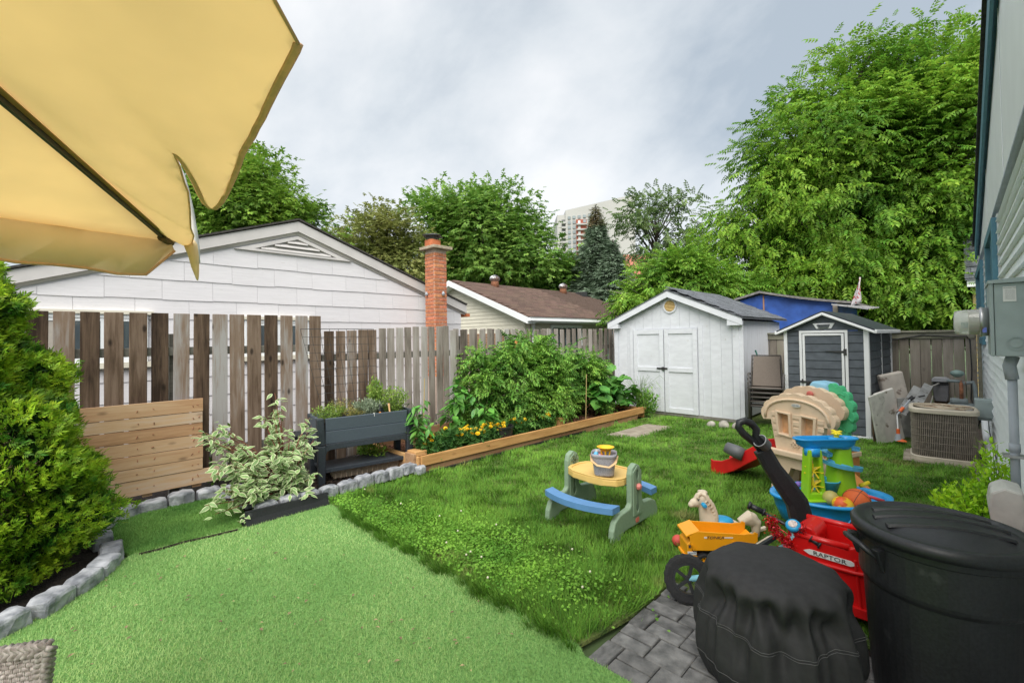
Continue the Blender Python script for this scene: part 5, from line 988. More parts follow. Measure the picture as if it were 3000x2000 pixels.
herb('oregano', 'yellow green oregano with brown flower heads at the left end of the planter', PLw(.14, .22, .70), (.19, .2), .17, 900, M['herb_a'], .026, grp=G_)
herb('oregano_flowers', 'thin brownish flowering herb behind the oregano near the wire trellis', PLw(.30, .3, .70), (.16, .14), .24, 500, M['herb_c'], .02, grp=G_)
herb('thyme', 'low olive coloured thyme patch left of the middle of the planter', PLw(.42, .15, .70), (.13, .14), .12, 600, M['herb_c'], .02, grp=G_)
herb('lavender', 'grey green lavender tuft in the middle of the planter', PLw(.60, .2, .70), (.2, .18), .20, 1300, M['herb_b'], .035, droop=-1.6, grp=G_)
herb('tarragon', 'tall upright feathery green herb right of the lavender', PLw(.72, .26, .70), (.10, .1), .44, 1000, M['herb_a'], .04, droop=-1.4, grp=G_)
herb('parsley', 'bright bushy green herb at the right end of the planter', PLw(.93, .18, .70), (.19, .2), .34, 1700, M['herb_a'], .03, grp=G_)
tw2 = thing('hand_trowel', 'small garden tool with black and orange handle stuck in the planter soil', 'garden tool', PLw(.70, .03, .70)); obj('handle', MB().tube([(0, 0, .05), (-.03, .01, .14)], [.013, .016], 8), M['black_plastic'], tw2); obj('grip', MB().tube([(.02, 0, .0), (0, 0, .05)], [.012, .014], 8), mat('orange_plastic', (.8, .28, .02), .5), tw2)
tw3 = thing('wooden_scoop', 'short orange brown stick standing in the planter right of the tool', 'stick', PLw(.82, .02, .70)); obj('handle', MB().tube([(.02, 0, -.02), (0, 0, .07), (-.015, 0, .15)], [.012, .01, .014], 7), mat('tan_wood', (.7, .42, .2), .7), tw3)
tw4 = thing('plant_label', 'tiny white plant label on the planter rim', 'plant label', PLw(.60, -.02, .72)); obj('tag', MB().box((0, 0, 0), (.03, .003, .04)), M['paper'], tw4)
tr5 = thing('window_box', 'long beige plastic window box lying under the planter shelf', 'window box', PLw(.12, .07, .0), pl.rotation_euler.z); 
ro_ = lambda i, z, y=0: [(i, y+i, z), (.86-i, y+i, z), (.86-i, y+.16-i, z), (i, y+.16-i, z)]
obj('trough', MB().rings([ro_(.04, .0), ro_(.01, .09), ro_(-.01, .095), ro_(-.01, .11), ro_(.015, .11), ro_(.04, .015)]), mat('beige', (.45, .36, .27), .6), tr5, bevel=.003)
for k in range(13): obj('rib', MB().box((.05+.063*k, .006, .015), (.062+.063*k, .02, .088)), bpy.data.materials['beige'], tr5)
wd = herb('weeds', 'weeds growing below the planter along the fence', PLw(.72, .45, .0), (.35, .12), .34, 700, M['leaf_maple'], .05, cat='weeds'); herb('weeds', 'pale weeds on the fence line behind the board screen end', (-6.3, 1.4, 0), (.1, .25), .7, 500, M['leaf_bright'], .06, cat='weeds')
sp = thing('solar_light', 'black square solar post light beside the left end of the dark planter', 'solar light', (-5.52, 2.04, 0)); obj('post', MB().box((-.03, -.03, -.05), (.03, .03, .50)), M['pallet'], sp)
obj('lamp_head', MB().rings([[(-a, -a, z), (a, -a, z), (a, a, z), (-a, a, z)] for a, z in ((.05, .50), (.075, .52), (.08, .56), (.04, .60))]), M['black_plastic'], sp, bevel=.006); obj('solar_panel', MB().box((-.035, -.035, .601), (.035, .035, .606)), M['glass'], sp)
# raised bed
rb = thing('raised_bed', 'long wooden raised garden bed of stacked timber boards along the grey fence', 'raised bed', (0, 0, 0))
Lf, Rf = Vector((-4.745, 3.205, 0)), Vector((-4.60, 8.55, 0))
def blk(a, b_, z0, z1, w, nm, m, par=rb): mb = MB().bar(Vector((a[0], a[1], (z0+z1)/2)), Vector((b_[0], b_[1], (z0+z1)/2)), w, z1-z0); return obj(nm, mb, m, par, bevel=.004)
blk((Lf.x, Lf.y), (Rf.x, Rf.y), .095, .215, .038, 'front_board', M['bed_wood']); blk((Lf.x-.03, Lf.y+.0), (Rf.x-.03, Rf.y-.3), -.02, .092, .038, 'lower_board', M['bed_wood2'])
blk((Lf.x-.06, Lf.y), (Rf.x-.06, Rf.y), .13, .2, .03, 'inner_board', M['bed_wood'])
for z0, z1 in ((-.02, .092), (.095, .205)): obj('end_board', MB().box((-6.0, 3.165, z0), (-4.77, 3.203, z1)), M['bed_wood2'] if z0 < 0 else M['bed_wood'], rb, bevel=.004)
obj('corner_block', MB().box((-4.99, 3.13, -.02), (-4.79, 3.163, .24)), M['bed_wood2'], rb, bevel=.004); obj('corner_top', MB().box((-4.99, 3.165, .206), (-4.80, 3.33, .26)), M['bed_wood'], rb, bevel=.004)
obj('back_board', MB().box((-5.93, 3.21, .0), (-5.89, 8.5, .30)), M['bed_wood2'], rb); obj('far_board', MB().box((-5.88, 8.5, 0), (-4.62, 8.54, .2)), M['bed_wood'], rb)
obj('divider', MB().box((-5.88, 6.02, .0), (-4.78, 6.06, .24)), M['bed_wood'], rb, bevel=.004); obj('divider_post', MB().box((-4.87, 5.98, .0), (-4.79, 6.10, .30)), M['bed_wood'], rb, bevel=.004)
obj('soil_fill', MB().box((-5.88, 3.21, 0), (-4.80, 8.49, .13)), M['mulch'], rb)
n = 9000; P = np.stack([RNG.uniform(-5.85, -4.82, n), RNG.uniform(3.25, 8.45, n), RNG.uniform(.132, .150, n)], 1)
scatter('mulch', *T_LEAF, P, frames(unit(n)*np.array([1, 1, .3]), unit(n)*.4+np.array([0, 0, 1.])), RNG.uniform(.02, .05, n), M['mulch'], rb, 'stuff')
n = 2500; P = np.stack([RNG.uniform(-5.8, -4.85, n), RNG.uniform(1.45, 3.15, n), RNG.uniform(-.005, .015, n)], 1); scatter('bark_mulch', *T_LEAF, P, frames(unit(n)*np.array([1, 1, .3]), unit(n)*.4+np.array([0, 0, 1.])), RNG.uniform(.02, .05, n), mat('dark_mulch', (.035, .02, .012), .95, .3, 60, island=.5), None, 'stuff')
# ------- big leaved plants: each leaf a part
def leaf_mesh(nm, L_, w, m, curl=.25, lob=0, uvw=False):
    k = 6; rows = []; vs = []; uv = []
    for i in range(k+1):
        t = i/k; hw_ = w/2*math.sin(PI*min(1, t**.75))*(1+lob*math.sin(t*14)) if 0 < i < k else .002; z = curl*L_*(t-t*t*1.6)
        for s, e in ((-1, .10*w), (0, 0), (1, .10*w)): vs.append((s*hw_, t*L_, z+e*(abs(s)))); uv.append((abs(s) if i < k else .9, t))
    fs = [(i*3+j, i*3+j+1, i*3+j+4, i*3+j+3) for i in range(k) for j in range(2)]
    me = bpy.data.meshes.new(nm); me.from_pydata(vs, [], fs); me.materials.append(m); me.shade_smooth(); ul = me.uv_layers.new(name='UVMap')
    for lp in me.loops: ul.data[lp.index].uv = uv[lp.vertex_index]
    return me
L_pep = leaf_mesh('leaf', .15, .075, M['pepper'], .1); L_pep2 = leaf_mesh('leaf', .09, .036, M['pepper'], .1); L_sq = leaf_mesh('leaf', .26, .24, M['squash'], .05, .10); L_dog = leaf_mesh('leaf', .078, .036, M['variegated'], .1)
def orient(f, up):
    f = Vector(f).normalized(); x = f.cross(Vector(up)).normalized(); z = x.cross(f); return Matrix((x, f, z)).transposed().to_euler()
def leafy(name, label, cat, base, H, Rr, n, lm, grp, zlow=.25, lean=(0, 0), sc=(.7, 1.2), drp=.5, stakes=0, thick=.008):
    t = thing(name, label, cat, base, 0, grp); b = MB(); nst = max(4, n//7); tips = []
    for i in range(nst):
        a = rnd(0, 6.28); r_ = Rr*math.sqrt(rnd(0, 1)); z = H*rnd(zlow+.1, 1.0)*(1-.25*(r_/Rr)**2); tip = Vector((r_*math.cos(a)+lean[0]*z/H, r_*math.sin(a)+lean[1]*z/H, z)); m0 = Vector((lean[0]*.3, lean[1]*.3, z*.5)); b.tube([(0, 0, -.02), m0, tip], [thick, thick*.7, thick*.35], 5, cap=False); tips.append((m0, tip))
    obj('stems', b, M['stem'], t)
    for i in range(n):
        m0, tip = random.choice(tips); u = rnd(.35, 1.02); p = m0.lerp(tip, u)
        a = rnd(0, 6.28); f = Vector((math.cos(a), math.sin(a), -drp*rnd(.1, 1.4))); p = p+Vector((math.cos(a), math.sin(a), 0))*rnd(0, .05); s_ = rnd(*sc)
        o = inst('leaf', lm, t, p, orient(f, (rnd(-.3, .3), rnd(-.3, .3), 1)), (s_, s_, s_))
    return t
gp = 'vegetable plants in the raised bed'
leafy('pepper_plant', 'slender pepper plant tied to a stake just right of the dark planter', 'pepper plant', G(1235, 1335, .15), .98, .22, 120, L_pep2, gp, .3, sc=(.8, 1.6), drp=1.0)
leafy('pepper_plant', 'large leaved pepper plant with drooping dark leaves left of the tomatoes', 'pepper plant', (-5.35, 4.25, .13), .95, .26, 110, L_pep, gp, .3, sc=(.8, 1.3), drp=.9)
leafy('pepper_plant', 'second large pepper plant merging into the tomatoes', 'pepper plant', (-5.15, 4.6, .13), .85, .22, 80, L_pep, gp, .3, sc=(.7, 1.2), drp=.9)
def tomato(label, x, y, H, r_, n):
    t = thing('tomato_plant', label, 'tomato plant', (x, y, .13), 0, gp); nb_ = 46; b = MB(); P = []
    subs = []
    for k in range(nb_):
        a = rnd(0, 6.28); rr = r_*math.sqrt(rnd(.05, 1)); z = H*rnd(.12, 1.0); rr *= (1.0 if z < H*.75 else .75); tip = Vector((rr*math.cos(a), rr*math.sin(a), z)); b.tube([(0, 0, z*.4), (rr*.5*math.cos(a), rr*.5*math.sin(a), z*.9), tip], [.008, .006, .003], 4, cap=False); subs.append(tip)
    obj('stems', b, M['stem'], t); subs = np.array(subs); rep = RNG.integers(0, nb_, n); g = RNG.normal(size=(n, 3))*.085; P = subs[rep]+g; f = P*np.array([1, 1, .1])/r_+unit(n)*.7; f[:, 2] -= .35
    scatter('leaves', *T_FERN, P, frames(f, unit(n)*.5+np.array([0, 0, 1.])), RNG.uniform(.6, 1.2, n)*.145, M['tomato'], t)
for i, (x, y, H, r_, n, lb2) in enumerate(((-5.5, 4.95, 1.22, .34, 900, 'leftmost tomato plant, next to the big pepper plants'), (-5.25, 5.45, 1.32, .38, 1300, 'tall tomato plant in the middle of the bed above the marigolds'), (-5.55, 6.1, 1.45, .40, 1300, 'tallest tomato plant by the fence near the bed divider'), (-5.2, 6.2, 1.2, .36, 1100, 'bushy tomato plant at the front near the bed divider'), (-5.45, 6.85, 1.28, .38, 1000, 'tomato plant right of the bed divider'), (-5.3, 7.5, 1.12, .38, 1000, 'rightmost tomato plant, next to the squash leaves'))): tomato(lb2, x, y, H, r_, n)
leafy('squash_plant', 'squash plant with broad leaves right of the tomatoes', 'squash plant', (-5.0, 7.35, .13), .80, .36, 70, L_sq, gp, .25, sc=(.6, 1.0), drp=.7)
leafy('squash_plant', 'squash plant with large dark leaves near the shed end of the bed', 'squash plant', (-5.1, 7.9, .13), 1.0, .42, 110, L_sq, gp, .25, sc=(.6, 1.0), drp=.7)
leafy('squash_plant', 'low squash plant at the very end of the bed by the white shed', 'squash plant', (-5.0, 8.35, .1), .85, .38, 80, L_sq, gp, .2, sc=(.5, .9), drp=.7)
og = thing('ornamental_grass', 'clump of long arching grass between the raised bed and the white shed door', 'grass clump', (-4.75, 8.62, 0)); b = MB()
for k in range(90):
    a = rnd(0, 6.28); r_ = rnd(.1, .55); h = rnd(.3, .85); q = Vector((math.cos(a), math.sin(a), 0)); b.tube([q*.04, q*r_*.4+Vector((0, 0, h*.8)), q*r_*.8+Vector((0, 0, h)), q*r_*1.1+Vector((0, 0, h*.8))], [.005, .005, .003, .001], 4, cap=False, flat=.3)
obj('blades', b, M['leaf_mid'], og)
herb('weeds', 'leafy weeds at the end of the raised bed against the shed', (-4.6, 8.6, 0), (.25, .2), .55, 900, M['tomato'], .06, cat='weeds')
def marig(label, px, py, n, r_, z=.15, h=.24):
    c = Vector((-4.92, py, .14)); t = thing('marigold', label, 'marigold', c, 0, 'marigolds along the front of the raised bed'); k = 900; rr = np.sqrt(RNG.random(k)); a = RNG.random(k)*2*PI; P = np.stack([r_*1.1*rr*np.cos(a), r_*1.3*rr*np.sin(a), RNG.random(k)*h], 1)
    scatter('leaves', *T_FERN, P, frames(unit(k)+np.array([0, 0, .3]), unit(k)*.6+np.array([0, 0, 1.])), RNG.uniform(.035, .07, k), M['marigold_leaf'], t)
    for i in range(n):
        a = rnd(0, 6.28); q = r_*1.15*math.sqrt(rnd(0, 1)); b = inst('flower', MF, t, (q*math.cos(a), q*math.sin(a)*1.2, h*rnd(.75, 1.15)), (rnd(-.6, .6), rnd(-.1, .9), 0), (1, 1, 1)); s_ = rnd(.75, 1.15); b.scale = (s_,)*3
MFb = MB()
for ring, (rr, z, m_) in enumerate(((.033, .0, 10), (.024, .011, 8), (.014, .019, 6))):
    for k in range(m_):
        a = 2*PI*k/m_+ring*.3; ca, sa_ = math.cos(a), math.sin(a); w = .013; MFb.add([(0, 0, z-.004), (rr*.7*ca-w*sa_, rr*.7*sa_+w*ca, z+.004), (rr*ca, rr*sa_, z), (rr*.7*ca+w*sa_, rr*.7*sa_-w*ca, z+.004)], [(0, 1, 2, 3)])
MF = MFb.mesh('flower', M['marigold'])
marig('small marigold cluster beside the dark planter leg', 1245, 3.45, 14, .14); marig('thin marigold with few blooms behind the bed corner', 1300, 3.8, 8, .13, h=.28)
marig('biggest marigold mound full of yellow blooms at the front of the bed', 1385, 4.22, 30, .17); marig('marigold mound with yellow blooms left of the big pot gap', 1440, 4.62, 26, .15)
marig('marigold cluster under the tomatoes', 1520, 5.15, 12, .13); marig('marigold mound just left of the bed divider post', 1575, 5.68, 32, .17)
pt = thing('plant_pot', 'large black round plant pot in the raised bed under the tomatoes', 'plant pot', G(1470, 1290, .13)); obj('pot', MB().lathe([(.15, 0), (.17, .20), (.185, .20), (.185, .225), (.165, .225), (.15, .03)], 28), M['black_plastic'], pt, smooth=False); obj('soil_fill', MB().lathe([(.16, .0), (.163, .19)], 20), M['soil'], pt)
for k, (px, py, h, lb3) in enumerate(((1240, 1300, .95, 'bamboo stake holding the slender pepper plant'), (1320, 1290, .30, 'short thin stake behind the marigolds'), (1342, 1275, .3, 'short stake among the marigolds beside the pepper leaves'), (1716, 1235, .85, 'tall bamboo stake in front of the squash leaves'))):
    s_ = thing('plant_stake', lb3, 'stake', G(px, py, .13), 0, 'stakes in the raised bed'); obj('stick', MB().tube([(0, 0, -.02), (.02, .02, h)], .007, 6), mat('bamboo', (.5, .36, .16), .7) if k == 0 else bpy.data.materials['bamboo'], s_)
ds_ = thing('dry_stalks', 'bundle of dry pale stalks in the raised bed right of the divider', 'stalks', G(1665, 1245, .13)); b = MB()
for k in range(7): b.tube([(rnd(-.02, .02), rnd(-.02, .02), 0), (-.03+rnd(-.05, .02), rnd(-.06, .06), rnd(.3, .5))], .004, 5)
obj('stalks', b, bpy.data.materials['bamboo'], ds_)
orange_st = thing('orange_stake', 'orange topped wooden stake poking out above the tomato leaves', 'stake', on(1512, 1005, 'X', -5.6)); obj('stick', MB().box((-.02, -.012, -1.2), (.02, .012, .05)), mat('orange_paint', (.75, .34, .12), .6), orange_st, rot=(0, .1, 0))
# variegated dogwood
dg = thing('dogwood_shrub', 'green and cream variegated dogwood shrub spilling over the stone edging', 'shrub', (-5.0, 1.72, 0))
def dpt(px, py, X): p = on(px, py, 'X', X); return p-Vector((-5.0, 1.72, 0))
tips = []; b = MB()
for px0, px1, py0, py1, X, k in ((600, 700, 1260, 1400, -5.1, 10), (640, 900, 1290, 1430, -5.05, 26), (760, 930, 1210, 1400, -5.1, 30), (600, 900, 1360, 1490, -4.85, 34), (680, 940, 1330, 1490, -4.8, 34), (560, 640, 1240, 1330, -5.2, 5), (700, 940, 1420, 1500, -4.68, 10)):
    for i in range(k): tips.append(dpt(rnd(px0, px1), rnd(py0, py1), X+rnd(-.12, .12)))
lng = [dpt(805, 1150, -5.3), dpt(815, 1170, -5.3), dpt(800, 1200, -5.25), dpt(790, 1235, -5.25), dpt(780, 1275, -5.2), dpt(590, 1270, -5.25), dpt(630, 1505, -4.72), dpt(600, 1480, -4.8), dpt(700, 1530, -4.6), dpt(945, 1470, -4.66), dpt(655, 1440, -4.8)]
tips += lng
for tp in tips: b.tube([(0, 0, .02), Vector((tp.x*.45, tp.y*.45, max(.12, tp.z*.65))), tp], [.008, .005, .002], 4, cap=False)
obj('stems', b, mat('red_stem', (.22, .07, .04), .7), dg)
leaves = []
for i, tp in enumerate(tips):
    nn = 14 if tp in lng[:7] else 13; base = Vector((0, 0, .15))
    for k in range(nn):
        u = rnd(.62, 1.0); p = base.lerp(tp, u)+Vector((rnd(-.03, .03), rnd(-.03, .03), rnd(-.03, .03))); a = rnd(0, 6.28); f = Vector((math.cos(a), math.sin(a), rnd(-1.0, .45))); leaves.append((p, f))
leaves.sort(key=lambda q: -(q[0].x*1.0+q[0].z*.4))
rest = MB()
for i, (p, f) in enumerate(leaves):
    s_ = rnd(.75, 1.3); eu = orient(f, (.5+rnd(-.4, .4), rnd(-.5, .5), 1))
    if i < 300: inst('leaf', L_dog, dg, p, eu, (s_,)*3)
    else:
        if i == 300: rv_, ru_, rf_ = [], [], []
        Mx = Matrix.Translation(p) @ eu.to_matrix().to_4x4() @ Matrix.Scale(s_, 4); o0 = len(rv_)
        rv_ += [tuple(Mx @ v.co) for v in L_dog.vertices]; rf_ += [tuple(v+o0 for v in pg.vertices) for pg in L_dog.polygons]; ru_ += [tuple(L_dog.uv_layers[0].data[l].uv) for pg in L_dog.polygons for l in pg.loop_indices]
me = bpy.data.meshes.new('leaves'); me.from_pydata(rv_, [], rf_); me.materials.append(M['variegated']); ul = me.uv_layers.new(name='UVMap')
for i, u in enumerate(ru_): ul.data[i].uv = u
me.shade_smooth(); lo_ = bpy.data.objects.new('leaves', me); COL.objects.link(lo_); lo_.parent = dg; lo_['kind'] = 'stuff'
# lime green plants along the house
herb('lime_shrub', 'lime green leafy plant along the foot of the house wall behind the trash can', (.07, 5.1, 0), (.24, .36), .44, 2200, M['lime'], .045, cat='shrub', stems=30)
herb('lime_shrub', 'smaller lime green tuft climbing beside the conduit', (.17, 5.3, 0), (.12, .3), .78, 900, M['lime'], .045, cat='shrub', stems=12)
# ================================================================== AIR CONDITIONER AND CLUTTER
ac = thing('air_conditioner', 'round cornered beige air conditioner unit standing on a concrete pad near the house wall', 'air conditioner', (-.17, 8.12, .02), R(3))
def sqring(r, z, n=120, p=5, amp=0, ph=0):
    o = []
    for k in range(n):
        t = 2*PI*k/n; ct, st = math.cos(t), math.sin(t); q = 1/((abs(ct)**p+abs(st)**p)**(1/p)); rr = r+(amp if k % 2 else 0); o.append((rr*ct*q, rr*st*q, z))
    return o
m_fin = mat('ac_fin', (.31, .265, .22), .6, .2, 20, metal=.1); m_cr = mat('ac_cream', (.56, .50, .40), .6, .08, 8, spot=((.3, .2, .12), 14, .66)); m_dk = mat('ac_dark', (.05, .04, .035), .8)
obj('coil', MB().rings([sqring(.295, .05, 240), sqring(.295, .60, 240)]), m_dk, ac)
b = MB(); 
for p in sqring(.305, 0, 128): b.bar((p[0], p[1], .045), (p[0]*1.0, p[1], .60), .006, .012, (p[0], p[1], 0))
obj('fins', b, m_fin, ac, kind='stuff')
b = MB()
for z in (.14, .23, .32, .41, .50): b.rings([sqring(.3145, z-.0025, 64), sqring(.3165, z, 64), sqring(.3145, z+.0025, 64)], False, False)
obj('guard_wire', b, m_fin, ac)
b = MB()
for rg in ((.315, .0, .05),): b.rings([sqring(.30, .0, 64), sqring(.325, .0, 64), sqring(.325, .045, 64), sqring(.31, .055, 64)])
obj('base_pan', b, m_cr, ac)
obj('top_ring', MB().rings([sqring(.31, .598, 64), sqring(.330, .60, 64), sqring(.330, .645, 64), sqring(.315, .66, 64), sqring(.285, .662, 64), sqring(.28, .64, 64)], True, False), m_cr, ac, bevel=.004)
b = MB(); mg2 = mat('grille', (.48, .40, .29), .6, .12, 10, spot=((.24, .14, .08), 8, .55))
for k in range(15):
    r_ = .05+.0165*k; b.tube([(r_*math.cos(2*PI*j/40), r_*math.sin(2*PI*j/40), .665+.012*(1-r_/.29)) for j in range(41)], .0032, 4, cap=False)
for k in range(8): a = PI*k/4; b.tube([(.02*math.cos(a), .02*math.sin(a), .682), (.30*math.cos(a), .30*math.sin(a), .663)], .004, 4)
obj('fan_grille', b, mg2, ac); obj('fan_motor', MB().lathe([(.09, .55), (.09, .62), (.02, .625)], 20), m_dk, ac)
for k in range(3): a = 2.1*k; obj('fan_blade', MB().hexa([(.05*math.cos(a), .05*math.sin(a), .57), (.27*math.cos(a), .27*math.sin(a), .57), (.27*math.cos(a+.7), .27*math.sin(a+.7), .61), (.05*math.cos(a+1.2), .05*math.sin(a+1.2), .60)], [(.05*math.cos(a), .05*math.sin(a), .575), (.27*math.cos(a), .27*math.sin(a), .575), (.27*math.cos(a+.7), .27*math.sin(a+.7), .615), (.05*math.cos(a+1.2), .05*math.sin(a+1.2), .605)]), mg2, ac)
obj('pad', MB().box((-.40, -.38, -.04), (.36, .36, -.002)), M['concrete'], ac, bevel=.01)
tb = mat('table_plastic', (.56, .54, .50), .6, .1, 5, spot=((.20, .17, .13), 7, .60), bump=.1, bscale=60)
def leaning(name, label, px, py, w, h, t, tilt, rz, m, hd=None, D=None, cat='board'):
    p = G(px, py); th = thing(name, label, cat, p, rz); o = obj('panel', MB().box((-w/2, -t/2, 0), (w/2, t/2, h)), m, th, rot=(0, tilt, 0), bevel=min(.03, t*.35), seg=3); return th, o
leaning('plywood_board', 'thin brown plywood sheet leaning against the plastic shed', 2578, 1292, .40, .62, .012, -.12, R(75), mat('plywood', (.13, .085, .05), .9, .3, 12))
leaning('folded_table', 'dirty white folded plastic table leaning on the plastic shed, in front', 2622, 1294, .34, .80, .05, -.24, R(55), tb)
leaning('folded_table', 'narrow white folded panel edge between plywood and dirty table', 2598, 1296, .36, .76, .03, -.22, R(60), M['cream_plastic'])
leaning('folded_table', 'taller rounded beige folded panel behind the dirty white table', 2650, 1275, .36, 1.02, .10, -.20, R(40), mat('beige_panel', (.52, .47, .42), .6, .1, 6, spot=((.25, .2, .17), 7, .62)))
leaning('grey_panel', 'stained pale grey panel standing left of the air conditioner', 2672, 1280, .30, .62, .03, -.05, R(25), mat('grey_panel', (.34, .34, .32), .8, .2, 8, spot=((.15, .14, .12), 8, .6)))
ws2 = thing('work_platform', 'folding aluminium step platform propped on edge between tables and air conditioner', 'step platform', (0, 0, 0))
c1, c2 = on(2640, 1212, 'Y', 8.9), on(2688, 1135, 'Y', 9.9)
for off, m_ in ((0, M['alu']), (.13, M['alu'])): o = Vector((off, 0, off*.35)); obj('plank', MB().bar(c1+o, c2+o, .115, .03, (.4, -.6, .7)), m_, ws2, bevel=.004)
obj('bracket', MB().bar(c1.lerp(c2, .5)+Vector((-.02, -.03, .02)), c1.lerp(c2, .5)+Vector((.18, -.03, .09)), .02, .02), M['dark_metal'], ws2)
for o in (0, .3): obj('leg', MB().bar(c1.lerp(c2, .3+o)+Vector((.1, 0, 0)), (c1.x+.12+o*.3, c1.y+.1+o, 0), .03, .03), M['alu'], ws2)
st_ = thing('string_trimmer', 'grey and orange string trimmer propped against the folding platform', 'string trimmer', (0, 0, 0)); a0, a1, a2 = on(2632, 1290, 'Y', 8.75), on(2628, 1215, 'Y', 8.85), on(2668, 1168, 'Y', 9.1)
mo = mat('tool_orange', (.75, .14, .03), .5); obj('shaft', MB().tube([a0+Vector((0, 0, .08)), a1], .009, 8), M['shed_white'], st_); obj('shaft', MB().tube([a1, a2], .011, 8), M['grey_pipe'], st_)
obj('motor', MB().tube([a0+Vector((0, 0, .0)), a0+Vector((.0, 0, .1))], [.05, .028], 10), M['grey_pipe'], st_); obj('guard', MB().lathe([(.07, 0), (.02, .03)], 12, tuple(a0+Vector((.03, 0, 0)))), mo, st_); obj('grip', MB().tube([a1.lerp(a2, .2), a1.lerp(a2, .45)], .022, 8), mo, st_); obj('collar', MB().tube([a0+Vector((0, 0, .1)), a0+Vector((0, 0, .17))], .022, 8), mo, st_); obj('handle', MB().tube([a2-Vector((.02, 0, .02)), a2+Vector((.03, .02, .03))], .028, 8), M['black_plastic'], st_)
# stacked sling chairs
m_sl = mat('sling', (.17, .14, .115), .85, .22, 160, (1, 1, 1), bump=.4, bscale=300, bdist=.001); m_fr = mat('chair_frame', (.075, .068, .062), .5, .1, 12)
def chair():
    t = thing('patio_chair', 'x', 'chair', (0, 0, 0), 0, 'stacked patio chairs by the white shed'); w = .26
    obj('seat', MB().hexa([(-w+.03, -.22, .40), (w-.03, -.22, .40), (w-.03, .20, .37), (-w+.03, .20, .37)], [(-w+.03, -.22, .412), (w-.03, -.22, .412), (w-.03, .20, .382), (-w+.03, .20, .382)]), m_sl, t, bevel=.004)
    obj('backrest', MB().hexa([(-w+.03, .21, .40), (w-.03, .21, .40), (w-.03, .225, .40), (-w+.03, .225, .40)], [(-w+.05, .43, .93), (w-.05, .43, .93), (w-.05, .445, .93), (-w+.05, .445, .93)]), m_sl, t, bevel=.004)
    for s in (-1, 1):
        obj('leg', MB().tube([(s*w, -.26, 0), (s*w, -.24, .39), (s*(w+.0), -.235, .62)], .014, 6), m_fr, t, smooth=True); obj('leg', MB().tube([(s*w, .40, 0), (s*w, .22, .37)], .014, 6), m_fr, t, smooth=True)
        obj('armrest', MB().tube([(s*w, -.235, .60), (s*(w+.01), -.20, .635), (s*(w+.01), .15, .64), (s*(w-.0), .30, .60)], [.016, .02, .02, .014], 6, flat=.5), m_fr, t, smooth=True)
        obj('side_rail', MB().tube([(s*(w-.01), -.25, .40), (s*(w-.01), .21, .38), (s*(w-.03), .44, .95)], .013, 6), m_fr, t, smooth=True)
    obj('top_bar', MB().tube([(-w+.03, .44, .945), (w-.03, .44, .945)], .013, 6), m_fr, t, smooth=True); obj('front_bar', MB().tube([(-w+.01, -.25, .395), (w-.01, -.25, .395)], .014, 6), m_fr, t, smooth=True); return t
names_ = ['lowest of the five stacked brown sling patio chairs, its feet on the ground', 'second brown sling patio chair from the bottom of the stack', 'middle brown sling patio chair of the stack of five', 'fourth brown sling patio chair, just under the topmost one', 'topmost brown sling patio chair of the stack beside the white shed']
c0 = chair(); c0.location = (-2.47, 8.95, 0); c0.rotation_euler.z = R(14); c0['label'] = names_[0]
for k in range(1, 5): dup(c0, (-2.47+.004*k, 8.95-.006*k, .078*k), R(14), names_[k])
tl = thing('green_tool_handle', 'green handled tool standing between stacked chairs and white shed', 'tool', on(2218, 1030, 'Y', 9.45)); obj('handle', MB().tube([(0, 0, -.9), (0, 0, -.06), (-.03, 0, .03)], [.01, .012, .016], 7), mat('tool_green', (.02, .14, .10), .5), tl)
# ================================================================== TOYS
sage = mat('sage', (.235, .33, .225), .5, .05, 40, bump=.15, bscale=160, bdist=.001); yel = mat('toy_yellow', (.78, .52, .16), .5, .04, 10, bump=.1, bscale=140, bdist=.001); blu = mat('toy_blue', (.115, .27, .52), .5, .06, 10, bump=.1, bscale=120, bdist=.001); pink = mat('toy_pink', (.62, .2, .17), .5)
pt = thing('play_table', 'child picnic table with yellow top, blue curved benches and sage green end panels', 'play table', (-2.37, 3.55, 0))
prof = [(-.39, -.02), (-.375, .08), (-.34, .15), (-.27, .185), (-.12, .20), (-.09, .225), (-.085, .47), (-.065, .525), (0, .555), (.065, .525), (.085, .47), (.085, .24), (.12, .20), (.27, .185), (.34, .15), (.375, .08), (.39, -.02), (.27, -.02), (.2, .03), (-.2, .03), (-.27, -.02)]
slot = [(-.022, .17), (0, .14), (.022, .17), (.022, .20), (.010, .22), (.010, .42), (.022, .45), (.022, .48), (0, .51), (-.022, .48), (-.022, .45), (-.010, .42), (-.010, .22), (-.022, .20)]
for s, lab in ((1, 'end_panel'), (-1, 'end_panel')):
    x0, x1 = (.30, .37) if s > 0 else (-.37, -.30)
    pnl = obj(lab, MB().plate(prof, x0+.008, x1-.008, plane='yz'), sage, pt, bevel=.014, seg=3)
    xs0, xs1 = (x1-.007, x1+.002) if s > 0 else (x1-.007, x1+.002)
    obj('face_plate', MB().plate([(y, z) for y, z in ((-.07, .12), (.07, .12), (.07, .49), (.0, .535), (-.07, .49))], xs0, xs1, holes=[slot], plane='yz'), sage, pnl, bevel=.003)
    obj('slot_back', MB().plate(slot, xs0+.0002, xs0+.001, plane='yz'), mat('sage_dark', (.12, .18, .12), .6) if s > 0 else bpy.data.materials['sage_dark'], pnl)  # darker green puts the groove's shade into the colour of the slot floor
for a in range(6): obj('star_rib', MB().bar((-.295, 0, .47), (-.295, .055*math.cos(a*PI/3), .47+.055*math.sin(a*PI/3)), .014, .01, (1, 0, 0)), bpy.data.materials['sage_dark'], pt)
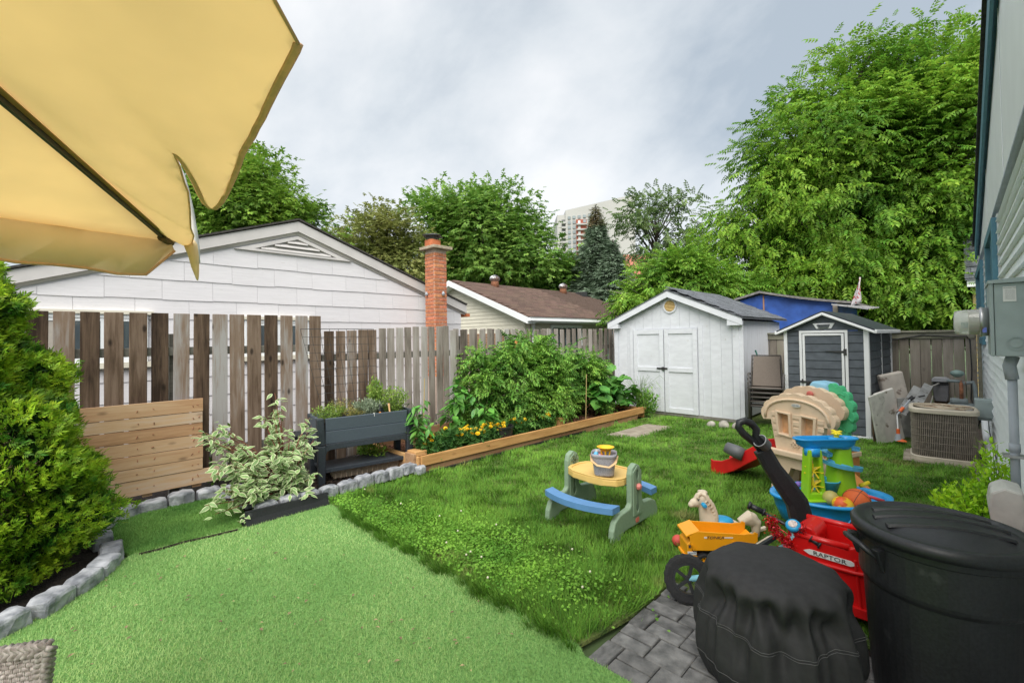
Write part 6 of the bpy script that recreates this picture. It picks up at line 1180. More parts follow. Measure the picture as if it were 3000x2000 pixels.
obj('knob', MB().lathe([(.028, 0), (.032, .012), (.022, .03), (.01, .034)], 7), pink, pt, loc=(.372, -.0, .36), rot=(0, R(90), 0), bevel=.004)
obj('slot_rod', MB().box((.366, -.006, .17), (.374, .006, .345)), bpy.data.materials['sage_dark'], pt)
top = [(-.298, -.06), (-.27, -.14), (-.17, -.20), (0, -.225), (.17, -.215), (.27, -.17), (.298, -.10), (.298, .10), (.27, .17), (.17, .215), (0, .225), (-.17, .20), (-.27, .14), (-.298, .06)]
tp = obj('tabletop', MB().plate(top, .368, .428, plane='xy'), yel, pt, bevel=.012, seg=3); inn = [(x*.90, y*.86) for x, y in top]
obj('rim', MB().plate(top, .4285, .436, holes=[inn], plane='xy'), yel, tp, bevel=.003)
def bench(s):
    o, i_ = [], []
    for k in range(13):
        x = -.355+.71*k/12; b_ = .085*(1-(2*k/12-1)**2); o.append((x, s*(.375+b_))); i_.append((x, s*(.265+b_)))
    return o+i_[::-1]
for s in (-1, 1): bb = obj('bench', MB().plate(bench(s), .212, .265, plane='xy'), blu, pt, bevel=.014, seg=3)
lp_ = obj('brand_badge', MB().plate([(-.03, .0), (-.022, -.02), (.022, -.02), (.03, 0), (.022, .02), (-.022, .02)], 0, .004), mat('badge_red', (.6, .16, .12), .5), pt, loc=(.366, .0, .075), rot=(0, 0, R(90)), bevel=.002); text('lettering', 'little', .017, M['paper'], lp_, (0, -.001+.006, .006), (R(90), 0, R(180)), .0005); text('lettering', 'tikes', .017, M['paper'], lp_, (0, .005, -.009), (R(90), 0, R(180)), .0005)
# basket with sand toys
bk = thing('basket', 'grey lilac mesh plastic basket with tan handle on the yellow table top', 'basket', (-2.26, 3.44, .437), R(30)); lil = mat('lilac', (.36, .345, .38), .55, .03, 10)
t = lil.node_tree; n_ = t.nodes; vo = n_.new('ShaderNodeTexVoronoi'); vo.inputs['Scale'].default_value = 130; tcx = n_.new('ShaderNodeTexCoord'); t.links.new(tcx.outputs['Object'], vo.inputs[0]); rp = n_.new('ShaderNodeValToRGB'); rp.color_ramp.elements[0].position = .25; rp.color_ramp.elements[0].color = (.16, .15, .17, 1); rp.color_ramp.elements[1].position = .38; rp.color_ramp.elements[1].color = (.36, .345, .38, 1); t.links.new(vo.outputs[0], rp.inputs[0]); t.links.new(rp.outputs[0], n_['Principled BSDF'].inputs['Base Color'])
lil2 = mat('lilac_rim', (.36, .345, .38), .5, .03, 10)
obj('body', MB().rings([sqring(.075, .0, 48, 4), sqring(.085, .01, 48, 4), sqring(.103, .16, 48, 4), sqring(.1, .16, 48, 4), sqring(.08, .015, 48, 4)]), lil, bk)
obj('rim', MB().rings([sqring(.1035, .161, 48, 4), sqring(.112, .17, 48, 4), sqring(.112, .19, 48, 4), sqring(.107, .195, 48, 4), sqring(.104, .17, 48, 4)], False, False), lil2, bk, smooth=True)
obj('handle', MB().tube([(-.112, -.0, .165), (-.10, -.09, .135), (-.05, -.135, .11), (.05, -.14, .10), (.10, -.09, .125), (.114, 0, .165)], .013, 8, flat=.45), mat('tan_handle', (.70, .46, .24), .5), bk, smooth=True)
for s in (-1, 1): obj('rivet', MB().lathe([(.012, 0), (.008, .006)], 10), mat('rivet', (.3, .12, .05), .5) if s < 0 else bpy.data.materials['rivet'], bk, loc=(s*.113, 0, .165), rot=(0, s*R(90), 0))
gt = 'sand toys in the lilac basket'
def bk_w(x, y, z): a = R(30); return Vector((-2.26+x*math.cos(a)-y*math.sin(a), 3.44+x*math.sin(a)+y*math.cos(a), .437+z))
q = thing('toy_funnel', 'yellow toy sieve bowl with legs on top of the basket', 'toy', bk_w(.015, .0, .155), 0, gt); ym = mat('bright_yellow', (.85, .50, .02), .45)
obj('bowl', MB().lathe([(.02, .045), (.05, .06), (.068, .085), (.078, .088), (.066, .082), (.05, .065), (.02, .05)], 24), ym, q, smooth=True)
for k in range(6): a = k*PI/3; obj('leg', MB().tube([(.045*math.cos(a), .045*math.sin(a), .06), (.035*math.cos(a), .035*math.sin(a), 0)], .007, 6), ym, q)
q = thing('toy_block', 'small red toy block in the basket', 'toy', bk_w(-.02, -.06, .12), 0, gt); obj('block', MB().box((-.03, -.01, 0), (.03, .03, .055)), mat('toy_red', (.62, .012, .015), .4), q, bevel=.006); obj('stud', MB().lathe([(.012, .056), (.012, .063)], 12, (0, .01, 0)), bpy.data.materials['toy_red'], q)
q = thing('toy_bottle', 'light blue toy bottle leaning in the left of the basket', 'toy', bk_w(-.07, .0, .10), 0, gt); obj('bottle', MB().tube([(0, 0, 0), (.0, 0, .07), (.01, 0, .10)], [.025, .025, .012], 12), mat('toy_sky', (.12, .45, .7), .4), q, smooth=True); obj('cap', MB().tube([(.01, 0, .10), (.012, 0, .115)], .013, 10), M['paper'], q)
q = thing('toy_cup', 'pink toy cup beside the blue bottle in the basket', 'toy', bk_w(-.035, .02, .10), 0, gt); obj('cup', MB().lathe([(.02, 0), (.028, .08), (.025, .08), (.018, .01)], 14), mat('toy_lpink', (.72, .35, .42), .5), q, smooth=True); obj('foot', MB().lathe([(.022, -.005), (.02, 0)], 12), bpy.data.materials['toy_lpink'], q)
# playhouse climber
ph_m = mat('playhouse', (.74, .56, .39), .55, .04, 12, bump=.1, bscale=130, bdist=.001); ph_m2 = mat('window_orange', (.60, .34, .17), .6, .15, 20); knob_m = mat('knob_red', (.55, .13, .10), .5); grn = mat('tree_green', (.07, .48, .22), .5, .05, 10); lbl = mat('sky_plastic', (.25, .50, .66), .5, .04, 10)
ph = thing('playhouse_climber', 'beige toy playhouse climber with scalloped roof, red slide and green tree panel', 'playhouse', (-1.40, 5.20, 0), math.atan2(-.358, .934))
def scallop(cx, cz, hw_, hz, n, r_):   # arched roof line with bumps
    o = []
    for k in range(n):
        a0 = PI*(1-k/n); a1 = PI*(1-(k+1)/n)
        for j in range(5):
            a = a0+(a1-a0)*j/5; bump_ = r_*math.sin(PI*j/5); o.append((cx+(hw_+bump_)*math.cos(a), cz+(hz+bump_)*abs(math.sin(a))**.85))
    o.append((cx+hw_, cz)); return o
def hpanel(y0, cx, z1, top_, hw_, nm, holes=(), bw_=.22):
    roof_ = scallop(cx, z1, hw_, top_-z1, 9, .014)
    body = [(cx-bw_-.04, z1-.02), (cx-bw_+.01, .50), (cx-bw_-.03, .40), (cx-bw_-.06, -.02), (cx-bw_+.08, -.02), (cx-bw_+.12, .22), (cx-.06, .33), (cx+.06, .33), (cx+bw_-.12, .22), (cx+bw_-.08, -.02), (cx+bw_+.06, -.02), (cx+bw_+.03, .40), (cx+bw_-.01, .50), (cx+bw_+.04, z1-.02)]
    return obj(nm, MB().plate(roof_+[(cx+hw_-.02, z1-.03)]+body[::-1]+[(cx-hw_+.02, z1-.03)], y0, y0+.075, holes=holes), ph_m, ph, bevel=.012, seg=3)
w1 = [(.105, .66), (.205, .65), (.20, .85), (.09, .86)]; w2 = [(.33, .65), (.43, .64), (.445, .84), (.335, .85)]
fp = hpanel(0, .265, .80, 1.055, .36, 'front_panel', holes=[w1, w2])
bp_ = hpanel(.34, .17, .84, 1.10, .34, 'back_panel')
# raised mouldings on the front panel
b = MB(); arc = [(.265+.315*math.cos(PI*(1-k/16)), .80+.205*math.sin(PI*(1-k/16))**.8) for k in range(17)]
b.tube([(x, -.006, z) for x, z in arc], .014, 6); obj('roof_moulding', b, ph_m, fp, smooth=True)
for w in (w1, w2):
    c_ = (sum(p[0] for p in w)/4, sum(p[1] for p in w)/4); big = [(c_[0]+(p[0]-c_[0])*1.5, c_[1]+(p[1]-c_[1])*1.2) for p in w]
    wf = obj('window_frame', MB().plate(big, -.022, .001, holes=[w]), ph_m, fp, bevel=.006); obj('shutter', MB().plate([(p[0]*1, p[1]) for p in w], .045, .055), ph_m2, fp)
b = MB()
for (x, z, w_) in ((.02, .82, .05), (.03, .75, .05), (.035, .68, .05), (.235, .82, .07), (.24, .75, .07), (.245, .69, .06), (.475, .80, .06), (.475, .73, .06), (.47, .66, .05), (.05, .62, .06), (.46, .58, .05)): b.box((x, -.009, z), (x+w_, .001, z+.045))
obj('stone_relief', b, ph_m, fp, bevel=.005)
obj('shelf', MB().box((-.02, -.055, .44), (.53, -.001, .50)), ph_m, ph, bevel=.014, seg=3)
obj('vent_relief', MB().lathe([(.02, 0), (.02, .01), (.012, .01), (.012, 0)], 12), ph_m, fp, loc=(.26, -.002, .565), rot=(R(90), 0, 0))
for a in range(6): obj('vent_relief', MB().lathe([(.016, 0), (.014, .008), (.008, .008), (.008, 0)], 10), ph_m, fp, loc=(.26+.033*math.cos(a*PI/3), -.002, .565+.022*math.sin(a*PI/3)), rot=(R(90), 0, 0))
bd = obj('brand_badge', MB().plate([(.045*math.cos(t), .018*math.sin(t)) for t in np.linspace(0, 2*PI, 21)[:-1]], 0, .006), M['cream_plastic'], fp, loc=(.285, -.022, .955), bevel=.002); text('lettering', 'little tikes', .016, mat('logo_grey', (.2, .2, .25), .5), bd, (0, -.001, 0), (R(90), 0, 0), .0004)
for (x, y, z) in ((.015, -.056, .45), (.47, -.056, .45), (.49, -.002, .24), (.21, .325, 1.035)): obj('knob', MB().lathe([(.033, 0), (.034, .012), (.026, .018), (.01, .02)], 16), knob_m, ph, loc=(x, y, z), rot=(R(90), 0, 0), smooth=True)
trp = []
for k in range(11):
    a = R(-65+k*24)
    for j in range(5): bb_ = a+R(24)*j/5; rr = .235+.028*math.sin(PI*j/5); trp.append((.36+rr*math.cos(bb_)*.78, .86+rr*math.sin(bb_)*1.12))
tpn = obj('tree_panel', MB().plate(trp+[(.24, .62)], .42, .49), grn, ph, bevel=.016, seg=3)
for (x, z, r_) in ((.44, 1.02, .04), (.42, .86, .06), (.49, .78, .05), (.36, .96, .05), (.44, .68, .04)): obj('leaf_relief', MB().tube([(x+r_*math.cos(t), .416, z+r_*math.sin(t)) for t in np.linspace(.3, 3.6, 9)], .006, 5), grn, tpn, smooth=True)
obj('tree_trunk', MB().box((.30, .43, 0), (.40, .48, .64)), ph_m, ph, bevel=.015); obj('roof_bridge', MB().hexa([(.13, .40, 1.09), (.35, .40, .99), (.35, .62, .99), (.13, .62, 1.09)], [(.17, .40, 1.165), (.33, .40, 1.145), (.33, .62, 1.145), (.17, .62, 1.165)]), lbl, ph, bevel=.03, seg=3)
obj('platform', MB().box((0, .08, .42), (.47, .70, .47)), ph_m, ph, bevel=.01); obj('climb_wall', MB().box((.42, .1, .0), (.46, .68, .5)), mat('climb_orange', (.62, .24, .06), .5), ph, bevel=.01)
obj('rear_ramp', MB().hexa([(.46, .3, .26), (.46, .55, .26), (.46, .55, .30), (.46, .3, .30)], [(.70, .25, .10), (.70, .5, .10), (.70, .5, .14), (.70, .25, .14)]), bpy.data.materials['climb_orange'], ph, bevel=.012)
obj('binocular', MB().lathe([(.03, 0), (.03, .1)], 12), bpy.data.materials['toy_red'], ph, loc=(.50, .30, .42), rot=(R(60), 0, R(60)))
sp_ = [(-.84, .30, .045), (-.72, .30, .065), (-.55, .30, .15), (-.32, .30, .31), (-.12, .30, .44), (.02, .30, .48)]
def slide_ring(x, y, z, w): return [(x, y-w, z+.10), (x, y-w-.02, z+.10), (x, y-w-.025, z-.06), (x, y+w+.025, z-.06), (x, y+w+.02, z+.10), (x, y+w, z+.10), (x, y+w-.02, z), (x, y-w+.02, z)]
obj('slide', MB().rings([slide_ring(x, y, z, .17) for x, y, z in sp_]), bpy.data.materials['toy_red'], ph, bevel=.012, seg=3)
obj('slide_lip', MB().rings([slide_ring(-.89, .30, .05, .15), slide_ring(-.842, .30, .045, .17)]), bpy.data.materials['toy_red'], ph, bevel=.012)
gx = obj('telescope', MB().lathe([(.07, 0), (.075, .08), (.06, .2), (.05, .2)], 20), mat('tube_grey', (.12, .125, .13), .5), ph, loc=(-.42, .12, .30), rot=(R(72), 0, R(-70)), smooth=True)
# water table
wb = mat('water_blue', (.015, .33, .74), .4, .04, 8, coat=.2); wg = mat('lime_green', (.30, .62, .015), .45, .04, 8); wy = mat('wheel_yellow', (.85, .68, .02), .45); wl = mat('pale_blue', (.12, .50, .75), .4, .04, 8)
wt = thing('water_table', 'bright blue toy water table with lime green towers and yellow paddle wheel', 'water table', (-.79, 4.52, 0), R(45)); wt.scale = (.95, .95, .88)
def oval(rx, ry, z, n=48, k=0): return [(1.1*rx*math.cos(2*PI*i/n)*(1+.10*math.cos(2*2*PI*i/n+.4)+k*.03*math.cos(5*2*PI*i/n)), ry*math.sin(2*PI*i/n)*(1+.05*math.cos(3*2*PI*i/n)), z) for i in range(n)]
obj('basin', MB().rings([oval(.26, .20, .10), oval(.33, .26, .14), oval(.37, .31, .26), oval(.385, .325, .345), oval(.405, .345, .352), oval(.405, .345, .372), oval(.375, .315, .375), oval(.355, .295, .35), oval(.33, .27, .22)]), wb, wt, smooth=True)
for k in range(4): a = R(45+90*k); obj('leg', MB().lathe([(.07, -.02), (.085, .05), (.06, .16)], 12, (.24*math.cos(a), .18*math.sin(a), 0)), wl, wt, smooth=True)
b = MB()
for k in range(5): a = R(-130+25*k); b.tube([(.385*math.cos(a)*1.02, .33*math.sin(a)*1.02, .22), (.39*math.cos(a+.1), .335*math.sin(a+.1), .27), (.385*math.cos(a+.25), .33*math.sin(a+.25), .23)], .006, 5)
obj('wave_relief', b, wb, wt)
def tower(nm, x, y, r0, r1, z0, z1, hol):
    if hol:
        o = [(-r0, z0), (r0, z0), (r1, z1), (-r1, z1)]; h_ = [(-r0*.55, z0+.06), (r0*.55, z0+.06), (r1*.5, z1-.09), (0, z1-.05), (-r1*.5, z1-.09)]
        return obj(nm, MB().plate(o, y-.05, y+.05, holes=[h_]), wg, wt, loc=(x, 0, 0), bevel=.012, seg=3)
    return obj(nm, MB().lathe([(r0, z0), (r0*.85, z0+.1), (r1, z1-.1), (r1*.95, z1)], 20, (x, y, 0), sq=4), wg, wt, smooth=True)
tower('wheel_tower', -.155, -.02, .085, .055, .345, .80, True); obj('tower_foot', MB().box((-.25, -.12, .335), (-.05, .10, .352)), wg, wt, bevel=.008)
tower('spiral_tower', .135, .05, .12, .075, .30, .84, False)
for z, s_ in ((.45, 1), (.57, .9), (.66, .8)):
    w = obj('paddle_wheel', MB(), wy, wt) if False else None
pw = MB()
for k in range(7):
    a = 2*PI*k/7; pw.hexa([(-.03, 0, 0), (.03, 0, 0), (.03, .012*math.cos(a), .012*math.sin(a)), (-.03, .012*math.cos(a), .012*math.sin(a))], [(-.035, .07*math.sin(a), .07*math.cos(a)), (.035, .07*math.sin(a), .07*math.cos(a)), (.035, .075*math.sin(a+.15), .075*math.cos(a+.15)), (-.035, .075*math.sin(a+.15), .075*math.cos(a+.15))])
pwm = pw.mesh('paddle_wheel', wy)
for z, yv in ((.47, -.02), (.60, -.02)): inst('paddle_wheel', pwm, wt, (-.155, yv, z), (0, 0, R(70)))
tray = []
for i in range(40):
    t = 2*PI*i/40; rx = .265; ry = .11+.035*math.cos(2*t); tray.append((rx*math.cos(t), ry*math.sin(t)))
R_ = lambda s_, z: [(x*s_-.01, y*s_+.02, z) for x, y in tray]
obj('upper_tray', MB().rings([R_(.75, .80), R_(.92, .83), R_(.97, .875), R_(1.04, .88), R_(1.04, .893), R_(.97, .895), R_(.92, .87), R_(.85, .835)]), wb, wt, smooth=True)
obj('tray_post', MB().lathe([(.062, .74), (.062, .81)], 18, (-.155, -.02, 0)), wb, wt, smooth=True); obj('tray_post', MB().lathe([(.08, .79), (.085, .82)], 18, (.135, .05, 0)), wb, wt, smooth=True)
obj('pinwheel', MB().sph((.09, .02, .925), (.035, .035, .015), 10, 6).lathe([(.02, .89), (.02, .93)], 10, (.09, .02, 0)).bar((.05, .02, .93), (.13, .02, .95), .03, .01).bar((.09, -.03, .93), (.09, .07, .95), .03, .01), wy, wt); obj('tray_boss', MB().lathe([(.06, .84), (.06, .885), (.04, .895)], 20, (.09, .02, 0)), wb, wt, smooth=True)
def cres(cx, cy, z, r_, a0, a1, w, drop):
    rr = []
    for k in range(15):
        a = a0+(a1-a0)*k/14; zz_ = z-drop*k/14; q = lambda d, h: (cx+(r_+d)*math.cos(a), cy+(r_+d)*math.sin(a), zz_+h); rr.append([q(-w, .025), q(-w-.006, .025), q(-w, -.01), q(w, -.01), q(w+.006, .03), q(w, .03), q(w-.006, 0), q(-w+.006, 0)])
    return MB().rings(rr)
obj('spiral_chute', cres(.135, .05, .665, .125, R(170), R(395), .035, .10), wl, wt, bevel=.003); obj('spiral_chute', cres(.135, .05, .77, .12, R(-20), R(200), .03, .05), wl, wt, bevel=.003)
obj('spout', MB().tube([(.27, .0, .44), (.35, -.0, .47)], .018, 10), wy, wt, smooth=True)
def wtw(x, y, z): a = R(45); return Vector((-.79+.95*x*math.cos(a)-.95*y*math.sin(a), 4.52+.95*x*math.sin(a)+.95*y*math.cos(a), z*.88+.01))
gb2 = 'balls and cups in the water table'
bb = thing('basketball', 'small orange basketball with black seams in the water table', 'ball', wtw(.10, -.18, .36), 0, gb2); bm_ = mat('ball_orange', (.66, .13, .03), .7, .06, 30, bump=.3, bscale=250, bdist=.001)
obj('ball', MB().sph((0, 0, 0), .095, 28, 18), bm_, bb, smooth=True)
for rot in ((0, 0, 0), (R(90), 0, 0), (R(90), 0, R(90))): obj('seam', MB().tube([(.0952*math.cos(t), .0952*math.sin(t), 0) for t in np.linspace(0, 2*PI, 41)], .0018, 5, cap=False), M['ink'], bb, rot=(rot[0]+.4, rot[1]+.3, rot[2]))
b2_ = thing('leaf_print_ball', 'yellow orange and green patterned ball left of the basketball', 'ball', wtw(-.045, -.225, .335), 0, gb2); ob2 = obj('ball', MB().sph((0, 0, 0), .07, 24, 14), mat('print_ball', (.85, .50, .02), .5, .05, 10, spot=((.02, .25, .05), 13, .53)), b2_, smooth=True)
obj('patch', MB().sph((-.01, -.012, .012), (.0655, .062, .062), 18, 10), mat('patch_red', (.75, .12, .02), .5, .1, 10, spot=((.88, .55, .02), 22, .5)), b2_, smooth=True)
q = thing('tan_ball', 'plain tan plastic ball behind the patterned ball', 'ball', wtw(-.06, -.10, .36), 0, gb2); obj('ball', MB().sph((0, 0, 0), .058, 20, 12), mat('tan_ball', (.48, .42, .13), .5), q, smooth=True)
q = thing('toy_bucket', 'turquoise toy bucket in the water table behind the balls', 'bucket', wtw(.0, .02, .36), 0, gb2); obj('bucket', MB().lathe([(.06, 0), (.085, .10), (.092, .105), (.09, .115), (.08, .11), (.055, .01)], 22), mat('turq', (.05, .42, .60), .4), q, smooth=True); obj('hook', MB().tube([(.03+.02*math.cos(t)-.08, -.075, .05+.02*math.sin(t)) for t in np.linspace(0, 6.28, 12)], .004, 5), bpy.data.materials['turq'], q)
q = thing('purple_toy', 'purple and white toy at the left back of the water table', 'toy', wtw(-.26, .10, .40), 0, gb2); obj('toy', MB().sph((0, 0, 0), (.05, .04, .035), 12, 8).sph((.04, .02, .02), .025, 10, 6), mat('purple', (.22, .14, .5), .5, .1, 20, spot=((.8, .8, .85), 20, .6)), q, smooth=True); obj('foot', MB().sph((-.03, -.02, -.02), .02, 8, 6), bpy.data.materials['purple'], q)
q = thing('toy_shovel', 'red toy shovel handle across the basketball', 'toy', wtw(.16, -.22, .40), 0, gb2); obj('handle', MB().tube([(-.04, -.02, .03), (.10, .01, -.005)], [.010, .014], 8), mat('shovel_red', (.6, .06, .08), .5), q, smooth=True); obj('grip', MB().sph((-.045, -.02, .032), .016, 8, 6), bpy.data.materials['shovel_red'], q)
# dump truck
dy = mat('truck_yellow', (.86, .36, .01), .4, .04, 6, coat=.15); tyre = mat('tyre', (.015, .015, .016), .8, .2, 40, bump=.4, bscale=120)
dt = thing('dump_truck', 'yellow orange toy dump truck with raised tipper bed and black tyres on the grass', 'toy truck', (-1.27, 3.42, .0), R(42))
hw = .10
def prism3(pts, y0, y1): return MB().plate(pts, y0, y1)
bedp = [(-.265, .235), (-.215, .215), (-.21, .125), (.12, .115), (.235, .165), (.235, .20), (.19, .265), (.10, .272), (-.14, .272), (-.20, .272), (-.265, .235)]
side = [(-.265, .212), (-.235, .195), (-.225, .13), (.12, .13), (.17, .19), (.195, .262), (.185, .268), (.14, .248), (.115, .215), (.08, .208), (-.13, .208), (-.26, .225)]
for y in (-hw, hw-.008): obj('bed_side', MB().plate([(-.255, .245), (-.24, .165), (-.225, .13), (.12, .13), (.155, .14), (.22, .195), (.225, .25), (.20, .262), (.19, .25), (.15, .25), (.13, .245), (-.15, .262), (-.18, .265)], y, y+.008), dy, dt, bevel=.003)
obj('bed_floor', MB().hexa([(-.225, -hw+.009, .128), (.14, -hw+.009, .128), (.14, hw-.009, .128), (-.225, hw-.009, .128)], [(-.225, -hw+.009, .14), (.14, -hw+.009, .14), (.14, hw-.009, .14), (-.225, hw-.009, .14)]), dy, dt)
obj('bed_spout', MB().hexa([(.141, -hw+.009, .128), (.228, -hw+.009, .195), (.228, hw-.009, .195), (.141, hw-.009, .128)], [(.141, -hw+.009, .14), (.225, -hw+.009, .205), (.225, hw-.009, .205), (.141, hw-.009, .14)]), dy, dt)
obj('bed_front', MB().hexa([(-.226, -hw+.009, .13), (-.21, -hw+.009, .13), (-.21, hw-.009, .13), (-.226, hw-.009, .13)], [(-.20, -hw+.009, .262), (-.18, -hw+.009, .262), (-.18, hw-.009, .262), (-.20, hw-.009, .262)]), dy, dt)
obj('bed_canopy', MB().hexa([(-.275, -hw, .22), (-.201, -hw, .255), (-.201, hw, .255), (-.275, hw, .22)], [(-.275, -hw, .235), (-.181, -hw, .272), (-.181, hw, .272), (-.275, hw, .235)]), dy, dt, bevel=.003)
obj('bed_rib', MB().bar((-.235, -hw-.004, .175), (-.205, -hw-.004, .135), .006, .008).bar((.05, -hw-.004, .20), (.10, -hw-.004, .14), .006, .008), dy, dt)
obj('cab', MB().plate([(-.262, .07), (-.265, .165), (-.235, .19), (-.225, .12), (-.18, .07)], -.085, .085), dy, dt, bevel=.006); obj('bumper', MB().box((-.275, -.09, .055), (-.17, .09, .078)), dy, dt, bevel=.004)
obj('chassis', MB().box((-.16, -.045, .06), (.18, .045, .115)), M['dark_metal'], dt)
for y in (-.087, ): obj('cab_window', MB().box((-.255, y-.002, .145), (-.24, y, .165)).box((-.232, y-.002, .145), (-.222, y, .16)), M['ink'], dt)
obj('decal', MB().box((-.262, -.0875, .095), (-.20, -.0855, .118)), M['paper'], dt); text('lettering', 'MIGHTY', .014, mat('decal_blue', (.02, .05, .25), .5), dt, (-.231, -.0885, .1065), (R(90), 0, 0), .0003)
text('lettering', 'TONKA', .028, M['ink'], dt, (-.075, -hw-.002, .222), (R(90), 0, 0), .0006, sx=1.25, shear=.3)
obj('stripe', MB().box((-.15, -hw-.001, .217), (-.13, -hw-.0, .228)).box((-.01, -hw-.001, .218), (.05, -hw, .226)), M['paper'], dt)
def wheel(par, c, r, w, rimm, spokes=6, tread=0, rt=.62, name='wheel'):
    t = obj(name, MB(), tyre, par) if False else None
    n = 40; rr = []
    prof = [(r*rt, -w/2), (r*.9, -w/2), (r, -w/2*.75), (r, w/2*.75), (r*.9, w/2), (r*rt, w/2)]
    o = obj(name, MB().rings([[((p[0]*(1.0+(tread if (k % 2 and p[0] == r) else 0)))*math.cos(2*PI*k/n), p[1], p[0]*(1.0+(tread if (k % 2 and p[0] == r) else 0))*math.sin(2*PI*k/n)) for k in range(n)] for p in prof], False, False), tyre, par, loc=c)
    b = MB(); b.rings([[(q*r*rt*math.cos(2*PI*k/n), y, q*r*rt*math.sin(2*PI*k/n)) for k in range(n)] for q, y in ((1.0, -w*.42), (.86, -w*.42), (.84, w*.42), (1.0, w*.42))], False, False)
    b.tube([(0, -w*.4, 0), (0, w*.4, 0)], r*.15, 12)
    for k in range(spokes): a = 2*PI*k/spokes; b.bar((r*.1*math.cos(a), -w*.2, r*.1*math.sin(a)), (r*rt*.9*math.cos(a), -w*.2, r*rt*.9*math.sin(a)), r*.14, w*.25, (0, 1, 0))
    obj('rim', b, rimm, o); return o
for x in (-.15, .02, .12):
    for y in (-.085, .085): wheel(dt, (x, y, .052), .054, .045, dy, 6, .03)
# spring horse / rocking pony
crm = mat('pony_cream', (.66, .56, .42), .5, .05, 14, bump=.1, bscale=120, bdist=.001)
po = thing('rocking_pony', 'cream plastic ride on pony with curly mane and blue handle behind the dump truck', 'ride-on toy', (-1.34, 3.74, 0), R(40)); po.scale = (.93, .93, .93)
b = MB().sph((-.03, 0, .15), (.16, .08, .075), 18, 12).tube([(-.13, 0, .16), (-.165, 0, .28), (-.18, 0, .37)], [.085, .058, .052], 14).sph((-.195, 0, .385), (.066, .052, .06), 16, 10).sph((-.25, 0, .352), (.048, .038, .038), 14, 8).sph((-.285, 0, .335), (.026, .03, .026), 12, 8)
for s in (-1, 1): b.tube([(-.09, s*.05, .13), (-.12, s*.07, .07), (-.13, s*.07, .02)], [.04, .03, .028], 8).tube([(.05, s*.05, .13), (.09, s*.07, .07), (.12, s*.07, .02)], [.045, .03, .028], 8).sph((-.19, s*.03, .435), (.012, .01, .022), 8, 6)
obj('body', b, crm, po, remesh=.007)
b = MB()
for k in range(9):
    t = k/8; x = -.215+.075*t+.03*math.sin(t*PI); z = .44-.19*t; b.tube([(x, -.02, z), (x+.035, -.045, z-.01), (x+.05, -.05, z-.05), (x+.03, -.055, z-.075)], [.016, .017, .014, .006], 7).tube([(x, .02, z), (x+.035, .045, z-.01), (x+.05, .05, z-.05)], [.016, .017, .008], 7)
b.tube([(-.20, -.02, .445), (-.235, -.04, .43), (-.245, -.045, .405), (-.225, -.05, .40)], [.018, .018, .014, .008], 8).sph((-.185, 0, .44), (.04, .04, .02), 10, 7)
obj('mane', b, crm, po, remesh=.005)
b = MB().sph((.20, 0, .25), (.065, .05, .06), 14, 9).tube([(.11, 0, .22), (.19, 0, .27), (.245, 0, .22), (.24, 0, .15), (.26, 0, .10)], [.035, .055, .045, .035, .012], 10); b.v = [(x, y, z-.03) for x, y, z in b.v]; obj('tail', b, crm, po, remesh=.007)
obj('handle', MB().tube([(-.20, -.10, .355), (-.20, .10, .355)], .017, 12), mat('handle_blue', (.02, .33, .62), .4), po, smooth=True, bevel=.004)
obj('eye', MB().sph((-.235, -.038, .385), .007, 8, 6).sph((-.235, .038, .385), .007, 8, 6), M['ink'], po); obj('saddle', MB().sph((-.03, 0, .205), (.09, .08, .035), 16, 8), bpy.data.materials['handle_blue'], po, smooth=True)
for s in (-1, 1): obj('rocker', MB().rings([[(x, s*.085-.018, z), (x, s*.085+.018, z), (x, s*.085+.018, z+.028), (x, s*.085-.018, z+.028)] for x, z in ((-.28, .07), (-.2, .015), (0, -.005), (.2, .015), (.30, .08), (.36, .10))]), crm, po, bevel=.006)
q = thing('red_ball', 'dull red ball in the grass in front of the dump truck cab', 'ball', G(1992, 1590, .04)+Vector((-.03, .03, 0))); obj('ball', MB().sph((0, 0, 0), .045, 16, 10), mat('ball_red', (.6, .08, .06), .6), q, smooth=True); obj('valve', MB().sph((0, -.044, 0), .004, 6, 4), M['ink'], q)
# kid's bike
kb = thing('kids_bike', 'child bike with light blue frame, black tyres and red tinsel on its handlebar', 'bicycle', (0, 0, 0))
rw = Vector((-1.24, 2.80, .13)); fwp = dep(2312, 1660, 2.72); fwp.z = .14; dirb = (fwp-rw).normalized(); ab = math.atan2(dirb.y, dirb.x); wl_ = []
for c in (rw, fwp): w_ = wheel(kb, c, .14, .045, M['black_plastic'], 5, .035, .66); w_.rotation_euler = (R(-16), 0, ab); wl_.append(w_)
lbm = mat('bike_blue', (.25, .58, .68), .4, .04, 8); hc = dep(2325, 1542, 2.74)
obj('frame', MB().tube([rw, rw+Vector((.18, .09, .06)), hc+Vector((-.03, 0, -.12))], .018, 8).tube([rw+Vector((.18, .09, .06)), rw+Vector((.17, .08, .20))], .016, 8), lbm, kb, smooth=True)
obj('fork', MB().tube([hc+Vector((0, 0, -.03)), hc+Vector((-.02, .02, -.15)), fwp], [.022, .022, .014], 10), lbm, kb, smooth=True)
h0, h1 = dep(2192, 1478, 2.86), dep(2405, 1597, 2.63)
obj('handlebar', MB().tube([h0, hc+Vector((0, 0, -.012)), h1], .011, 10), M['black_plastic'], kb, smooth=True)
for a, c in ((h0, hc), (h1, hc)): obj('grip', MB().tube([a, a.lerp(c, .35)], .017, 10).tube([a, a.lerp(c, .06)], .024, 10).tube([a.lerp(c, .33), a.lerp(c, .37)], .024, 10), M['black_plastic'], kb, smooth=True)
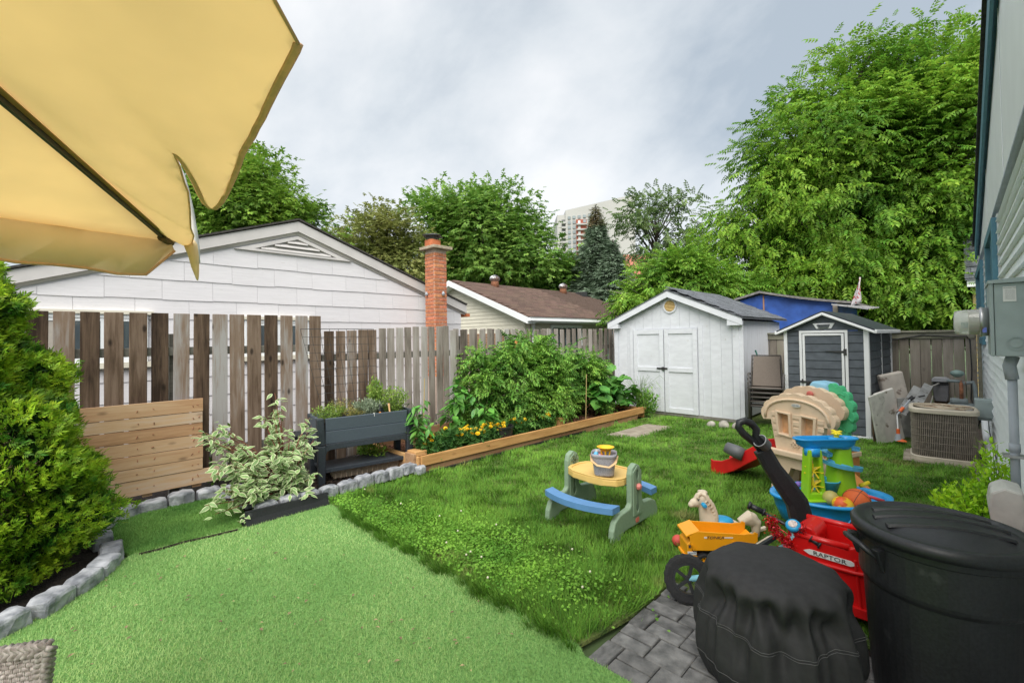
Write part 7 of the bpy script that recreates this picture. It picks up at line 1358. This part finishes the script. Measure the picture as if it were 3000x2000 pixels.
cpb = obj('steering_pad', MB().lathe([(.038, -.02), (.042, .0), (.036, .012), (.02, .014)], 24), bpy.data.materials['handle_blue'], kb, loc=hc+Vector((.0, -.012, .012)), rot=(R(35), 0, 0), smooth=True); obj('pad_disc', MB().lathe([(.025, .0145), (.024, .017)], 20), mat('pad_pale', (.6, .5, .45), .4, .3, 60), cpb)
obj('seat', MB().sph(tuple(rw+Vector((.22, .12, .14))), (.07, .04, .02), 14, 8), M['black_plastic'], kb, smooth=True); obj('fender_bar', MB().bar(dep(2225, 1600, 2.85), dep(2290, 1560, 2.82), .03, .02), M['black_plastic'], kb)
tin = thing('tinsel', 'shiny red tinsel garland wound on the bike handlebar', 'tinsel', hc); P = []
for c in (dep(2262, 1525, 2.77), dep(2272, 1555, 2.76), dep(2295, 1578, 2.74), dep(2310, 1595, 2.72), dep(2260, 1540, 2.77), dep(2345, 1552, 2.71)):
    k = 170; P.append(np.array(c)+RNG.normal(size=(k, 3))*.017)
P = np.concatenate(P)-np.array(hc); n = len(P); scatter('strands', *T_LEAF, P, frames(unit(n), unit(n)), RNG.uniform(.010, .020, n), mat('tinsel', (.55, .01, .015), .25, .2, 20, metal=.3, island=.12), tin)
obj('cord', MB().tube([(-.12, 0, .02), (-.08, 0, -.03), (-.02, 0, -.06)], .003, 5), bpy.data.materials['tinsel'], tin)
# red push truck
rd = mat('truck_red', (.66, .008, .008), .35, .04, 8, coat=.2, spot=((.85, .45, .4), 34, .76))
rt_ = thing('push_truck', 'red ride on toy pickup with tall black push handle behind the covered grill', 'ride-on toy', (-.37, 3.30, .02), R(-4))
hw = .19; side = [(-.40, .10), (-.40, .40), (-.36, .425), (-.10, .425), (-.06, .44), (.02, .50), (.10, .52), (.30, .50), (.36, .44), (.55, .40), (.58, .30), (.58, .10), (.50, .08), (.46, .16), (.40, .20), (.32, .16), (.28, .08), (-.10, .08), (-.14, .17), (-.21, .21), (-.28, .17), (-.33, .08)]
for y in (-hw, hw-.035): sp2 = obj('side_panel', MB().plate(side, y, y+.035, holes=[[(.04, .36), (.24, .36), (.24, .47), (.08, .47)]]), rd, rt_, bevel=.014, seg=3)
obj('floor', MB().box((-.37, -hw+.036, .12), (.5, hw-.036, .16)), rd, rt_, bevel=.01); obj('tailgate', MB().box((-.40, -hw+.036, .14), (-.36, hw-.036, .41)), rd, rt_, bevel=.012, seg=3)
obj('seat_block', MB().plate([(-.36, .16), (-.30, .16), (-.25, .42), (-.27, .455), (-.31, .465), (-.36, .45)], -.11, .11), rd, rt_, bevel=.025, seg=4); obj('seat', MB().box((-.22, -.14, .16), (.02, .14, .27)), rd, rt_, bevel=.02, seg=3)
obj('hood', MB().plate([(.12, .16), (.12, .42), (.36, .42), (.56, .38), (.57, .16)], -.14, .14), rd, rt_, bevel=.02)
obj('top_rail', MB().tube([(-.38, -hw+.012, .43), (-.08, -hw+.012, .435)], .018, 10), rd, rt_, smooth=True); obj('top_rail', MB().tube([(-.38, hw-.02, .43), (-.08, hw-.02, .435)], .018, 10), rd, rt_, smooth=True)
obj('side_rib', MB().tube([(-.36, -hw-.004, .30), (-.05, -hw-.004, .31), (.10, -hw-.004, .33)], .012, 8).tube([(-.05, -hw-.002, .38), (-.03, -hw-.002, .12), (.0, -hw-.002, .10)], .008, 8).box((-.10, -hw-.022, .08), (.27, -hw+.0, .13)), rd, rt_, bevel=.004)
obj('window_dark', MB().box((.05, -hw+.005, .365), (.235, -hw+.012, .465)), M['dark_metal'], rt_)
ba = obj('badge', MB().plate([(-.13, .0), (-.10, .015), (.10, .015), (.13, .0), (.10, -.015), (-.10, -.015)], 0, .003), M['paper'], rt_, loc=(-.17, -hw-.006, .355)); text('lettering', 'RAPTOR', .034, M['ink'], ba, (0, -.0015, 0), (R(90), 0, 0), .0008, sx=1.25)
for x in (-.21, .40):
    for y in (-hw+.02, hw-.02): wheel(rt_, (x, y, .09), .095, .07, M['black_plastic'], 6, .02)
# black push handle (part of the truck)
hb = rt_; Mi = Matrix.Translation((-.37, 3.30, .02)) @ Matrix.Rotation(R(-4), 4, 'Z'); Mi = Mi.inverted()
def hpt(px, py, D): return Mi @ dep(px, py, D)
b0, b1, b2_, b3, b4, b5 = hpt(2352, 1535, 3.18), hpt(2335, 1470, 3.20), hpt(2300, 1420, 3.22), hpt(2265, 1372, 3.24), hpt(2232, 1315, 3.26), hpt(2222, 1298, 3.26)
b = MB(); pts = [b0, b1, b2_, b3, b4]; vw = FW.normalized()
rings = []
for i, p in enumerate(pts):
    d = (pts[min(i+1, 4)]-pts[max(i-1, 0)]).normalized(); sd_ = d.cross(vw).normalized(); w = (.074, .072, .066, .058, .056)[i]; tk = .06
    rings.append([p-sd_*w-vw*tk*.3, p-sd_*w*.55-vw*tk*.5, p+sd_*w*.55-vw*tk*.5, p+sd_*w-vw*tk*.3, p+sd_*w+vw*tk*.5, p-sd_*w+vw*tk*.5])
obj('handle_shaft', MB().rings(rings), M['black_plastic'], hb, bevel=.008, seg=3, smooth=False)
loop = [(2240, 1330), (2215, 1300), (2180, 1272), (2163, 1250), (2166, 1237), (2182, 1232), (2202, 1240), (2216, 1258), (2214, 1276), (2226, 1292), (2246, 1318), (2250, 1335)]
obj('handle_loop', MB().tube([hpt(x, y, 3.27) for x, y in loop], .026, 10), M['black_plastic'], hb, smooth=True)
obj('cross_grip', MB().tube([hpt(2210, 1272, 3.27), hpt(2222, 1288, 3.27), hpt(2208, 1296, 3.27)], .016, 8), M['black_plastic'], hb, smooth=True)
cu = hpt(2226, 1290, 3.22); obj('cup_ring', MB().lathe([(.038, -.07), (.043, .0), (.046, .0), (.046, -.008), (.041, -.075)], 24, cap0=True, cap1=False), mat('cup_grey', (.10, .105, .11), .5), hb, loc=cu, rot=(R(50), R(-25), 0), smooth=True)
obj('cup_lip', MB().tube([(.045*math.cos(t), .045*math.sin(t), .001) for t in np.linspace(0, 2*PI, 25)], .003, 6, cap=False), mat('lip_grey', (.4, .4, .42), .4), hb, loc=cu, rot=(R(50), R(-25), 0), smooth=True)
# ================================================================== TRASH CAN, COVERED GRILL
cn = thing('trash_can', 'large black plastic trash can with ribbed lid and side handle at lower right', 'trash can', (-.085, 2.80, 0)); RC = .31
obj('body', MB().lathe([(.235, -.02), (.245, .0), (.266, .47), (.268, .50), (.286, .53), (.289, .545), (.292, .70), (.296, .705), (.298, .745), (.286, .745), (.25, .05)], 56), M['black_plastic'], cn, smooth=False, auto=False)
obj('lid', MB().lathe([(.290, .735), (.316, .735), (.318, .765), (.306, .782), (.285, .786), (.272, .776), (.255, .774), (.20, .795), (.10, .812), (.01, .815)], 56, cap0=False), M['black_plastic'], cn, smooth=True)
for off in (-.10, .0, .10):
    L2 = math.sqrt(.235**2-off**2); obj('lid_rib', MB().rings([[(x, off-.022, z-.004), (x, off-.014, z+.009), (x, off+.014, z+.009), (x, off+.022, z-.004)] for x, z in [(L2*k/8, .779+.034*(1-(abs(math.hypot(L2*k/8, off))/.27)**2)) for k in range(-8, 9)]]), M['black_plastic'], cn, rot=(0, 0, R(20)), bevel=.003)
for a in (R(214), R(34)):
    ca, sa_ = math.cos(a), math.sin(a); H_ = []
    for k in range(9):
        t = -1+2*k/8; an = a+t*.32; rr = .305+.045*(1-t*t)**.5; H_.append((rr*math.cos(an), rr*math.sin(an), .735-.05*abs(t)**3-.03))
    obj('handle', MB().tube(H_, [.012]+[.02]*7+[.012], 8, flat=.7), M['black_plastic'], cn, smooth=True)
    for t in (-1, 1): an = a+t*.33; obj('handle_bracket', MB().hexa([(.28*math.cos(an-.03), .28*math.sin(an-.03), .60), (.28*math.cos(an+.03), .28*math.sin(an+.03), .60), (.30*math.cos(an+.03), .30*math.sin(an+.03), .60), (.30*math.cos(an-.03), .30*math.sin(an-.03), .60)], [(.28*math.cos(an-.05), .28*math.sin(an-.05), .70), (.28*math.cos(an+.05), .28*math.sin(an+.05), .70), (.335*math.cos(an+.05), .335*math.sin(an+.05), .70), (.335*math.cos(an-.05), .335*math.sin(an-.05), .70)]), M['black_plastic'], cn, bevel=.006)
cvm = mat('cover_fabric', (.024, .024, .025), .75, .15, 30, bump=.35, bscale=420, bdist=.0015, spec=.4)
cv = thing('grill_cover', 'round black fabric cover draped over a squat grill on the patio', 'grill cover', (-.665, 2.44, 0)); cv.scale = (.95, .97, 1); rr = []; nk = 160
random.seed(3); fa = [(random.choice((5, 7, 9, 11, 14)), rnd(0, 6.28), rnd(.5, 1)) for _ in range(6)]
def crease(t, u): return sum(w_*(1-2*abs(math.sin(.5*(f_*t+p_+2.2*u*math.sin(p_))))**.7) for f_, p_, w_ in fa)/3
pk_ = [(R(a), z, d) for a, z, d in ((-112, .44, .055), (-96, .42, .045), (-80, .45, .06), (-60, .42, .05), (-44, .43, .05), (-28, .40, .04), (-130, .40, .045), (-150, .43, .05), (10, .42, .05), (50, .42, .05), (100, .42, .05), (150, .42, .05), (-70, .30, .03), (-100, .27, .035))]
def pocket(t, z): return sum(-d*math.exp(-(((t-a+PI) % (2*PI)-PI)/.12)**2-((z-z0)/.055)**2)+d*.45*math.exp(-(((t-a-.2+PI) % (2*PI)-PI)/.09)**2-((z-z0)/.09)**2) for a, z0, d in pk_)
levels = [(.0, .555), (.10, .56), (.20, .556), (.265, .545), (.292, .53), (.308, .505), (.314, .485), (.318, .465), (.322, .445), (.326, .42), (.332, .395), (.34, .37), (.348, .345), (.355, .32), (.36, .30), (.37, .25), (.376, .20), (.378, .15), (.366, .10), (.34, .05), (.32, .01), (.31, -.0)]
for r_, z in levels:
    u = max(0, (.53-z)/.5); ring = []
    for k in range(nk):
        t = 2*PI*k/nk; c = crease(t, u); sw = abs(math.sin(3.5*t+.8)); amp = .050*min(1, u*3.2)*(1-.1*u); dent = -.034*max(0, math.sin(8*t+3.5*z*4))*math.exp(-((z-.42)/.06)**2)
        q = r_+(amp*c+dent+pocket(t, z) if r_ > .26 else 0); ring.append((max(q, .004)*math.cos(t)*1.04, max(q, .004)*math.sin(t)*.98, z+.010*c*min(1, u*4)-(.02*sw*max(0, 1-abs(z-.53)/.05) if r_ > .24 else 0)))
    rr.append(ring)
obj('cloth', MB().rings(rr[::-1]), cvm, cv, smooth=True, sub=1)
th_m = mat('thread', (.10, .10, .10), .7)
for z0, w0 in ((.345, .032), (.335, .032), (.14, .01)):
    b = MB(); lv = sorted(levels, key=lambda q: q[1])
    base_r = np.interp(z0, [q[1] for q in lv], [q[0] for q in lv]); pts = []
    for k in range(nk+1):
        t = 2*PI*k/nk; u = (.53-z0)/.5; c = crease(t, u); amp = .050*min(1, u*3.2)*(1-.1*u); zz_ = z0-w0*abs(math.sin(2*t+1)); rb = np.interp(zz_, [q[1] for q in lv], [q[0] for q in lv])+pocket(t, zz_); pts.append(((rb+amp*c+.0025)*math.cos(t)*1.04, (rb+amp*c+.0025)*math.sin(t)*.98, zz_+.010*c))
    b.tube(pts, .0011, 4, cap=False); obj('stitching', b, th_m, cv)
# ================================================================== UMBRELLA
cl = mat('umbrella_cloth', (.95, .79, .52), .85, .04, 3, bump=.15, bscale=700, bdist=.0008, trans=.58)
hem = mat('hem', (.80, .52, .31), .85, .1, 30, trans=.25)
um = thing('patio_umbrella', 'large beige patio umbrella seen from below with a torn hanging flap', 'umbrella', (0, 0, 0))
E1 = G(498, 705, 2.10); A_ = Vector((-.93, -.335, 2.27)); E2 = EYE+(_ray(874, 128)).normalized()*1.02; E0 = E1+(G(0, 612, 2.1)-E1)*2.6; E3 = EYE+_ray(804, 0)*(.96/_ray(804, 0).length); E3 = E2+(E3-E2)*6
def patch(name, P00, P10, P01, P11, nu, nv, sag, m, par=um, wr=0.0):
    mb = MB(); 
    for j in range(nv+1):
        for i in range(nu+1):
            u, v = i/nu, j/nv; a = P00.lerp(P10, u); c = P01.lerp(P11, u); p = a.lerp(c, v); p = p+Vector((0, 0, -sag*4*u*(1-u)*(v)**.7)) + Vector((0, 0, wr*math.sin(u*23+v*4)*math.sin(v*7+u*3))); mb.v.append(tuple(p))
    for j in range(nv):
        for i in range(nu): k = j*(nu+1)+i; mb.f.append((k, k+1, k+nu+2, k+nu+1))
    return obj(name, mb, m, par, smooth=True, solid=.002)
# canopy panels meet along the ribs; rim points run round the apex
rim = [E0, E1, E2, E3]
rest_ = [A_+Vector((1.0*math.cos(a), 1.0*math.sin(a), -.2)) for a in (R(-10), R(-60), R(-110))]
# panel between the corner rib and the left side
patch('canopy_panel', A_, A_, E0, E1, 10, 12, .03, cl, wr=.003)
# panel facing the camera: boundary read as a plane through E1, E2, apex, with its scalloped torn hem
nrm = (E2-E1).cross(A_-E1).normalized()
def onp(px, py, off=0.0): d = _ray(px, py); t = (E1-EYE).dot(nrm)/d.dot(nrm); return EYE+d*t+Vector((0, 0, -off))
outl = [(874, 128), (866, 150), (845, 190), (822, 232), (800, 275), (782, 312), (768, 345), (750, 378), (738, 405), (722, 432), (706, 462), (697, 490), (686, 520), (672, 548), (658, 572), (648, 590), (632, 602), (617, 602), (602, 590), (588, 565), (572, 535), (552, 500), (535, 474), (520, 456), (511, 450), (513, 462), (527, 490), (540, 530), (549, 570), (556, 620), (560, 660), (566, 700), (560, 715), (545, 722), (525, 712), (505, 700)]
pts3 = [onp(x, y) for x, y in outl]
from mathutils.geometry import delaunay_2d_cdt
def cloth_poly(name, pts, m, wrinkle, par=um, far=()):
    o = pts[0]; ex = (pts[len(pts)//2]-o).normalized(); nz_ = nrm; ey = nz_.cross(ex); P2 = [Vector(((p-o).dot(ex), (p-o).dot(ey))) for p in pts]; n = len(P2)
    xs = [p.x for p in P2]; ys = [p.y for p in P2]; extra = []
    st = .026; poly_ = [(p.x, p.y) for p in P2]
    x = min(xs)
    while x < max(xs):
        y = min(ys)
        while y < max(ys):
            if inpoly(x, y, poly_): extra.append(Vector((x+rnd(-.004, .004), y+rnd(-.004, .004))))
            y += st
        x += st
    vv, ee, ff, *_ = delaunay_2d_cdt(P2+extra, [(i, (i+1) % n) for i in range(n)], [], 0, 1e-5)
    mb = MB(); 
    for v in vv: p = o+ex*v.x+ey*v.y; mb.v.append(tuple(p+nz_*wrinkle(p)))
    for f in ff:
        c = sum((vv[i] for i in f), Vector((0, 0)))/len(f)
        if inpoly(c.x, c.y, poly_): mb.f.append(tuple(f))
    return obj(name, mb, m, par, smooth=True, solid=.002)
rd_ = (E1-A_).normalized()
def wrk(p): s_ = (p-A_).dot(rd_.cross(nrm)); t_ = (p-A_).dot(rd_); return .012*math.sin(s_*26+t_*5+2*math.sin(t_*4))*max(0, min(1, t_*1.2-.3))+.005*math.sin(s_*60+t_*11)*max(0, min(1, t_*1.5-.6))
top3 = [E1, A_, E3, E2+(E3-E2)*.02]
cloth_poly('canopy_panel', pts3+[E1, A_.lerp(E1, .5), A_, A_.lerp(E3, .5), E3], cl, wrk)
patch('canopy_panel', A_, A_, E3, rest_[0], 6, 6, .03, cl); patch('canopy_panel', A_, A_, rest_[0], rest_[1], 6, 6, .03, cl); patch('canopy_panel', A_, A_, rest_[1], rest_[2], 6, 6, .03, cl); patch('canopy_panel', A_, A_, rest_[2], E0, 6, 6, .03, cl)
# hem along the torn edge
hp = [p+nrm*wrk(p) for p in pts3]
obj('hem', MB().tube(hp[:25], .0085, 6, flat=.35), hem, um, smooth=True); obj('hem', MB().tube(hp[24:33], .003, 6), hem, um, smooth=True)
obj('hem', MB().tube([hp[0], hp[0].lerp(E3, .2), hp[0].lerp(E3, .6)], .0035, 6), hem, um, smooth=True)
# hanging flap: outer white side turned to view, and its beige tail
def atE(px, py, dd=0.0): return EYE+_ray(px, py)*(((E1-EYE).dot(FW)+dd)/FP)
wf_ = [atE(x, y, .0) for x, y in ((520, 470), (538, 510), (552, 560), (565, 610), (574, 650), (580, 690), (584, 740), (582, 770), (572, 742), (562, 705), (556, 690), (555, 650), (552, 610), (545, 560), (532, 510))]
white = mat('cloth_outer', (.82, .80, .76), .85, .03, 20)
def strip(name, left, right, m):
    mb = MB(); n = len(left); mb.v = [tuple(p) for p in left]+[tuple(p) for p in right]; mb.f = [(i, i+1, n+i+1, n+i) for i in range(n-1)]; return obj(name, mb, m, um, smooth=True, solid=.003)
strip('flap_outside', [atE(*q) for q in ((517, 462), (533, 505), (547, 560), (553, 620), (556, 690), (566, 720), (572, 745), (580, 772))], [atE(q[0], q[1], .03) for q in ((521, 470), (542, 515), (556, 565), (568, 620), (580, 690), (584, 720), (585, 745), (586, 772))], white)
strip('flap_tail', [atE(*q) for q in ((548, 690), (540, 722), (552, 750), (560, 780), (568, 800), (574, 815), (578, 822))], [atE(*q) for q in ((562, 694), (578, 716), (582, 750), (583, 775), (583, 795), (582, 812), (580, 822))], cl)
# valance of the left panel hangs from the fold
top_ = [E1.lerp(E0, k/14) for k in range(15)]; bot_ = []
for k, p in enumerate(top_):
    dz = (.175, .205, .195, .185, .18, .18, .185, .19, .19, .185, .18, .18, .18, .18, .18)[k]; 
    if k == 0: q_ = atE(512, 735)
    elif k == 1: q_ = p+Vector((.02, 0, -.165))
    else: q_ = p+Vector((.015+.008*math.sin(k*1.7), 0, -.168+.006*math.sin(k*2.3)))
    bot_.append(q_)
mid_ = [a.lerp(c, .5)+Vector((.010*math.sin(k*2.1), 0, 0)) for k, (a, c) in enumerate(zip(top_, bot_))]
mb = MB(); n = 15; mb.v = [tuple(p) for p in top_+mid_+bot_]; mb.f = [(r_*n+i, r_*n+i+1, (r_+1)*n+i+1, (r_+1)*n+i) for r_ in range(2) for i in range(n-1)]
obj('valance', mb, cl, um, smooth=True, solid=.002); obj('hem', MB().tube(bot_, .005, 6), hem, um, smooth=True)
dn = Vector((0, 0, -.022)); obj('rib', MB().bar(A_+dn, E1+dn+Vector((-.0, 0, .012)), .009, .015), M['dark_metal'], um); obj('rib_sleeve', MB().tube([E1+Vector((-.02, .005, -.005)), E1.lerp(A_, .06)+dn*.8], .016, 8), mat('sleeve', (.10, .06, .025), .8), um)
obj('rib_tape', MB().bar(A_+dn*.35, E1+dn*.3, .034, .003), mat('tape', (.5, .3, .12), .9, trans=.3), um)
for e_ in (E2, E3, rest_[0], rest_[1], rest_[2], E0): obj('rib', MB().bar(A_+dn*.6, A_.lerp(e_, .5)+dn*.6, .009, .015), M['dark_metal'], um) if e_ is not E2 else None
obj('pole', MB().tube([(A_.x+.0, A_.y-.35, 0), (A_.x, A_.y-.35, 2.6)], .024, 12), M['dark_metal'], um); obj('hub', MB().tube([A_+Vector((0, 0, -.08)), A_+Vector((0, 0, .06))], .035, 12), M['dark_metal'], um); obj('arm', MB().bar((A_.x, A_.y-.35, 2.5), tuple(A_+Vector((0, 0, .06))), .04, .04), M['dark_metal'], um); obj('foot_plate', MB().box((A_.x-.3, A_.y-.65, 0), (A_.x+.3, A_.y-.05, .05)), M['dark_metal'], um, bevel=.01)
# ================================================================== WICKER CHAIR (corner of its backrest)
wc = thing('wicker_chair', 'grey brown wicker chair with braided top edge at the bottom left corner', 'chair', (0, 0, 0)); wk = mat('wicker', (.20, .165, .145), .6, .2, 50, col2=(.40, .36, .33), island=0, objvar=.12); wdk = mat('wicker_dark', (.045, .038, .035), .8)
c_tr = dep(143, 1890, 1.5); c_l = dep(-160, 1935, 1.62); c_b = dep(112, 2150, 1.48)
ux = (c_l-c_tr); uz = (c_b-c_tr); nz2 = ux.cross(uz).normalized()
def wp(u, v, o=0): return c_tr+ux*u+uz*v+nz2*o
def braid(p0, p1, r_, n, nm, m=wk):
    d = p1-p0
    for s in range(3):
        pts = []
        for k in range(n+1):
            t = k/n; ph = t*n*1.05+s*2.094; a = d.normalized().cross(nz2).normalized(); pts.append(p0+d*t+a*(r_*math.sin(ph))+nz2*(r_*.6*math.sin(2*ph)))
        obj(nm, MB().tube(pts, r_*.62, 6, flat=.8), m, wc, smooth=True)
braid(wp(.0, .02), wp(1.0, .02), .019, 32, 'braid'); braid(wp(.015, .0), wp(.03, 1.0), .019, 32, 'braid')
obj('back_panel', MB().hexa([wp(.05, .05, -.012), wp(1, .05, -.012), wp(1, 1, -.012), wp(.05, 1, -.012)], [wp(.05, .05, -.02), wp(1, .05, -.02), wp(1, 1, -.02), wp(.05, 1, -.02)]), wdk, wc)
b = MB(); nu_ = 26
for j in range(18):
    v = .08+j*.052
    pts = [wp(.03+i/nu_, v+.004*math.sin(i), .006*(1 if (i+j) % 2 else -1)) for i in range(nu_)]; b.tube(pts, .0075, 5, cap=False)
obj('weave', b, wk, wc, smooth=True); b = MB()
for i in range(0, nu_*2): b.tube([wp(.03+i/nu_/2., .06, .003), wp(.03+i/nu_/2., 1, .003)], .003, 5, cap=False)
obj('stakes', b, wk, wc)
obj('seat', MB().hexa([wp(0, .95, 0), wp(1, .95, 0), wp(1, .95, .45), wp(0, .95, .45)], [wp(0, 1.0, 0), wp(1, 1.0, 0), wp(1, 1.0, .45), wp(0, 1.0, .45)]), wk, wc)
for u in (.03, .97):
    for o in (.02, .43): q = wp(u, .97, o); obj('leg', MB().tube([q, Vector((q.x, q.y, 0))], .018, 8), wk, wc)
